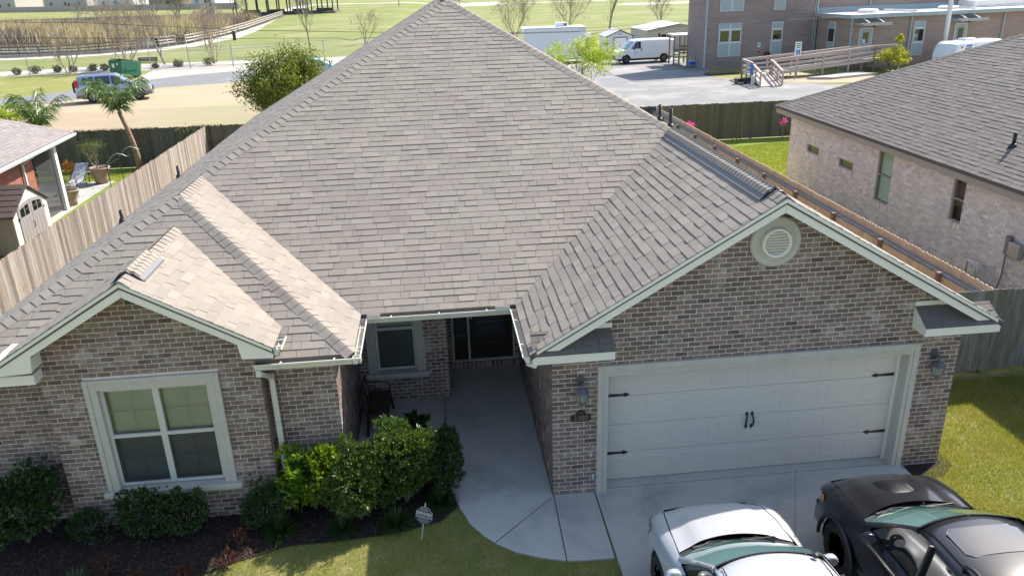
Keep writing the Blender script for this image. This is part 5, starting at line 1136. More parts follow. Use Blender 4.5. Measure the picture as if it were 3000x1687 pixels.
rc.box(wx+.002, wx+.12, -8, wy-y_, -.1, 3.05); rc.box(wx+.12, wx+11.3, wy-.12, wy-.002, -.1, 3.05); rc.box(wx+.12, wx+11.3, -8, -7.9, -.1, 3.05)
rwall = rc.build('wall', M['mortar_pale'], rn); emit('brick', rb_, M['brick_pale'], rwall, 300, 'bricks')
M['fascia_tan'] = mat('tan_fascia', (.30, .275, .235), rough=.6)
part('fascia', M['fascia_tan'], lambda b: (b.box(rx+.02, rx+.05, ryf, ryb-.02, rz-.26, rz-.015), b.box(rx+.05, rx+RW-.05, ryb-.05, ryb-.02, rz-.26, rz-.015), b.box(rx+.05, wx, ryf, ryb-.3, rz-.25, rz-.23)), rn)
for (a, b2, c, d), tall in zip(holes, (0, 0, 1, 1)):
    y1, y0 = wy-a, wy-b2
    wn = part('window', M['plastic_black'], lambda b: b.box(wx+.13, wx+.20, y0-.02, y1+.02, c-.02, d+.02), rn)
    part('frame', M['fascia_tan'], lambda b: (b.box(wx+.03, wx+.10, y0, y0+.04, c, d), b.box(wx+.03, wx+.10, y1-.04, y1, c, d), b.box(wx+.03, wx+.10, y0+.04, y1-.04, d-.04, d), b.box(wx+.03, wx+.10, y0+.04, y1-.04, c, c+.04))+((b.box(wx+.03, wx+.09, y0+.04, y1-.04, (c+d)/2-.02, (c+d)/2+.02),) if tall else ()), wn)
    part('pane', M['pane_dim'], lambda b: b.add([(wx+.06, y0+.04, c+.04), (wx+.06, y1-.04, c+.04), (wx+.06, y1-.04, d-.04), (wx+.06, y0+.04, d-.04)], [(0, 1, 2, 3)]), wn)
    if not tall: part('painted_reflection', M['painted_reflection'], lambda b: b.box(wx+.105, wx+.125, y0, y1, c, d), wn)  # panel behind the glass coloured like the greenery it would mirror
    if tall and y1 > 10:
        def sl2(b):
            z = c+.05
            while z < d-.04: b.add([(wx+.10, y0+.04, z), (wx+.10, y1-.04, z), (wx+.125, y1-.04, z+.04), (wx+.125, y0+.04, z+.04)], [(0, 1, 2, 3)]); z += .05
        part('blind', M['blind_green'], sl2, wn)
    for i in range(int((y1-y0)/.085)+2):
        yy = y0-.04+i*.085; q = MB(); q.tint = rng.random(); q.add(*[(x) for x in (lambda b: (b.v, b.f))(MB().box(wx-.03, wx+.05, yy, yy+.075, c-.16, c-.005))]); q.build('sill_brick', M['brick_pale'], wn)
# pump, pipes and meter on the wall
pm = thing('pool_pump', 'dark pump with white pipes against the pale brick wall', 'pump', (11.5, 6.2, 0))
part('motor', M['plastic_black'], lambda b: b.lathe([(.05, -.28), (.10, -.26), (.11, .0), (.14, .02), (.15, .20), (.08, .24)], 16, (11.48, 5.95, .55), 'y'), pm, smooth=True)
part('pump_base', M['plastic_black'], lambda b: (b.box(11.36, 11.60, 5.70, 6.2, .0, .44),), pm)
part('strainer', M['plastic_gray'], lambda b: b.lathe([(.11, .42), (.11, .68), (.09, .72)], 14, (11.48, 6.30, 0)), pm, smooth=True)
part('pipe', M['pvc'], lambda b: b.tube([(11.48, 6.24, .70), (11.48, 6.24, 1.05), (11.48, 6.28, 1.10), (11.48, 6.52, 1.10), (11.48, 6.57, 1.06), (11.48, 6.58, .05)], .035, 8), pm, smooth=True)
part('pipe', M['pvc'], lambda b: b.tube([(11.48, 6.15, .68), (11.48, 6.15, 1.12), (11.48, 6.24, 1.12)], .03, 8), pm, smooth=True)
mt = thing('meter_box', 'gray electrical box on the pale brick wall above the pump', 'box', (11.7, 5.3, 1.5))
part('box', M['steel'], lambda b: b.box(11.60, 11.76, 5.12, 5.48, 1.55, 1.92), mt, bevel=.03)
part('conduit_box', M['plastic_gray'], lambda b: b.box(11.66, 11.76, 5.52, 5.66, 1.55, 2.0), mt, bevel=.01)
part('conduit', M['plastic_gray'], lambda b: b.tube([(11.70, 5.60, 1.56), (11.70, 5.60, 1.0), (11.66, 5.62, .68), (11.60, 5.70, .58)], .02, 6), mt)
for (x, y) in ((12.55, 7.15),):
    z = rz+RPT*(x-rx); part('vent_pipe', M['plastic_black'], lambda b: (b.lathe([(.13, z-.08), (.10, z+.03), (.05, z+.08)], 12, (x, y, 0)), b.lathe([(.045, z), (.045, z+.34)], 12, (x, y, 0))), rroof, smooth=True)
# azaleas and stakes
def blossom(label, x, y, z, r, n, seed):
    t = thing('azalea', label, 'shrub', (x, y, 0)); b = MB()
    for i in range(4): b.tube([(x, y, 0), (x+rng.uniform(-.1, .1), y+rng.uniform(-.1, .1), z*.6), (x+rng.uniform(-r, r)*.7, y+rng.uniform(-r, r)*.7, z)], [.015, .01, .005], 4)
    b.build('stem', M['bark'], t); C, d = shell_points(n, (x, y, z), (r, r, r*.8), .3, seed=seed); leaf_mesh('petals', C, rand_dirs(n, .2), .07, .06, M['petal'], t); C, d = shell_points(n//2, (x, y, z-.15), (r, r, r), .3, seed=seed+1); leaf_mesh('foliage', C, rand_dirs(len(C), .2), .06, .03, M['leaf_dark'], t)
blossom('bright pink azalea by the dark back fence', 11.1, 27.5, .90, .30, 260, 5); blossom('dull pink azalea at the back fence beside the pale brick house', 16.0, 27.6, .85, .24, 60, 6)
st = thing('trellis_stakes', 'thin green stakes with a bare climber at the back fence', 'trellis', (13.5, 27.2, 0))
for x, dx in ((13.25, .0), (13.45, .12), (13.62, .25)): part('stake', M['leaf_olive'], lambda b: b.tube([(x, 27.2, 0), (x+dx*.3, 27.25, .8), (x+dx, 27.3, 1.75)], [.03, .02, .01], 5), st)

# ================================================================ left neighbour
ln = thing('red_brick_house', 'red brick house corner with gray roof and white gutter at left edge', 'house', (-19, 15, 0))
lx0, ly0, lx1, ly1, lz, LPT = -15.84, 22.2, -15.30, 12.5, 2.78, .50
dxy = nrm(V(lx1-lx0, ly1-ly0, 0)); nxy = V(-dxy[1], dxy[0], 0); nxy = nxy if nxy[0] < 0 else -nxy
C0 = V(lx0, ly0, lz); C1 = V(lx1, ly1, lz); kk = 4.6
apx = C0+dxy*kk+nxy*kk+V(0, 0, LPT*kk); end = C1+nxy*kk+V(0, 0, LPT*kk); far = C0+nxy*9.2
lroof = gable_free_hip(ln, [[tuple(p) for p in (C1, C0, apx, end)], [tuple(p) for p in (C0, far, apx)], [tuple(p) for p in (far, C1+nxy*9.2, end, apx)]], 'shingle_gray', 80, cap=200)
emit('ridge_cap', caps(tuple(C0), tuple(apx), V(*(-nxy[:2]*LPT), 1), V(*(-dxy[:2]*LPT), 1), seed=3), M['shingle_gray'], lroof, 60)
gutter(C1-V(0, 0, .03)-nxy*0, C0-V(0, 0, .03)-dxy*.08, -nxy, False, M['siding_white'], ln)
part('fascia', M['siding_white'], lambda b: b.bar(C1+nxy*.03-V(0, 0, .10), C0+nxy*.03-V(0, 0, .10), .03, .17), ln)
part('fascia', M['siding_white'], lambda b: b.bar(C0+nxy*.03-V(0, 0, .10), far-V(0, 0, .10), .03, .17), ln)
part('soffit', M['siding_white'], lambda b: b.add([C1+nxy*.04-V(0, 0, .16), C0+nxy*.04-V(0, 0, .16), C0+nxy*.7-V(0, 0, .16), C1+nxy*.7-V(0, 0, .16)], [(0, 1, 2, 3)]), ln)
Wd = C0+nxy*.42; wl0 = V(-16.30, 19.45, 0); wl1 = V(-15.95, 12.6, 0); du = nrm(wl1-wl0); nn_ = V(-du[1], du[0], 0); nn_ = nn_ if nn_[0] > 0 else -nn_
lb = brick_wall(tuple(wl0), tuple(du), tuple(nn_), 6.8, 2.6, rectspan(6.8), 41)
lc = MB(); lc.add([wl0-nn_*.002, wl1-nn_*.002, wl1-nn_*.002+V(0, 0, 2.65), wl0-nn_*.002+V(0, 0, 2.65), wl0-nn_*.2, wl1-nn_*.2, wl1-nn_*.2+V(0, 0, 2.65), wl0-nn_*.2+V(0, 0, 2.65)], [(0, 1, 2, 3), (7, 6, 5, 4), (0, 3, 7, 4), (1, 5, 6, 2), (3, 2, 6, 7)])
lwall = lc.build('wall', M['mortar_red'], ln); emit('brick', lb, M['brick_red'], lwall, 150, 'bricks')
part('porch_post', M['siding_white'], lambda b: b.box(-16.32, -16.10, 20.85, 21.07, 0, 2.62), ln)
part('porch_beam', M['siding_white'], lambda b: b.box(-16.36, -16.12, 19.4, 21.3, 2.45, 2.66), ln)
part('insect_screen', M['screen_mesh'], lambda b: b.add([(-16.22, 19.45, .02), (-16.22, 20.85, .02), (-16.22, 20.85, 2.45), (-16.22, 19.45, 2.45)], [(0, 1, 2, 3)]), ln)
part('insect_screen', M['screen_mesh'], lambda b: b.add([(-16.3, 21.0, .02), (-19.5, 21.2, .02), (-19.5, 21.2, 2.45), (-16.3, 21.0, 2.45)], [(0, 1, 2, 3)]), ln)
part('porch_wall', M['siding'], lambda b: b.box(-20.0, -19.6, 12.6, 21.2, 0, 2.6), ln)
part('porch_floor', M['concrete_warm'], lambda b: b.box(-19.6, -16.25, 19.3, 21.1, -.03, .03), ln)
part('downspout', M['siding_white'], lambda b: [b.bar(p, q_, .08, .07) for p, q_ in (((-15.74, 18.55, 2.70), (-15.78, 18.5, 2.52)), ((-15.78, 18.52, 2.55), (-16.16, 18.46, 2.30)), ((-16.17, 18.46, 2.36), (-16.17, 18.46, .05)))], ln, bevel=.01)
ch = thing('porch_chair', 'pale chair behind the insect screen of the red brick house', 'chair', (-17.2, 20.3, .03))
for (a, c) in (((-17.5, 20.0, .45), (-17.0, 20.5, .48)),): part('seat', M['siding_white'], lambda b: b.box(-17.45, -17.0, 20.05, 20.5, .44, .48), ch); part('backrest', M['siding_white'], lambda b: b.box(-17.48, -17.44, 20.05, 20.5, .5, .95), ch)
for a, c in ((-17.43, 20.07), (-17.03, 20.07), (-17.43, 20.48), (-17.03, 20.48)): part('leg', M['siding_white'], lambda b: b.box(a-.02, a+.02, c-.02, c+.02, .03, .44), ch)
# patio
patio = layer('patio', [(-16.2, 17.2), (-15.85, 19.0), (-15.95, 21.5), (-16.0, 25.7), (-20, 26.0), (-20, 17.2)], M['concrete_warm'], -.02)
# resin shed
sh = thing('resin_shed', 'taupe resin garden shed with arched double doors behind the fence', 'shed', (-16.3, 16.3, 0))
sx0, sx1, sy0, sy1, syc, szE, szA = -17.6, -15.2, 15.12, 17.52, 16.32, 1.32, 2.02
part('side_wall', M['plastic_taupe'], lambda b: (b.box(sx0, sx1-.03, sy0, sy0+.05, 0, szE),), sh)
part('side_wall', M['plastic_taupe'], lambda b: (b.box(sx0, sx1-.03, sy1-.05, sy1, 0, szE),), sh)
part('back_wall', M['plastic_taupe'], lambda b: b.box(sx0-.02, sx0, sy0, sy1, 0, szE), sh)
for i in range(9): part('side_groove', M['plastic_taupe'], lambda b: b.box(sx0+.15+i*.26, sx0+.17+i*.26, sy0-.008, sy0, .02, szE), sh)
part('front_wall', M['plastic_cream'], lambda b: b.prism([(sy0, 0), (sy1, 0), (sy1, szE), (syc, szA), (sy0, szE)], sx1-.03, sx1, 'x'), sh)
arc_ = lambda a, b2: [(y, 1.30+.27*math.sqrt(max(0, 1-((y-syc)/.95)**2))) for y in np.linspace(a, b2, 9)]
for s, (a, b2) in ((-1, (syc-.86, syc-.012)), (1, (syc+.012, syc+.86))):
    dr = part('door', M['plastic_taupe'], lambda b: b.prism([(a, .06), (b2, .06)]+arc_(b2, a), sx1, sx1+.03, 'x'), sh)
    for i in range(3): part('plank_groove', M['plastic_black'], lambda b: b.box(sx1+.03, sx1+.032, a+(b2-a)*(i+1)/4-.004, a+(b2-a)*(i+1)/4+.004, .08, 1.02), dr)
    for i in range(2):
        y0_ = a+.13+i*.32; wn = part('door_window', M['glass'], lambda b: b.prism([(y0_, 1.12), (y0_+.27, 1.12)]+[(y, z-.11) for y, z in arc_(y0_+.27, y0_)], sx1+.03, sx1+.036, 'x'), dr)
    part('hinge', M['iron'], lambda b: [b.box(sx1+.03, sx1+.045, (a-.03 if s < 0 else b2-.01), (a+.01 if s < 0 else b2+.03), z, z+.10) for z in (.25, 1.05)], dr)
part('door_pull', M['iron'], lambda b: b.tube([(sx1+.035, syc-.05, .62), (sx1+.08, syc-.05, .66), (sx1+.08, syc-.05, .80), (sx1+.035, syc-.05, .84)], .012, 6), sh)
part('gable_louvre', M['siding_white'], lambda b: b.prism([(syc-.25, 1.62), (syc+.25, 1.62), (syc, 1.86)], sx1, sx1+.012, 'x'), sh)
for s in (-1, 1):
    pr_ = part('roof_panel', M['plastic_roof'], lambda b: b.prism([(syc, szA+.05), (syc+s*1.32, szE-.04), (syc+s*1.32, szE-.08), (syc, szA)], sx0-.1, sx1+.08, 'x'), sh)
    rows = 6; Lr = math.hypot(1.32, szA+.05-szE+.04)
    for i in range(rows):
        for j in range(7):
            f0, f1 = i/rows, (i+.94)/rows; xa = sx0-.1+(j+(.5 if i % 2 else 0))*.36; xb = min(xa+.345, sx1+.08)
            if xa > sx1: continue
            y0_, z0_ = syc+s*1.32*f0, lerp(szA+.05, szE-.04, f0); y1_, z1_ = syc+s*1.32*f1, lerp(szA+.05, szE-.04, f1)
            part('roof_tile', M['plastic_roof'], lambda b: b.add([(xa, y0_, z0_+.004), (xb, y0_, z0_+.004), (xb, y1_, z1_+.022), (xa, y1_, z1_+.022), (xa, y1_, z1_), (xb, y1_, z1_), (xa, y0_, z0_), (xb, y0_, z0_)], [(0, 1, 2, 3), (3, 2, 5, 4), (0, 3, 4, 6), (1, 7, 5, 2)]), pr_)
part('skylight', M['siding_white'], lambda b: b.box(-17.2, -16.75, syc-.75, syc-.45, 1.72, 1.80), sh)
# pots, lounger, table, trellis
def pot(label, x, y, r, h_, plant):
    t = thing('clay_pot', label, 'pot', (x, y, 0))
    part('pot', M['terracotta'], lambda b: b.lathe([(r*.62, 0), (r*.70, h_*.3), (r*.92, h_*.85), (r*1.06, h_*.90), (r*1.06, h_), (r*.92, h_), (r*.88, h_*.9), (.01, h_*.88)], 20, (x, y, 0)), t, smooth=True)
    part('soil', M['soil'], lambda b: b.lathe([(.01, h_*.90), (r*.88, h_*.90)], 16, (x, y, 0), caps=False), t)
    if plant == 'tree':
        mb = MB(); tips = []; g_ = np.random.default_rng(3)
        for a in range(4): branch_tree(mb, V(x+.05*a-.1, y, h_*.9), nrm(V(.4*math.cos(a*1.7)-.2, .4*math.sin(a*1.7), 1.2)), .42, .022, 3, .45, g_, tips)
        mb.build('branches', M['bark_pale'], t); C = np.concatenate([np.array([p])+nr.normal(size=(14, 3))*.10 for p, d in tips]); leaf_mesh('foliage', C, rand_dirs(len(C), .3), .09, .02, M['leaf_olive'], t)
    else:
        mb = MB()
        for i in range(7): a = i*.9; mb.tube([(x, y, h_*.9), (x+.15*math.cos(a), y+.15*math.sin(a), h_+.2), (x+.3*math.cos(a), y+.3*math.sin(a), h_+.35+.1*math.sin(i))], [.010, .007, .004], 4)
        mb.build('branches', M['twig'], t); C, d = shell_points(160, (x, y, h_+.15), (.28, .28, .22), .2, seed=8); leaf_mesh('foliage', C, rand_dirs(160, .3), .07, .03, M['leaf_olive'], t)
pot('large tan pot with a slanting shrub on the patio corner', -16.45, 25.4, .42, .70, 'tree'); pot('tan pot with a scraggly plant beside the porch post', -16.25, 21.6, .36, .62, 'scraggly')
lg = thing('sling_lounger', 'gray sling lounge chair on the sunny patio', 'lounger', (-17.1, 24.4, 0))
part('sling', M['fabric_sling'], lambda b: b.grid([[(x, y, z) for x in (-17.35, -16.80)] for y, z in ((23.3, .30), (23.6, .36), (24.2, .36), (24.5, .40), (25.0, .72), (25.3, .95))]), lg)
for x in (-17.38, -16.77): part('side_rail', M['iron'], lambda b: (b.tube([(x, 23.25, .29), (x, 23.6, .36), (x, 24.2, .36), (x, 24.5, .40), (x, 25.32, .96)], .016, 6), b.tube([(x, 23.6, .02), (x, 23.7, .55), (x, 24.5, .60), (x, 24.6, .02)], .014, 6)), lg)
for x in (-17.38, -16.77): part('leg', M['iron'], lambda b: b.tube([(x, 25.0, .70), (x, 24.9, .02)], .014, 6), lg)
tb = thing('patio_table', 'small low round table beside the large pot', 'table', (-16.95, 25.75, 0))
part('table_top', M['steel'], lambda b: b.lathe([(.01, .45), (.28, .45), (.28, .47), (.01, .47)], 18, (-16.95, 25.75, 0), caps=False), tb)
for a in (0, 2.1, 4.2): part('leg', M['iron'], lambda b: b.tube([(-16.95+.1*math.cos(a), 25.75+.1*math.sin(a), .45), (-16.95+.26*math.cos(a), 25.75+.26*math.sin(a), 0)], .012, 5), tb)
ar = thing('wire_chair', 'black wrought iron chair in the patio shade by the porch', 'chair', (-16.75, 22.7, 0))
part('chair_frame', M['iron'], lambda b: [b.tube(q, .012, 5) for q in ([(-17, 22.4, 0), (-17, 22.45, .45), (-17, 22.9, .45), (-17, 22.95, 0)], [(-16.5, 22.4, 0), (-16.5, 22.45, .45), (-16.5, 22.9, .45), (-16.5, 22.95, 0)], [(-17, 22.95, .45), (-17, 23.05, .95), (-16.5, 23.05, .95), (-16.5, 22.95, .45)], [(-17, 22.45, .45), (-16.5, 22.45, .45)], [(-17.02, 22.45, .65), (-17.02, 23.0, .65)], [(-16.48, 22.45, .65), (-16.48, 23.0, .65)])], ar)
part('chair_seat', M['iron'], lambda b: [b.bar((-17, 22.45+i*.06, .455), (-16.5, 22.45+i*.06, .455), .018, .008) for i in range(9)], ar)
tr = thing('arch_trellis', 'thin black metal trellis with two arched tops in the neighbour yard', 'trellis', (-15.45, 24.6, 0))
for y0_ in (23.7, 25.2):
    part('upright', M['iron'], lambda b: b.tube([(-15.43, y0_, 0), (-15.43, y0_, 1.22)], .018, 6), tr)
    part('upright', M['iron'], lambda b: b.tube([(-14.55, y0_+.35, 0), (-14.55, y0_+.35, 1.45)], .014, 6), tr)
    part('arch', M['steel'], lambda b: b.tube([(-15.43, y0_, 1.18), (-15.33, y0_+.04, 1.25), (-15.15, y0_+.1, 1.48), (-14.98, y0_+.18, 1.55), (-14.80, y0_+.25, 1.48), (-14.66, y0_+.32, 1.38), (-14.55, y0_+.35, 1.42)], .016, 6), tr)
for z in (.75, 1.1): part('crossbar', M['iron'], lambda b: b.tube([(-15.43, 23.7, z), (-15.43, 25.2, z)], .008, 5), tr)
cr = thing('croton_plant', 'orange and yellow croton on the patio edge', 'plant', (-18.0, 26.2, 0))
C, d = shell_points(70, (-18.0, 26.2, .55), (.4, .25, .3), .2, seed=3); leaf_mesh('foliage', C, rand_dirs(70, .5), .28, .06, M['leaf_croton'], cr)
part('stem', M['bark'], lambda b: b.tube([(-18, 26.2, 0), (-18, 26.2, .5)], .02, 5), cr)
def palm(label, x, y, h_, lean, seed, nf=11):
    t = thing('queen_palm', label, 'palm', (x, y, 0), 0, 'palms in the neighbour yard'); g_ = np.random.default_rng(seed)
    pts = [(x+lean*k*k, y, h_*k) for k in (0, .25, .5, .75, 1)]; part('trunk', M['palm_bark'], lambda b: b.tube(pts, [.17, .14, .115, .10, .085], 12), t, smooth=True)
    top = V(*pts[-1]); Cs, Ds = [], []; st_ = MB()
    for i in range(nf):
        a = 2*PI*i/nf+g_.uniform(-.3, .3); e = g_.uniform(.95, 1.45); L = g_.uniform(1.7, 2.2); q = [top]; d = V(math.cos(a)*math.cos(e), math.sin(a)*math.cos(e), math.sin(e))
        for k in range(10): d = nrm(d+V(0, 0, -.01-.021*k)); q.append(q[-1]+d*L/10)
        st_.tube(q, [lerp(.028, .006, k/10) for k in range(11)], 4)
        for k in range(2, 11):
            for s in (-1, 1):
                for m_ in range(6):
                    dd = nrm(q[k]-q[k-1]); sd_ = nrm(np.cross(dd, V(0, 0, 1)))*s; Cs.append(lerp(q[k-1], q[k], m_/6)); Ds.append(nrm(sd_+dd*.55+V(0, 0, -.55)+g_.normal(size=3)*.22))
    st_.build('frond_stem', M['leaf_palm'], t); C, D = np.array(Cs), np.array(Ds); leaf_mesh('frond_leaves', C, D, nr.uniform(.42, .72, len(C)), .04, M['leaf_palm'], t, droop=.35, fold=.1)
palm('taller palm standing against the dark back fence', -15.55, 27.75, 2.75, -.45, 3, 8); palm('palm partly hidden by the red brick house roof', -19.6, 27.9, 2.15, -.1, 8, 7)
mini = thing('fence_weed', 'spindly weed growing up at the fence corner', 'plant', (-13.0, 27.6, 0)); part('stem', M['twig'], lambda b: b.tube([(-13, 27.6, 0), (-12.9, 27.6, .6), (-12.8, 27.7, 1.25)], [.02, .012, .005], 4), mini)
C = np.stack([nr.uniform(-13.6, -12.7, 110), 27.6+nr.normal(0, .08, 110), nr.uniform(.5, 1.25, 110)], 1); leaf_mesh('foliage', C, rand_dirs(110, .4), .09, .05, M['leaf_olive'], mini)
cf = thing('dry_creeper', 'dry brown creeper hanging over the back fence', 'vine', (-13.3, 28.4, 1.5)); C, d = shell_points(420, (-13.3, 28.45, 1.62), (.75, .12, .36), .2, seed=4); leaf_mesh('foliage', C, rand_dirs(420, -.4), .12, .02, M['grass_dry'], cf)

# ================================================================ background vehicles
def car(name, label, loc, ang, L, Wd, H, paint, prof, win, r=.34, wb=(.82, .80), rim='steel', extra=None, clad=None, sill=.30, glassm='car_glass', tuck=.16):
    """prof: roofline (s, z) from nose to tail; win: side glass polygons (s, z); loc = middle of the car on the ground, ang = heading of the nose"""
    t = thing(name, label, 'van' if 'van' in name else 'car', loc)
    mx = Matrix.Translation(loc) @ Matrix.Rotation(ang-PI/2, 4, 'Z') @ Matrix(((1, 0, 0, 0), (0, -1, 0, L/2), (0, 0, 1, 0), (0, 0, 0, 1)))
    def P(nm, m, fn, parent=None, **k):
        b = MB(); b.M = mx; fn(b); return b.build(nm, M[m], parent or t, **k)
    hwid = Wd/2; axs = (wb[0], L-wb[1]); belt = 1.0 if H < 2 else 1.25
    S = sorted(set([0, .05, .15, .3]+[c+(r+.07)*math.cos(a) for c in axs for a in np.linspace(0, PI, 11)]+[s for s, z in prof]+list(np.linspace(.4, L-.3, 14))+[L-.15, L-.05, L])); S = [s for s in S if 0 <= s <= L]
    ps, pz_ = zip(*prof)
    def top(s): return interp(s, ps, pz_)
    def zb(s):
        z = sill
        for c in axs:
            if abs(s-c) < r+.07: z = max(z, r+math.sqrt((r+.07)**2-(s-c)**2))
        return z
    def wy_(s): return hwid*interp(s, [0, .08, .3, .8, L-.5, L-.08, L], [.80, .90, .97, 1, 1, .95, .90])
    for sd in (-1, 1):
        rows = []
        for s in S:
            z0, zt2, h_ = zb(s), top(s), wy_(s); bl = min(belt, zt2-.03); tk = tuck*max(0, zt2-bl)/(H-belt+.001)
            rows.append([(sd*(h_-.02), s, z0), (sd*h_, s, z0+.04), (sd*(h_+.005), s, lerp(z0+.05, bl, .5)), (sd*(h_-.015), s, bl), (sd*(h_-.02-tk*.8), s, lerp(bl, zt2, .8)), (sd*(h_-.08-tk), s, zt2-.015), (sd*(h_-.08-tk)*.6, s, zt2+.012), (0, s, zt2+.025)])
        P('body_side', paint, lambda b: b.grid(rows), smooth=True)
        for poly in win:
            def inset(s, z): h_ = wy_(s); bl = min(belt, top(s)-.03); tk = tuck*max(0, top(s)-bl)/(H-belt+.001); f = min(1, max(0, (z-bl)/(top(s)-bl+1e-6))); return sd*(h_-.015-tk*f+.012)
            P('side_window', glassm, lambda b: b.add([(inset(s, z), s, z) for s, z in poly], [tuple(range(len(poly)))]))
        for c in axs: wheel(t, mx, sd*(hwid-.11), c, r, .22, sd, rim, 5)
        P('headlamp', 'clear_lens', lambda b: b.grid([[(sd*(wy_(s)+.008), s, z) for z in (.62, .80)] for s in (.02, .10, .25)]))
        P('marker_lamp', 'amber', lambda b: b.grid([[(sd*(wy_(s)+.008), s, z) for z in (.62, .80)] for s in (.25, .34)]))
        P('tail_lamp', 'red_lens', lambda b: b.grid([[(sd*(wy_(s)+.008), s, z) for z in ((.95, 1.40) if H > 1.55 else (.75, .95))] for s in (L-.22, L-.10, L-.01)]))
        P('mirror', 'plastic_black', lambda b: b.box(min(sd*hwid, sd*(hwid+.18)), max(sd*hwid, sd*(hwid+.18)), L*.27, L*.27+.1, belt-.02, belt+.16), bevel=.03)
        if clad: P('cladding', 'plastic_gray', lambda b: b.grid([[(sd*(wy_(s)+.012), s, zb(s)-.01), (sd*(wy_(s)+.018), s, max(zb(s)+.06, clad))] for s in S]))
    P('front_end', paint, lambda b: b.grid([[(x*wy_(0), -.05*(1-x*x), z) for x in (-1, -.5, 0, .5, 1)] for z in (.35, .55, top(0))])); P('rear_end', paint, lambda b: b.grid([[(x*wy_(L)*.98, L+.03*(1-x*x), z) for x in (-1, -.5, 0, .5, 1)] for z in (.40, .8, top(L)+.015)]))
    P('grille', 'plastic_black', lambda b: b.box(-hwid*.5, hwid*.5, -.07, -.03, .50, .70))
    P('front_bumper', 'plastic_gray', lambda b: b.grid([[(x*wy_(.05)*1.02, -.10*(1-x*x)+.03, z) for x in (-1, -.7, 0, .7, 1)] for z in (.30, .36, .50, .53)]), smooth=True)
    P('underbody', 'plastic_black', lambda b: b.box(-hwid*.75, hwid*.75, .3, L-.3, .22, .5))
    if extra: extra(P, top, wy_)
    return t
# silver-blue SUV on the sandy lot
def suv_x(P, top, wy_):
    P('windshield', 'car_glass', lambda b: b.grid([[(x*.66, 1.16+(1-abs(x))*-.05, 1.02) for x in (-1, -.5, 0, .5, 1)], [(x*.58, 1.86, 1.555) for x in (-1, -.5, 0, .5, 1)]]))
    sp = P('spare_wheel', 'tire', lambda b: b.lathe([(.10, 0), (.33, 0), (.34, .06), (.34, .16), (.30, .20), (.10, .20)], 24, (0.1, 4.32, .90), 'y'), smooth=True)
    for sd in (-1, 1): P('roof_rail', 'plastic_black', lambda b: b.tube([(sd*.52, 2.0, 1.66), (sd*.54, 2.2, 1.71), (sd*.54, 3.9, 1.71), (sd*.52, 4.1, 1.66)], .018, 5))
car('silver_suv', 'silver blue SUV with rear spare wheel parked behind a palm', (-21.55, 42.75, 1.5), RAD(16), 4.36, 1.78, 1.66, 'suv_paint',
    [(0, .72), (.12, .88), (.5, .98), (1.1, 1.05), (1.9, 1.60), (2.3, 1.66), (3.6, 1.66), (4.1, 1.60), (4.25, 1.2), (4.36, .9)],
    [[(1.45, 1.05), (2.25, 1.05), (2.25, 1.55), (1.98, 1.53)], [(2.33, 1.05), (3.15, 1.05), (3.15, 1.55), (2.33, 1.56)], [(3.24, 1.07), (3.95, 1.10), (3.85, 1.52), (3.24, 1.55)]], r=.34, wb=(.82, .92), clad=.50, extra=suv_x)
def van_x(P, top, wy_):
    P('windshield', 'screen_green', lambda b: b.grid([[(x*.82, .92-(1-x*x)*.08, 1.28) for x in (-1, -.5, 0, .5, 1)], [(x*.72, 1.66-(1-x*x)*.05, 1.93) for x in (-1, -.5, 0, .5, 1)]]))
    P('door_handle', 'plastic_black', lambda b: b.box(-1.0, -.97, 2.28, 2.36, 1.08, 1.28)); P('door_handle', 'plastic_black', lambda b: b.box(.97, 1.0, 2.28, 2.36, 1.08, 1.28))
    for sd in (-1, 1):
        P('door_emblem', 'plastic_gray', lambda b: b.tube([(sd*1.004, 1.75+.12*math.cos(a), .92+.12*math.sin(a)) for a in np.linspace(0, 2*PI, 13)], .012, 4))
        P('door_seam', 'plastic_gray', lambda b: b.box(min(sd*.99, sd*1.0), max(sd*.99, sd*1.0), 2.40, 2.41, .5, 1.9))
    P('rear_door_seam', 'plastic_black', lambda b: b.box(-.006, .006, 5.72, 5.74, .5, 1.95))
VANP = [(0, .80), (.06, 1.02), (.5, 1.14), (.92, 1.24), (1.66, 1.93), (1.95, 2.04), (3.0, 2.08), (5.3, 2.07), (5.66, 1.98), (5.7, 1.9)]
VANW = [[(1.32, 1.30), (2.28, 1.30), (2.28, 1.90), (1.84, 1.90)]]
car('cargo_van', 'white cargo van with a round door emblem by the storage sheds', (18.45, 64.6, .35), RAD(187), 5.7, 2.0, 2.08, 'white_paint', VANP, VANW, r=.37, wb=(.86, 1.10), extra=van_x, sill=.42, tuck=.13)
def amb_x(P, top, wy_):
    van_x(P, top, wy_); P('roof_vent', 'white_paint', lambda b: b.box(-.35, .35, 2.0, 3.2, 2.08, 2.26), bevel=.06)
    for sd in (-1, 1):
        P('stripe_mark', 'red_lens', lambda b: b.box(min(sd*.985, sd*1.0), max(sd*.985, sd*1.0), .75, .92, 1.62, 1.78)); P('lettering_band', 'blue_sign', lambda b: b.box(min(sd*.955, sd*.985), max(sd*.955, sd*.985), 1.35, 2.0, 1.70, 1.84))
car('white_van', 'white van with a roof vent behind the dark gray roof', (41.3, 50.6, .35), RAD(200), 5.9, 2.1, 2.12, 'white_paint', [(0, .9), (.1, 1.3), (.35, 1.9), (.8, 2.08), (5.5, 2.08), (5.9, 1.95)], [[(1.2, 1.35), (2.0, 1.35), (2.0, 1.65), (1.2, 1.65)]], r=.37, wb=(.95, 1.10), extra=amb_x, sill=.42, tuck=.10)
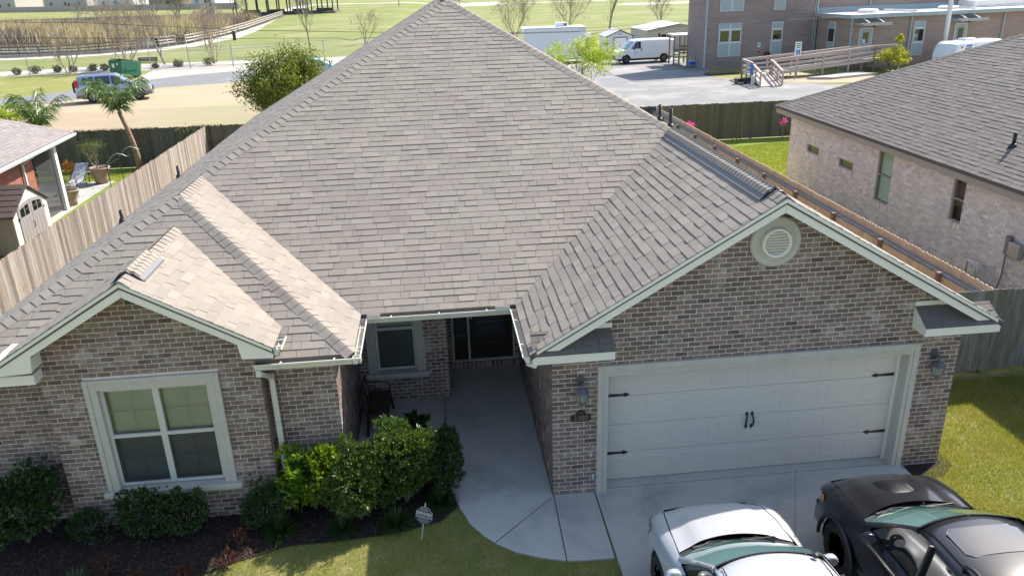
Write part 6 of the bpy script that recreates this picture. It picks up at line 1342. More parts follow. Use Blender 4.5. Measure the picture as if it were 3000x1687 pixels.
SED = [(0, .68), (.1, .80), (.5, .90), (1.2, .98), (1.95, 1.42), (2.4, 1.46), (3.4, 1.44), (4.0, 1.10), (4.5, .98), (4.6, .8)]
SEW = [[(1.55, .99), (2.3, .99), (2.3, 1.38), (2.05, 1.37)], [(2.38, .99), (3.2, .99), (3.2, 1.36), (2.38, 1.39)]]
car('blue_car', 'light blue car behind the leafy tree, only its roof in view', (-9.9, 50.3, 1.5), RAD(8), 4.6, 1.8, 1.46, 'blue_paint', SED, SEW, r=.32)
car('blue_car', 'blue car under the leafy tree beside the roof edge', (-7.2, 37.6, 1.2), RAD(4), 4.5, 1.8, 1.46, 'blue_paint', SED[:-1]+[(4.5, .8)], SEW, r=.32)

# ================================================================ trees, shrubs
def bare_tree(name, label, loc, h_, seed, spread=.42, multi=1, m='twig', depth=5, r=.09, group=None, budding=None, up_=.30, kids=(2, 3), lean=.35):
    t = thing(name, label, 'tree', loc, 0, group); g_ = np.random.default_rng(seed); mb = MB(); tips = []
    L0 = h_/(3.35 if multi == 1 else 3.0)
    for i in range(multi):
        a = 2*PI*i/multi+g_.random(); d = nrm(V(lean*math.cos(a), lean*math.sin(a), 1)) if multi > 1 else V(0, 0, 1)
        branch_tree(mb, V(loc[0]+.12*math.cos(a)*(multi > 1), loc[1]+.12*math.sin(a)*(multi > 1), loc[2]-.05), d, L0, r, depth, spread, g_, tips, up_, 5, kids, .009)
    tw = mb
    for p, d in tips:
        for k in range(3):
            q = nrm(d+g_.normal(size=3)*.5+V(0, 0, .2)); tw.tube([p, p+q*h_*.06], [.008, .004], 3, caps=False)
    mb.build('branches', M[m], t)
    if budding:
        C = np.concatenate([np.array([p])+nr.normal(size=(budding[1], 3))*h_*.035 for p, d in tips]); leaf_mesh('leaves', C, rand_dirs(len(C), .3), h_*.022, h_*.012, M[budding[0]], t)
    return t
Z1 = 1.5; Z2 = .35
GM = 'bare crape myrtles in the park'
bare_tree('crape_myrtle', 'bare crape myrtle, leftmost, behind the chain-link fence', (-32.5, 62.6, Z1), 3.4, 1, .40, 4, 'bark_pale', 4, .05, GM)
bare_tree('crape_myrtle', 'tall bare crape myrtle directly behind the green dumpster', (-28.4, 64.8, Z1), 5.2, 2, .36, 5, 'bark_pale', 5, .06, GM, lean=.42)
bare_tree('bare_tree', 'gray bare tree standing beside the park bench', (-26.1, 68.0, Z1), 7.0, 3, .34, 1, 'twig', 6, .12, 'bare single-trunk trees', kids=(2, 3))
bare_tree('crape_myrtle', 'bare crape myrtle between the bench and the leafy tree', (-21.5, 67.8, Z1), 4.4, 4, .42, 4, 'bark_pale', 5, .055, GM, lean=.45)
bare_tree('bare_tree', 'slim bare tree rising behind the leafy tree', (-13.9, 77.0, Z1), 6.2, 5, .26, 1, 'twig', 6, .10, 'bare single-trunk trees', kids=(2, 3))
bare_tree('crape_myrtle', 'small bare crape myrtle just left of the roof peak', (-8.8, 85.8, Z1), 3.6, 6, .45, 4, 'bark_pale', 4, .05, GM, lean=.5)
bare_tree('crape_myrtle', 'bare crape myrtle left of the white trailer', (10.6, 104, Z2), 5.0, 7, .42, 5, 'bark_pale', 5, .06, GM, lean=.45)
bare_tree('crape_myrtle', 'bare crape myrtle rising behind the trailer roof unit', (20.6, 119, Z2), 6.2, 8, .38, 6, 'bark_pale', 5, .07, GM, lean=.5)
bare_tree('bare_tree', 'bare single-trunk tree behind the small white shed', (25.4, 110, Z2), 9.5, 9, .36, 1, 'twig', 6, .17, 'bare single-trunk trees', kids=(2, 3))
bare_tree('crape_myrtle', 'bare crape myrtle behind the tan shed', (36.2, 121, Z2), 5.2, 10, .44, 5, 'bark_pale', 5, .065, GM, lean=.5)
bare_tree('cypress_tree', 'pale bare cypress in the marsh at far left', (-66, 150, Z1), 7.0, 11, .5, 1, 'twig', 6, .14, 'bare marsh trees', up_=.05)
bare_tree('cypress_tree', 'low spreading bare cypress in front of the far boardwalk', (-47.0, 112, Z1), 3.6, 12, .55, 1, 'twig', 5, .09, 'bare marsh trees', up_=.0)
bare_tree('cypress_tree', 'bare cypress near the right of the marsh by the pavilion', (-39.5, 160, Z1), 7.5, 13, .45, 1, 'twig', 6, .14, 'bare marsh trees', up_=.1, budding=('leaf_olive', 2))
bare_tree('cypress_tree', 'budding greenish cypress in the marsh behind the bench tree', (-47.0, 150, Z1), 8.5, 14, .42, 1, 'twig', 6, .15, 'bare marsh trees', budding=('leaf_bright', 4))
bare_tree('cypress_tree', 'bare cypress between the two marsh lamp posts', (-52.5, 165, Z1), 7.0, 15, .45, 1, 'twig', 6, .13, 'bare marsh trees')
# leafy evergreen in front of the roof edge
def leafy_tree(name, label, loc, crown, rad, n, leaf, m, seed, h_trunk, ragged=.22, group=None, trunk='bark', r0=.10, lobes=16):
    t = thing(name, label, 'tree', loc, 0, group); g_ = np.random.default_rng(seed); mb = MB(); tips = []
    for i in range(5):
        a = 2*PI*i/5+g_.random(); branch_tree(mb, V(*loc), nrm(V(.45*math.cos(a), .45*math.sin(a), 1.1)), h_trunk, r0, 3, .42, g_, tips)
    mb.build('trunk', M[trunk], t); Cs = []
    d = g_.normal(size=(lobes, 3)); d /= np.linalg.norm(d, axis=1)[:, None]; d[:, 2] = np.abs(d[:, 2])*1.1-.35
    ctr = [np.array(crown)+d[i]*np.array(rad)*g_.uniform(.45, .88) for i in range(lobes)]+[np.array(crown)]
    for c in ctr:
        k = n//len(ctr); sub = max(3, k//40)
        q = g_.normal(size=(sub, 3)); q /= np.linalg.norm(q, axis=1)[:, None]; pc = c+q*np.array(rad)*.40*g_.uniform(.35, 1.0, (sub, 1))
        Cs.append(np.repeat(pc, 40, 0)+g_.normal(size=(sub*40, 3))*np.array(rad)*.075)
    C = np.concatenate(Cs); C = C[C[:, 2] > loc[2]+.15]
    leaf_mesh('crown', C, rand_dirs(len(C), .25), leaf*nr.uniform(.6, 1.2, len(C)), leaf*.5, M[m], t); return t
leafy_tree('leafy_tree', 'dense leafy evergreen tree rising behind the left roof edge', (-9.2, 33.0, .55), (-9.2, 33.2, 2.95), (2.45, 2.1, 2.5), 24000, .145, 'leaf_tree', 3, .75, lobes=22)
leafy_tree('lime_tree', 'lime green young tree in front of the white trailer', (8.2, 42.0, Z2), (8.3, 42.2, 2.85), (3.0, 2.2, 2.15), 5200, .15, 'leaf_lime', 5, .9, lobes=18, r0=.06)
leafy_tree('lime_shrub', 'yellow green shrub beside the wheelchair ramp', (34.4, 49.6, Z2), (34.4, 49.6, 1.45), (1.7, 1.3, 1.1), 2600, .15, 'leaf_yellow', 6, .5, lobes=12, r0=.04)
leafy_tree('lime_shrub', 'yellow green bush at the far left edge beside the verge', (-34.5, 50.5, Z1), (-34.5, 50.5, 2.6), (2.2, 1.8, 1.4), 2600, .18, 'leaf_lime', 7, .5, lobes=12, r0=.04)
leafy_tree('lime_shrub', 'lime green bush on the sandy lot behind the red brick house', (-24.6, 35.2, .95), (-24.6, 35.2, 1.75), (1.5, 1.2, .75), 1700, .14, 'leaf_lime', 8, .4, lobes=10, r0=.04)
t = leafy_tree('lime_shrub', 'thin green sprig of the lime shrub above its ramp-side crown', (34.9, 49.8, Z2), (34.9, 49.8, 2.75), (.45, .4, .75), 260, .14, 'leaf_yellow', 9, .7, lobes=5, r0=.03)
SB = 'low brown shrubs along the chain-link fence'
for i, (x, y, s_, lb) in enumerate(((-36.9, 63.0, .9, 'low brown shrub, leftmost along the chain-link fence'), (-35.6, 63.6, 1.15, 'low brown double shrub, second from the left along the chain-link fence'), (-33.9, 63.8, .9, 'low brown shrub left of the leftmost crape myrtle'), (-32.6, 63.9, .9, 'low brown shrub touching the leftmost crape myrtle'), (-31.0, 63.9, .95, 'low brown shrub midway between crape myrtle and dumpster'), (-30.0, 64.1, .9, 'low brown shrub just left of the dumpster myrtle'), (-28.9, 64.8, .75, 'smallest low brown shrub behind the dumpster'), (-25.8, 64.3, .7, 'low brown shrub under the park bench end'), (-24.0, 64.8, 1.0, 'low brown shrub right of the gray bare tree'), (-21.3, 64.9, 1.35, 'widest low shrub at the foot of the fourth crape myrtle'))):
    shrub('low_shrub', lb, 'shrub', (x, y, Z1-.03), (x, y, Z1+.24*s_), (.46*s_, .42*s_, .34*s_), 700, .10, .05, 'leaf_shrub', 60+i, SB, stems=3, core=.2)

# ================================================================ chain-link fence, bench, dumpster
clf = thing('chain_link_fence', 'gray chain-link fence with gate posts along the park', 'fence', (-25, 63, Z1))
FP = [(-48, 57.6), (-44.5, 58.6), (-41.5, 59.6), (-38.6, 60.8), (-35.4, 61.9), (-31.9, 62.4), (-28.4, 62.6), (-25.7, 62.9), (-22.5, 63.2), (-18.8, 63.2), (-15.2, 65.0), (-11.2, 66.2), (-7.4, 66.8), (-3.5, 67.2), (0, 67.5), (4, 67.8), (8, 68)]
for i, (x, y) in enumerate(FP): part('post', M['steel'], lambda b: b.tube([(x, y, Z1-.05), (x, y, Z1+(1.9 if 8 <= i <= 9 else 1.75))], .05 if 8 <= i <= 9 else .035, 8), clf)
for i in range(len(FP)-1):
    a, b_ = FP[i], FP[i+1]
    part('rail', M['steel'], lambda b: b.tube([(*a, Z1+1.70), (*b_, Z1+1.70)], .022, 6), clf)
    if i == 8 or i == 9: part('gate_rail', M['steel'], lambda b: (b.tube([(*a, Z1+1.45), (*b_, Z1+1.45)], .02, 6),), clf); part('gate_rail', M['steel'], lambda b: (b.tube([(*a, Z1+.12), (*b_, Z1+.12)], .02, 6),), clf)
    m_ = MB(); a3, b3 = V(*a, Z1), V(*b_, Z1); Lh = np.linalg.norm(b3-a3); k = int(Lh/.16)
    for j in range(-11, k+1):
        for s in (1, -1):
            u0, u1 = j*.16, j*.16+1.68
            q0, q1 = (u0, u1) if s > 0 else (u1, u0); z0_, z1_ = 0.02, 1.70
            lo = max(0, min(u0, u1)); hi = min(Lh, max(u0, u1))
            if hi <= lo: continue
            def zz(u): f = (u-u0)/1.68; return z0_+(z1_-z0_)*(f if s > 0 else 1-f)
            d = (b3-a3)/Lh; m_.tube([a3+d*lo+V(0, 0, zz(lo)), a3+d*hi+V(0, 0, zz(hi))], .0035, 3, caps=False)
    m_.build('wire_mesh', M['steel'], clf)
bn = thing('park_bench', 'dark green slatted park bench behind the chain-link fence', 'bench', (-26.6, 65.0, Z1))
bx = (-27.5, -25.8); by = 65.2
for i in range(3): part('seat_slat', M['plastic_black'], lambda b: b.box(bx[0], bx[1], by-.38+i*.12, by-.28+i*.12, Z1+.43, Z1+.46), bn)
for i in range(3): part('back_slat', M['plastic_black'], lambda b: b.box(bx[0], bx[1], by+.02+i*.02, by+.05+i*.02, Z1+.52+i*.12, Z1+.62+i*.12), bn)
for x in (bx[0]+.15, bx[1]-.15):
    part('leg', M['iron'], lambda b: b.bar((x, by-.33, Z1), (x, by-.30, Z1+.44), .05, .05), bn); part('leg', M['iron'], lambda b: b.bar((x, by+.05, Z1), (x, by+.06, Z1+.86), .05, .05), bn)
dp = thing('dumpster', 'dark green steel dumpster with black lids beside the road', 'dumpster', (-25.6, 57.0, Z1), 0)
dm = Matrix.Translation((-25.75, 56.9, Z1)) @ Matrix.Rotation(RAD(-38), 4, 'Z') @ Matrix.Scale(.86, 4)
def D(nm, m, fn, parent=None, **k): b = MB(); b.M = dm; fn(b); return b.build(nm, M[m], parent or dp, **k)
D('tank', 'dumpster', lambda b: b.prism([(-.85, .12), (.85, .12), (.95, .3), (.95, 1.32), (-.75, 1.62), (-.95, 1.55), (-.95, .3)], -.95, .95, 'x'), bevel=.02)
for x in (-.95, .93): D('fork_pocket', 'dumpster', lambda b: b.box(x-.08, x+.10, -.6, .6, .72, .92))
for i in (0, 1): ld = D('lid', 'plastic_black', lambda b: b.add([(-.93+i*.94, .99, 1.33), (-.03+i*.94, .99, 1.33), (-.03+i*.94, -.78, 1.68), (-.93+i*.94, -.78, 1.68), (-.93+i*.94, .99, 1.37), (-.03+i*.94, .99, 1.37), (-.03+i*.94, -.78, 1.72), (-.93+i*.94, -.78, 1.72)], [(0, 1, 2, 3), (7, 6, 5, 4), (0, 4, 5, 1), (1, 5, 6, 2), (2, 6, 7, 3), (3, 7, 4, 0)])); [D('lid_rib', 'plastic_gray', lambda b: b.bar((-.85+i*.94+j*.2, .95, 1.385), (-.85+i*.94+j*.2, -.74, 1.735), .05, .02), ld) for j in range(5)]
D('label_plate', 'paper', lambda b: b.box(-.45, -.05, -.985, -.965, .95, 1.3)); D('label_plate', 'paper', lambda b: b.box(.3, .55, -.985, -.965, 1.2, 1.38))
for x in (-.7, .7): D('skid', 'plastic_black', lambda b: b.box(x-.1, x+.1, -.8, .8, 0, .12))

# ================================================================ boardwalk, pavilion, far side of the marsh
def railing(label, pts, m, h_=1.07, rails=(.35, .68, 1.02), step=2.0, top=.14, z=Z1, group='boardwalk railings', name='boardwalk_railing'):
    t = thing(name, label, 'railing', (pts[0][0], pts[0][1], z), 0, group)
    for i in range(len(pts)-1):
        a, b_ = V(*pts[i], z), V(*pts[i+1], z); L = np.linalg.norm(b_-a); n = max(1, int(round(L/step)))
        for r_ in rails: part('rail', M[m], lambda b: b.bar(a+V(0, 0, r_), b_+V(0, 0, r_), .05, .13), t)
        part('cap_rail', M[m], lambda b: b.bar(a+V(0, 0, h_), b_+V(0, 0, h_), .16, .045), t)
        for k in range(n+(1 if i == len(pts)-2 else 0)): q = a+(b_-a)*k/n; part('post', M[m], lambda b: b.box(q[0]-.06, q[0]+.06, q[1]-.06, q[1]+.06, z-.1, z+h_), t)
    return t
railing('dark weathered railing along the near edge of the pond', [(-72, 82.5), (-60, 84.2), (-48.8, 84.9), (-44.1, 84.0), (-40.3, 84.9), (-37, 87.7), (-35.2, 90.2)], 'board_old')
railing('sunlit pale railing beside the path up to the pavilion', [(-32.1, 97.0), (-30.8, 112), (-31.4, 130), (-32.6, 150), (-35.3, 190)], 'board_pale', step=3.0)
railing('short pale railing beside the picnic tables', [(-36.5, 91.5), (-34.3, 93.5), (-33.3, 96.8)], 'board_pale', step=1.5)
railing('far boardwalk railing across the marsh, left stretch', [(-150, 196), (-104, 186), (-86, 180)], 'board_old', step=4, h_=1.2)
railing('far boardwalk railing across the marsh, right stretch', [(-86, 180), (-76, 178), (-57, 181), (-44, 184)], 'board_pale', step=4, h_=1.2)
bd = thing('boardwalk_deck', 'dark boardwalk deck on piles across the far marsh', 'boardwalk', (-90, 186, Z1))
for a, b_ in (((-150, 197.2), (-104, 187.2)), ((-104, 187.2), (-86, 181.2)), ((-86, 181.2), (-76, 179.2)), ((-76, 179.2), (-57, 182.2)), ((-57, 182.2), (-44, 185.2))):
    part('deck', M['board_old'], lambda b: b.bar((*a, Z1+.15), (*b_, Z1+.15), 2.2, .22), bd)
def picnic(label, x, y, ang):
    t = thing('picnic_table', label, 'picnic table', (x, y, Z1), ang); mw = Matrix.Translation((x, y, Z1)) @ Matrix.Rotation(ang, 4, 'Z')
    def Q(nm, fn, m='board_old'): b = MB(); b.M = mw; fn(b); b.build(nm, M[m], t)
    for i in range(5): Q('table_plank', lambda b: b.box(-.9, .9, -.38+i*.155, -.24+i*.155, .72, .76))
    for s in (-1, 1): Q('bench_plank', lambda b: b.box(-.9, .9, s*.75-.13, s*.75+.13, .43, .47)); Q('leg_frame', lambda b: (b.bar((s*.65, -.75, .0), (s*.65, -.2, .72), .08, .06), b.bar((s*.65, .75, .0), (s*.65, .2, .72), .08, .06), b.bar((s*.65, -.85, .41), (s*.65, .85, .41), .06, .08)))
picnic('picnic table under the pale railing near the pond', -37.2, 92.5, RAD(15)); picnic('picnic table in front of the trash bin by the pond path', -33.3, 99.5, RAD(20))
for nm, lb, x, y, h_, m in (('trash_bin', 'dark round trash bin by the picnic tables', -34.9, 94.6, 1.0, 'plastic_black'), ('path_bollard', 'short dark bollard lamp at the path edge', -26.9, 100.8, 1.2, 'plastic_black')):
    t = thing(nm, lb, 'bin' if 'bin' in nm else 'bollard', (x, y, Z1)); r_ = .35 if 'bin' in nm else .22
    part('body', M[m], lambda b: b.lathe([(r_*.9, Z1), (r_, Z1+h_*.15), (r_, Z1+h_*.85)], 14, (x, y, 0)), t); part('rim', M['plastic_gray'], lambda b: b.lathe([(r_*1.08, Z1+h_*.85), (r_*1.08, Z1+h_), (r_*.5, Z1+h_*1.02)], 14, (x, y, 0)), t)
ib = thing('notice_board', 'pale upright notice board at the marsh edge', 'sign', (-41.5, 150, Z1)); part('panel', M['board_pale'], lambda b: b.box(-42.3, -40.9, 150, 150.15, Z1+.3, Z1+3.2), ib); part('panel_edge', M['board_old'], lambda b: b.box(-42.5, -42.3, 149.95, 150.2, Z1, Z1+3.2), ib)
for x, y, lb in ((-46.5, 170, 'black lamp post standing in the marsh'),):
    t = thing('lamp_post', lb, 'lamp post', (x, y, Z1)); part('pole', M['iron'], lambda b: b.tube([(x, y, Z1), (x, y, Z1+6.5)], [.14, .09], 8), t); part('lamp_head', M['iron'], lambda b: b.lathe([(.12, Z1+6.5), (.30, Z1+6.8), (.28, Z1+7.2), (.05, Z1+7.4)], 10, (x, y, 0)), t)
pv = thing('park_pavilion', 'dark open-sided pavilion on posts at the end of the path', 'pavilion', (-36, 205, Z1))
for i in range(10):
    for y in (200, 212): x = -48+i*2.6; part('post', M['board_old'], lambda b: b.box(x-.15, x+.15, y-.15, y+.15, Z1, Z1+4.2), pv)
part('pavilion_roof', M['deck'], lambda b: b.prism([(198, Z1+4.2), (214, Z1+4.2), (206, Z1+6.8)], -50, -23, 'x'), pv); part('pavilion_floor', M['board_old'], lambda b: b.box(-49, -24, 199, 213, Z1+.0, Z1+.35), pv)
for i in range(4): part('seat_row', M['board_old'], lambda b: b.box(-47+i*6, -43+i*6, 203, 204, Z1+.35, Z1+1.1), pv)
# long fence and houses beyond the marsh
lf = thing('long_board_fence', 'long dull brown board fence far beyond the marsh', 'fence', (-90, 300, Z1)); q0, q1 = V(-190, 345, Z1), V(-62, 268, Z1); dd = (q1-q0)/80
for i in range(80): part('board_panel' if False else 'panel', M['lumber'], lambda b: b.bar(q0+dd*i+V(0, 0, .95), q0+dd*(i+.985)+V(0, 0, .95), .1, 1.9), lf)
def far_house(label, x, y, wx_, dy_, h_, m, rot, roofm='metal_roof', wins=3, winm='glass'):
    t = thing('far_house', label, 'house', (x, y, Z1), rot, 'houses beyond the marsh'); mw = Matrix.Translation((x, y, Z1)) @ Matrix.Rotation(rot, 4, 'Z')
    def Q(nm, mm, fn, par=None): b = MB(); b.M = mw; fn(b); return b.build(nm, M[mm], par or t)
    Q('wall', m, lambda b: b.box(-wx_/2, wx_/2, 0, dy_, 0, h_)); Q('roof', roofm, lambda b: b.prism([(-.6, h_), (dy_+.6, h_), (dy_/2, h_+dy_*.28)], -wx_/2-.5, wx_/2+.5, 'x'))
    for i in range(wins): xx = -wx_/2+wx_*(i+.5)/wins; wn = Q('window', 'siding_white', lambda b: b.box(xx-.85, xx+.85, -.12, 0, 1.2, 2.9)); Q('pane', winm, lambda b: b.box(xx-.72, xx+.72, -.16, -.12, 1.32, 2.78), wn)
    Q('door', 'maroon', lambda b: b.box(wx_*.06, wx_*.06+1.1, -.10, 0, 0, 2.2))
far_house('tan house, second from the left beyond the marsh', -158, 372, 26, 14, 5.5, 'siding', RAD(-28)); far_house('white house beyond the marsh behind the long fence', -132, 358, 20, 12, 5.6, 'siding_white', RAD(-28)); far_house('brown brick house beyond the marsh, right of the white one', -108, 345, 17, 12, 5.6, 'brick_c', RAD(-28)); far_house('pale house beyond the marsh, nearest the pavilion', -90, 334, 12, 12, 5.2, 'siding_white', RAD(-28), wins=2); far_house('tan house at the far left corner beyond the marsh', -196, 392, 24, 14, 5.0, 'siding', RAD(-28))
# playground beyond the roof peak
pg = thing('play_structure', 'red and blue playground frame on a pale pad beyond the roof', 'playground', (6, 280, .5))
for x in (3, 6.5, 10): part('post', M['red_paint'], lambda b: b.tube([(x, 278, .4), (x, 278, 3.6)], .12, 8), pg)
part('platform', M['blue_sign'], lambda b: b.box(3, 10, 277, 280, 1.6, 1.8), pg); part('slide', M['red_paint'], lambda b: b.bar((10, 278.5, 1.8), (13.5, 278.5, .5), .8, .08), pg)
pl = thing('field_pole', 'thin dark pole at the edge of the park field', 'pole', (-9.5, 240, 1.4)); part('pole', M['iron'], lambda b: b.tube([(-9.5, 240, 1.3), (-9.5, 240, 6.5)], .10, 6), pl); part('pole_cap', M['iron'], lambda b: b.lathe([(.16, 6.5), (.05, 6.8)], 8, (-9.5, 240, 0)), pl)

# ================================================================ brick building, ramp, sheds
BO = V(21.8, 56.3, .35); BA = math.atan2(1.3, 9.9)
bm_ = Matrix.Translation(tuple(BO)) @ Matrix.Rotation(BA, 4, 'Z')
bb = thing('brick_building', 'brown brick two-storey block with a low flat-roofed wing', 'building', tuple(BO))
def Bp(nm, m, fn, parent=None, **k):
    b = MB(); b.M = bm_; fn(b); return b.build(nm, M[m], parent or bb, **k)
Bp('wall', 'brick_b', lambda b: b.box(-.02, 10.1, 0, 3.9, -.1, 8.2))
Bp('wall', 'brick_c', lambda b: b.box(10.1, 48, 1.2, 10, -.1, 8.0))
Bp('wall', 'brick_c', lambda b: b.box(10.25, 48, -4.5, 1.15, -.1, 4.0))
Bp('wall_base', 'brick_b', lambda b: b.box(-.05, 10.05, -.03, 0, -.1, .85))
Bp('parapet', 'panel_blue', lambda b: b.box(-.1, 10.2, -.1, 4.0, 8.2, 8.5))
fr_ = Bp('flat_roof', 'roof_white', lambda b: b.box(9.95, 48.2, -4.9, 1.18, 4.02, 4.14))
Bp('roof_edge', 'panel_blue', lambda b: (b.box(9.9, 48.25, -4.98, -4.9, 3.88, 4.18), b.box(9.88, 9.95, -4.9, 1.1, 3.88, 4.18)), fr_)
Bp('roof_flashing', 'panel_blue', lambda b: b.box(10.2, 48, 1.0, 1.19, 4.15, 4.55), fr_)
for x in (13.6, 21.5): Bp('roof_vent', 'roof_white', lambda b: b.lathe([(.85, 4.14), (.85, 4.34), (.7, 4.42)], 14, (x, -2.0, 0)), fr_)
Bp('roof_unit', 'roof_white', lambda b: b.box(24.5, 30.5, -1.6, .4, 4.14, 4.75), fr_, bevel=.08)
for x in (16.8, 22.6, 31.5): Bp('roof_pipe', 'roof_white', lambda b: b.bar((x, -3.9, 4.24), (x-.8, -.9, 4.24), .22, .16), fr_)
def bwin(x0, x1, z0, z1, splits, cols, dark, y=0.0):
    """framed window with coloured panels and dark glass"""
    w_ = Bp('window', 'siding_white', lambda b: b.box(x0, x1, y-.05, y, z0, z1)); zs_ = [z0]+list(splits)+[z1]; n = 0
    for i in range(len(zs_)-1):
        for c in range(cols):
            a = x0+(x1-x0)*c/cols+.05; b_ = x0+(x1-x0)*(c+1)/cols-.05
            Bp('pane' if i in dark else 'window_panel', 'glass' if i in dark else 'panel_blue', lambda b: b.box(a, b_, y-.065, y-.05, zs_[i]+.05, zs_[i+1]-.05), w_)
            if i in dark: Bp('sash', 'siding_white', lambda b: (b.box(a, a+.06, y-.085, y-.065, zs_[i]+.05, zs_[i+1]-.05), b.box(b_-.06, b_, y-.085, y-.065, zs_[i]+.05, zs_[i+1]-.05), b.box(a, b_, y-.085, y-.065, zs_[i]+.05, zs_[i]+.11), b.box(a, b_, y-.085, y-.065, zs_[i+1]-.11, zs_[i+1]-.05)), w_)
bwin(.95, 3.05, .95, 3.65, (2.07, 3.17), 2, (1,)); bwin(5.88, 6.93, .92, 3.59, (2.04, 3.04), 1, (1,))
bwin(.95, 3.10, 4.60, 7.2, (5.7, 6.8), 2, (1,)); bwin(5.92, 6.98, 4.55, 7.2, (5.7, 6.8), 1, (1,))
bwin(16.26, 17.36, .70, 3.43, (1.75, 2.91), 1, (1,), -4.5)
bwin(20.0, 22.0, 5.2, 7.4, (6.2,), 2, (1,), 1.2); bwin(30.0, 32.0, 5.2, 7.4, (6.2,), 2, (1,), 1.2); bwin(13.0, 15.0, 5.2, 7.4, (6.2,), 2, (1,), 1.2)
sw_ = Bp('window', 'siding_white', lambda b: b.box(10.20, 10.25, -2.62, -1.70, .95, 3.55)); Bp('pane', 'glass', lambda b: b.box(10.18, 10.20, -2.54, -1.78, 1.95, 3.0), sw_); Bp('window_panel', 'panel_blue', lambda b: b.box(10.18, 10.20, -2.54, -1.78, 3.06, 3.5), sw_); Bp('window_panel', 'panel_blue', lambda b: b.box(10.18, 10.20, -2.54, -1.78, 1.0, 1.9), sw_)
for x, note in ((11.22, True), (20.32, False)):
    d_ = Bp('door', 'panel_blue', lambda b: b.box(x, x+1.1, -4.56, -4.5, .95 if note else .1, 3.04)); Bp('door_glass', 'glass', lambda b: b.box(x+.30, x+.80, -4.58, -4.56, 1.9, 2.75), d_); Bp('door_frame', 'siding_white', lambda b: (b.box(x-.06, x, -4.58, -4.5, .1, 3.1), b.box(x+1.1, x+1.16, -4.58, -4.5, .1, 3.1), b.box(x-.06, x+1.16, -4.58, -4.5, 3.04, 3.12)), d_)
    if note: Bp('door_notice', 'paper', lambda b: b.box(x+.30, x+.52, -4.60, -4.58, 1.92, 2.22), d_)
    cn = Bp('canopy', 'panel_blue', lambda b: b.box(x-.65, x+1.95, -5.75, -4.5, 3.36, 3.52)); Bp('canopy_edge', 'steel', lambda b: b.box(x-.67, x+1.97, -5.80, -5.75, 3.34, 3.55), cn)
    for s in (.0, 1.3): Bp('canopy_stay', 'siding_white', lambda b: b.bar((x+s, -5.6, 3.54), (x+s-.1, -4.52, 4.0), .07, .07), cn)
    Bp('door_lamp', 'iron', lambda b: b.box(x+1.15, x+1.30, -4.65, -4.5, 3.14, 3.26))
for x, y, z1 in ((-.24, -.06, 8.2), (10.02, -.06, 8.2), (10.34, -4.58, 3.9), (15.9, -4.58, 3.9), (19.6, -4.58, 3.9), (25.0, -4.58, 3.9), (16.0, 1.12, 8.0), (26.0, 1.12, 8.0)):
    Bp('downspout', 'panel_blue', lambda b: b.box(x-.06, x+.06, y-.06, y+.06, .05 if y < 1 else 4.2, z1))
Bp('conduit', 'steel', lambda b: b.tube([(9.85, -.05, .1), (9.85, -.05, 6)], .05, 6))
ws_ = thing('wall_notice', 'small white notice on the brick wall near the fire inlet', 'sign', tuple(bm_ @ Vector((4.8, -.03, 1.7)))); Bp('plate', 'paper', lambda b: b.box(4.66, 4.94, -.03, -.005, 1.58, 1.96), ws_); Bp('print', 'blue_sign', lambda b: b.box(4.72, 4.88, -.036, -.03, 1.72, 1.84), ws_)
fi = thing('fire_inlet', 'red fire department inlet on the brick wall', 'hydrant', tuple(bm_ @ Vector((5.45, -.1, .9)))); Bp('body', 'red_paint', lambda b: b.lathe([(.14, -.45), (.18, -.40), (.18, -.1), (.1, 0)], 12, (5.5, 0, 1.05), 'y'), fi, smooth=True)
for s in (-.14, .14): Bp('cap', 'iron', lambda b: b.lathe([(.08, -.55), (.10, -.5), (.08, -.40)], 10, (5.4+s, 0, 1.12), 'y'), fi)
bl_ = thing('wall_bell', 'round red alarm bell on the brick wall', 'bell', tuple(bm_ @ Vector((4.8, -.05, 1.2)))); Bp('gong', 'red_paint', lambda b: b.lathe([(.13, -.02), (.13, -.05), (.05, -.09)], 14, (4.8, 0, 1.25), 'y'), bl_); Bp('ring', 'siding_white', lambda b: b.lathe([(.16, -.005), (.16, -.02)], 14, (4.8, 0, 1.25), 'y'), bl_)
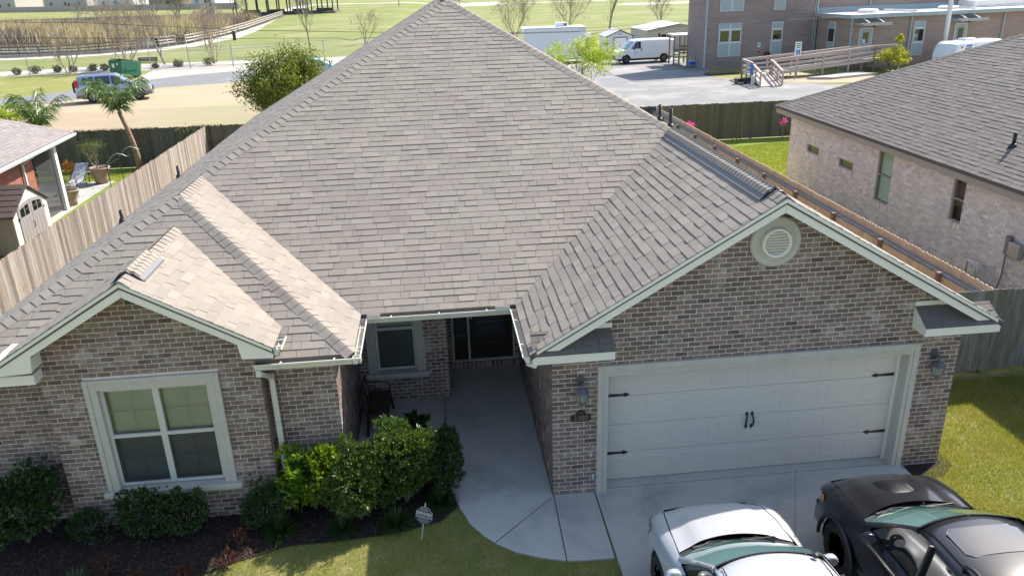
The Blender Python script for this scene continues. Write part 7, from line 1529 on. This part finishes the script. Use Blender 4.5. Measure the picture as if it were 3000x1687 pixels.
# wheelchair ramp
rm = thing('wheelchair_ramp', 'pale wooden wheelchair ramp with railings up to the wing door', 'ramp', tuple(bm_ @ Vector((4, -8, 0))))
def zr_(x): return interp(x, [.1, 9.5], [.42, 1.0])
LP = (-.9, -11.9)
Bp('ramp_deck', 'lumber', lambda b: b.add([(-1.7, -11.9, .02), (0, -11.9, .02), (.9, -9.0, .42), (-.8, -9.0, .42), (-1.7, -11.9, -.05), (0, -11.9, -.05), (.9, -9.0, .30), (-.8, -9.0, .30)], [(0, 1, 2, 3), (7, 6, 5, 4), (0, 4, 5, 1), (1, 5, 6, 2), (2, 6, 7, 3), (3, 7, 4, 0)]), rm)
Bp('landing', 'lumber', lambda b: b.prism([(-.8, -9.0), (.9, -9.0), (1.2, -8.0), (1.2, -6.6), (-.2, -6.6)], .30, .42, 'z'), rm)
NP = 30
for i in range(NP):
    x0 = 1.2+i*9.3/NP; x1 = x0+9.3/NP-.012; Bp('deck_plank', 'lumber', lambda b: b.add([(x0, -8.0+.06*(x0-1.2), zr_(x0)), (x1, -8.0+.06*(x1-1.2), zr_(x1)), (x1, -6.6, zr_(x1)), (x0, -6.6, zr_(x0)), (x0, -8.0+.06*(x0-1.2), zr_(x0)-.05), (x1, -8.0+.06*(x1-1.2), zr_(x1)-.05), (x1, -6.6, zr_(x1)-.05), (x0, -6.6, zr_(x0)-.05)], [(0, 1, 2, 3), (4, 5, 1, 0), (5, 6, 2, 1), (6, 7, 3, 2), (7, 4, 0, 3)]), rm)
Bp('landing', 'lumber', lambda b: b.box(10.5, 13.0, -7.5, -4.6, .85, 1.0), rm)
def rail_run(pts, posts):
    """pts: (x, y, deck z)"""
    for i in range(len(pts)-1):
        a, b_ = V(*pts[i]), V(*pts[i+1])
        for r_, h_ in ((.16, .13), (.50, .13), (.88, .14)): Bp('rail', 'lumber', lambda b: b.bar(a+V(0, 0, r_), b_+V(0, 0, r_), .05, h_), rm)
        Bp('handrail', 'lumber', lambda b: b.bar(a+V(0, 0, .975), b_+V(0, 0, .975), .15, .045), rm)
        n = posts[i]
        for k in range(n+1): q = a+(b_-a)*k/n; Bp('post', 'lumber', lambda b: b.box(q[0]-.05, q[0]+.05, q[1]-.05, q[1]+.05, 0, q[2]+.95), rm)
rail_run([(-1.74, -11.9, .02), (-.85, -9.0, .42), (-.25, -6.55, .42), (10.3, -6.5, .98)], (2, 2, 5)); rail_run([(.0, -11.9, .02), (.95, -8.9, .42), (1.25, -8.05, .42), (10.6, -7.5, .99), (12.9, -7.5, 1.0)], (2, 1, 4, 1))
Bp('ramp_skirt', 'lumber', lambda b: b.bar((1.2, -8.05, .32), (10.6, -7.52, .88), .04, .2), rm)
Bp('blue_notice', 'blue_sign', lambda b: b.box(-1.06, -.98, -9.6, -9.2, .55, 1.4), rm)
bx_ = thing('ramp_crates', 'two dark step crates beside the ramp foot', 'crate', tuple(bm_ @ Vector((-1.5, -9.4, 0))))
for x in (-2.3, -1.55): Bp('crate', 'board_old', lambda b: (b.box(x, x+.65, -9.7, -9.2, .30, .36), b.box(x, x+.05, -9.7, -9.2, 0, .3), b.box(x+.60, x+.65, -9.7, -9.2, 0, .3), b.box(x+.05, x+.6, -9.24, -9.2, 0, .3), b.box(x, x+.65, -9.7, -9.66, .1, .18)), bx_)
wp = thing('marker_post', 'short white post beside the ramp foot', 'post', tuple(bm_ @ Vector((-1.6, -10.6, 0)))); Bp('post', 'siding_white', lambda b: b.box(-1.68, -1.5, -10.7, -10.5, 0, .55), wp); Bp('post_cap', 'siding_white', lambda b: b.prism([(-1.70, .55), (-1.48, .55), (-1.59, .63)], -10.72, -10.48), wp)
hs = thing('parking_sign', 'accessible parking sign with blue wheelchair symbol on a tall post', 'sign', tuple(bm_ @ Vector((2.5, -9.5, 0))))
Bp('post', 'steel', lambda b: b.tube([(2.47, -9.5, 0), (2.5, -9.5, 2.7)], .035, 6), hs); Bp('plate', 'paper', lambda b: b.box(2.24, 2.76, -9.58, -9.545, 1.72, 2.72), hs); Bp('symbol_panel', 'blue_sign', lambda b: b.box(2.36, 2.66, -9.59, -9.58, 1.82, 2.16), hs)
Bp('symbol', 'paper', lambda b: (b.tube([(2.51+.075*math.cos(a), -9.595, 1.93+.075*math.sin(a)) for a in np.linspace(2.0, 6.1, 12)], .014, 4), b.box(2.47, 2.50, -9.60, -9.59, 1.93, 2.06), b.box(2.47, 2.57, -9.60, -9.59, 1.97, 2.0), b.lathe([(.03, -.006), (.03, 0)], 8, (2.485, -9.594, 2.10), 'y')), hs)
for z, w__ in ((2.56, .36), (2.42, .40), (2.30, .30)): Bp('sign_text_line', 'sign_green', lambda b: b.box(2.5-w__/2, 2.5+w__/2, -9.59, -9.58, z, z+.06), hs)
cs_ = thing('concrete_slab', 'bare concrete slab on the ground right of the sign', 'slab', tuple(bm_ @ Vector((6, -9, 0)))); Bp('slab', 'concrete_warm', lambda b: b.prism([(3.6, -9.4), (5.2, -10.2), (9.8, -9.2), (8.0, -8.3)], -.02, .12, 'z'), cs_)
Bp('slab', 'concrete_warm', lambda b: b.prism([(6.6, -8.2), (8.6, -8.3), (9.6, -7.9), (7.6, -7.7)], -.02, .10, 'z'), cs_)
mat_ = thing('loose_board', 'gray board lying on the asphalt at the building corner', 'board', tuple(bm_ @ Vector((-.8, -3.4, 0)))); Bp('board', 'board_old', lambda b: b.box(-1.6, 1.0, -3.9, -2.9, 0, .10), mat_); Bp('batten', 'board_old', lambda b: b.box(-1.5, .9, -3.5, -3.3, .10, .13), mat_)
# utility pole and wires
up_p = thing('utility_pole', 'pale gray round utility pole in front of the flat-roofed wing', 'pole', (40.6, 52.7, .35)); part('pole', M['siding_white'], lambda b: b.tube([(40.6, 52.7, .3), (40.6, 52.7, 11.5)], [.20, .15], 12), up_p, smooth=True); part('pole_band', M['steel'], lambda b: b.lathe([(.2, 6.4), (.2, 6.5)], 12, (40.6, 52.7, 0)), up_p)
def wire(label, pts, r_=.012): t = tag(MB().tube(pts, r_, 5).build('utility_wire', M['wire']), label, 'wire', 'overhead utility wires'); return t
wire('lower overhead wire crossing in front of the pond and dumpster', [(-60, 32, 6.3), (-22.4, 32, 5.96), (-15.6, 32, 5.69), (-8.4, 32, 5.46), (-6.0, 32, 5.39)])
wire('dipping dark cable left of the roof peak', [(-6.0, 32, 5.385), (-5.7, 32, 5.28), (-5.35, 32, 5.25), (-4.9, 32, 5.36), (1, 32, 5.30), (6.4, 32, 5.27)])
wire('upper overhead wire crossing in front of the leafy tree', [(-40, 32.2, 7.4), (-18.5, 32.2, 6.53), (-14.3, 32.2, 6.20), (-10.0, 32.2, 5.88), (-4.5, 32.2, 5.61), (3.5, 32.2, 5.30)])
wire('lower overhead wire crossing in front of the brick building', [(3.5, 32.4, 5.30), (6.4, 32.4, 5.275), (9.2, 32.4, 5.29), (11.7, 32.4, 5.32), (16.6, 32.4, 5.44), (21.0, 32.4, 5.52), (27.2, 32.4, 5.78), (40, 32.4, 6.3)])
wire('upper thin wire crossing in front of the brick building', [(6.4, 32.6, 5.36), (11.7, 32.6, 5.58), (18.3, 32.6, 5.82), (25.1, 32.6, 6.21), (40, 32.6, 7.2)], .007)
# trailer, sheds, loading stand
tl = thing('cargo_trailer', 'white enclosed trailer with a roof air unit behind the lime tree', 'trailer', (10.4, 67, .35))
part('box', M['white_paint'], lambda b: b.box(7.4, 13.3, 66, 68.6, .75, 3.55), tl, bevel=.05); part('roof', M['roof_white'], lambda b: b.box(7.35, 13.35, 65.95, 68.65, 3.55, 3.64), tl, bevel=.04)
part('air_unit', M['white_paint'], lambda b: b.box(10.6, 11.7, 66.7, 67.9, 3.64, 4.02), tl, bevel=.12); part('air_grille', M['plastic_gray'], lambda b: b.box(11.3, 11.62, 66.66, 66.70, 3.72, 3.92), tl)
part('frame_rail', M['steel'], lambda b: b.box(7.4, 13.3, 66.0, 68.6, .65, .75), tl)
for x in (10.0, 10.9): part('wheel', M['tire'], lambda b: b.lathe([(.05, -.12), (.36, -.12), (.36, .12), (.05, .12)], 18, (x, 66.1, .71), 'y'), tl)
part('rear_window', M['plastic_gray'], lambda b: b.box(13.55, 14.05, 68.0, 68.1, 1.6, 2.5), tl); part('rear_extension', M['white_paint'], lambda b: b.box(13.3, 14.2, 68.1, 68.5, .8, 2.9), tl)
s1 = thing('white_shed', 'small white shed with dark edging behind the van', 'shed', (17.5, 71, .35))
part('wall', M['siding_white'], lambda b: b.prism([(16.2, .35), (18.85, .35), (18.85, 2.33), (17.5, 2.88), (16.2, 2.33)], 70, 73.4), s1)
for s in (-1, 1): part('roof', M['metal_roof'], lambda b: b.prism([(17.52, 2.98), (17.52+s*1.48, 2.36), (17.52+s*1.48, 2.30), (17.52, 2.92)], 69.85, 73.6), s1); part('edge_trim', M['plastic_black'], lambda b: b.bar((17.52, 69.84, 2.93), (17.52+s*1.46, 69.84, 2.33), .04, .07), s1); part('corner_trim', M['plastic_black'], lambda b: b.box(17.52+s*1.30-.03, 17.52+s*1.30+.03, 69.95, 70.0, .35, 2.35), s1)
part('door', M['white_paint'], lambda b: b.box(16.95, 18.2, 69.96, 70, .4, 2.2), s1); part('door_trim', M['plastic_black'], lambda b: (b.box(16.88, 16.95, 69.94, 69.99, .4, 2.27), b.box(18.2, 18.27, 69.94, 69.99, .4, 2.27), b.box(16.95, 18.2, 69.94, 69.99, 2.2, 2.27)), s1)
part('gable_grille', M['steel'], lambda b: b.box(17.35, 17.68, 69.96, 70, 2.48, 2.64), s1); part('wall_sign', M['maroon'], lambda b: b.box(16.0, 16.2, 69.9, 70.1, 1.45, 1.75), s1)
s2 = thing('tan_shed', 'long tan shed with maroon shuttered window behind the van', 'shed', (24, 78, .35))
part('wall', M['siding'], lambda b: b.prism([(21.9, .35), (29.0, .35), (29.0, 2.35), (25.5, 2.95), (21.9, 2.35)], 76, 83), s2); part('side_wall', M['siding'], lambda b: b.box(21.85, 21.9, 76, 83, .35, 2.35), s2)
for s in (-1, 1): part('roof', M['metal_roof'], lambda b: b.prism([(25.5, 3.05), (25.5+s*3.75, 2.42), (25.5+s*3.75, 2.36), (25.5, 2.99)], 75.8, 83.2), s2)
part('roof_trim', M['plastic_gray'], lambda b: (b.bar((25.5, 75.79, 3.0), (21.8, 75.79, 2.38), .04, .09),), s2)
wn = part('window', M['siding_white'], lambda b: b.box(23.4, 24.1, 75.95, 76, 1.35, 2.05), s2); part('pane', M['glass'], lambda b: b.box(23.48, 24.02, 75.93, 75.95, 1.43, 1.97), wn)
for x in (23.15, 24.12): part('shutter', M['maroon'], lambda b: b.box(x, x+.24, 75.95, 76, 1.32, 2.08), wn)
ls = thing('loading_stand', 'wooden loading stand with a flat roof at the building corner', 'stand', (21, 61, .35))
for x, y in ((20.25, 60.6), (20.62, 60.2), (21.7, 60.3), (20.3, 62.2), (21.7, 62.2)): part('post', M['rail_gray'], lambda b: b.box(x-.06, x+.06, y-.06, y+.06, .35, 2.85), ls)
part('stand_roof', M['roof_white'], lambda b: b.box(20.1, 21.9, 60.0, 62.4, 2.85, 2.98), ls); part('deck', M['board_old'], lambda b: b.box(20.25, 21.75, 60.2, 62.3, 1.0, 1.1), ls)
for z in (1.35, 1.62, 1.9): part('rail', M['wood_post'], lambda b: b.box(20.7, 21.7, 60.22, 60.27, z, z+.14), ls)
for i in range(5): part('step', M['rail_gray'], lambda b: b.box(20.22, 20.62, 60.2+i*.02, 60.5, .5+i*.25, .56+i*.25), ls)
cl = thing('ice_chest', 'blue and white cooler on the ground by the loading stand', 'cooler', (21.2, 58.4, .35)); part('chest', M['blue_sign'], lambda b: b.box(21.0, 21.6, 58.3, 58.65, .55, .85), cl); part('lid', M['paper'], lambda b: b.box(20.98, 21.62, 58.28, 58.67, .85, .92), cl); part('carton', M['lumber'], lambda b: b.box(21.05, 21.5, 58.35, 58.62, .92, 1.3), cl); part('stool', M['steel'], lambda b: (b.box(20.95, 21.65, 58.25, 58.7, .49, .55), b.box(21.0, 21.05, 58.3, 58.35, .35, .49), b.box(21.55, 21.6, 58.3, 58.35, .35, .49), b.box(21.0, 21.05, 58.6, 58.65, .35, .49), b.box(21.55, 21.6, 58.6, 58.65, .35, .49)), cl)
pk = thing('park_stand', 'dark gray upright box on the pale pad beyond the tan shed', 'box', (73, 215, .3)); part('cabinet', M['plastic_gray'], lambda b: b.box(72.6, 73.8, 214.5, 215.5, .3, 3.0), pk); part('cabinet_top', M['steel'], lambda b: b.box(72.5, 73.9, 214.4, 215.6, 3.0, 3.15), pk)
layer('park_pad', [(52, 222), (84, 214), (96, 232), (58, 236)], M['walk'], -.04)
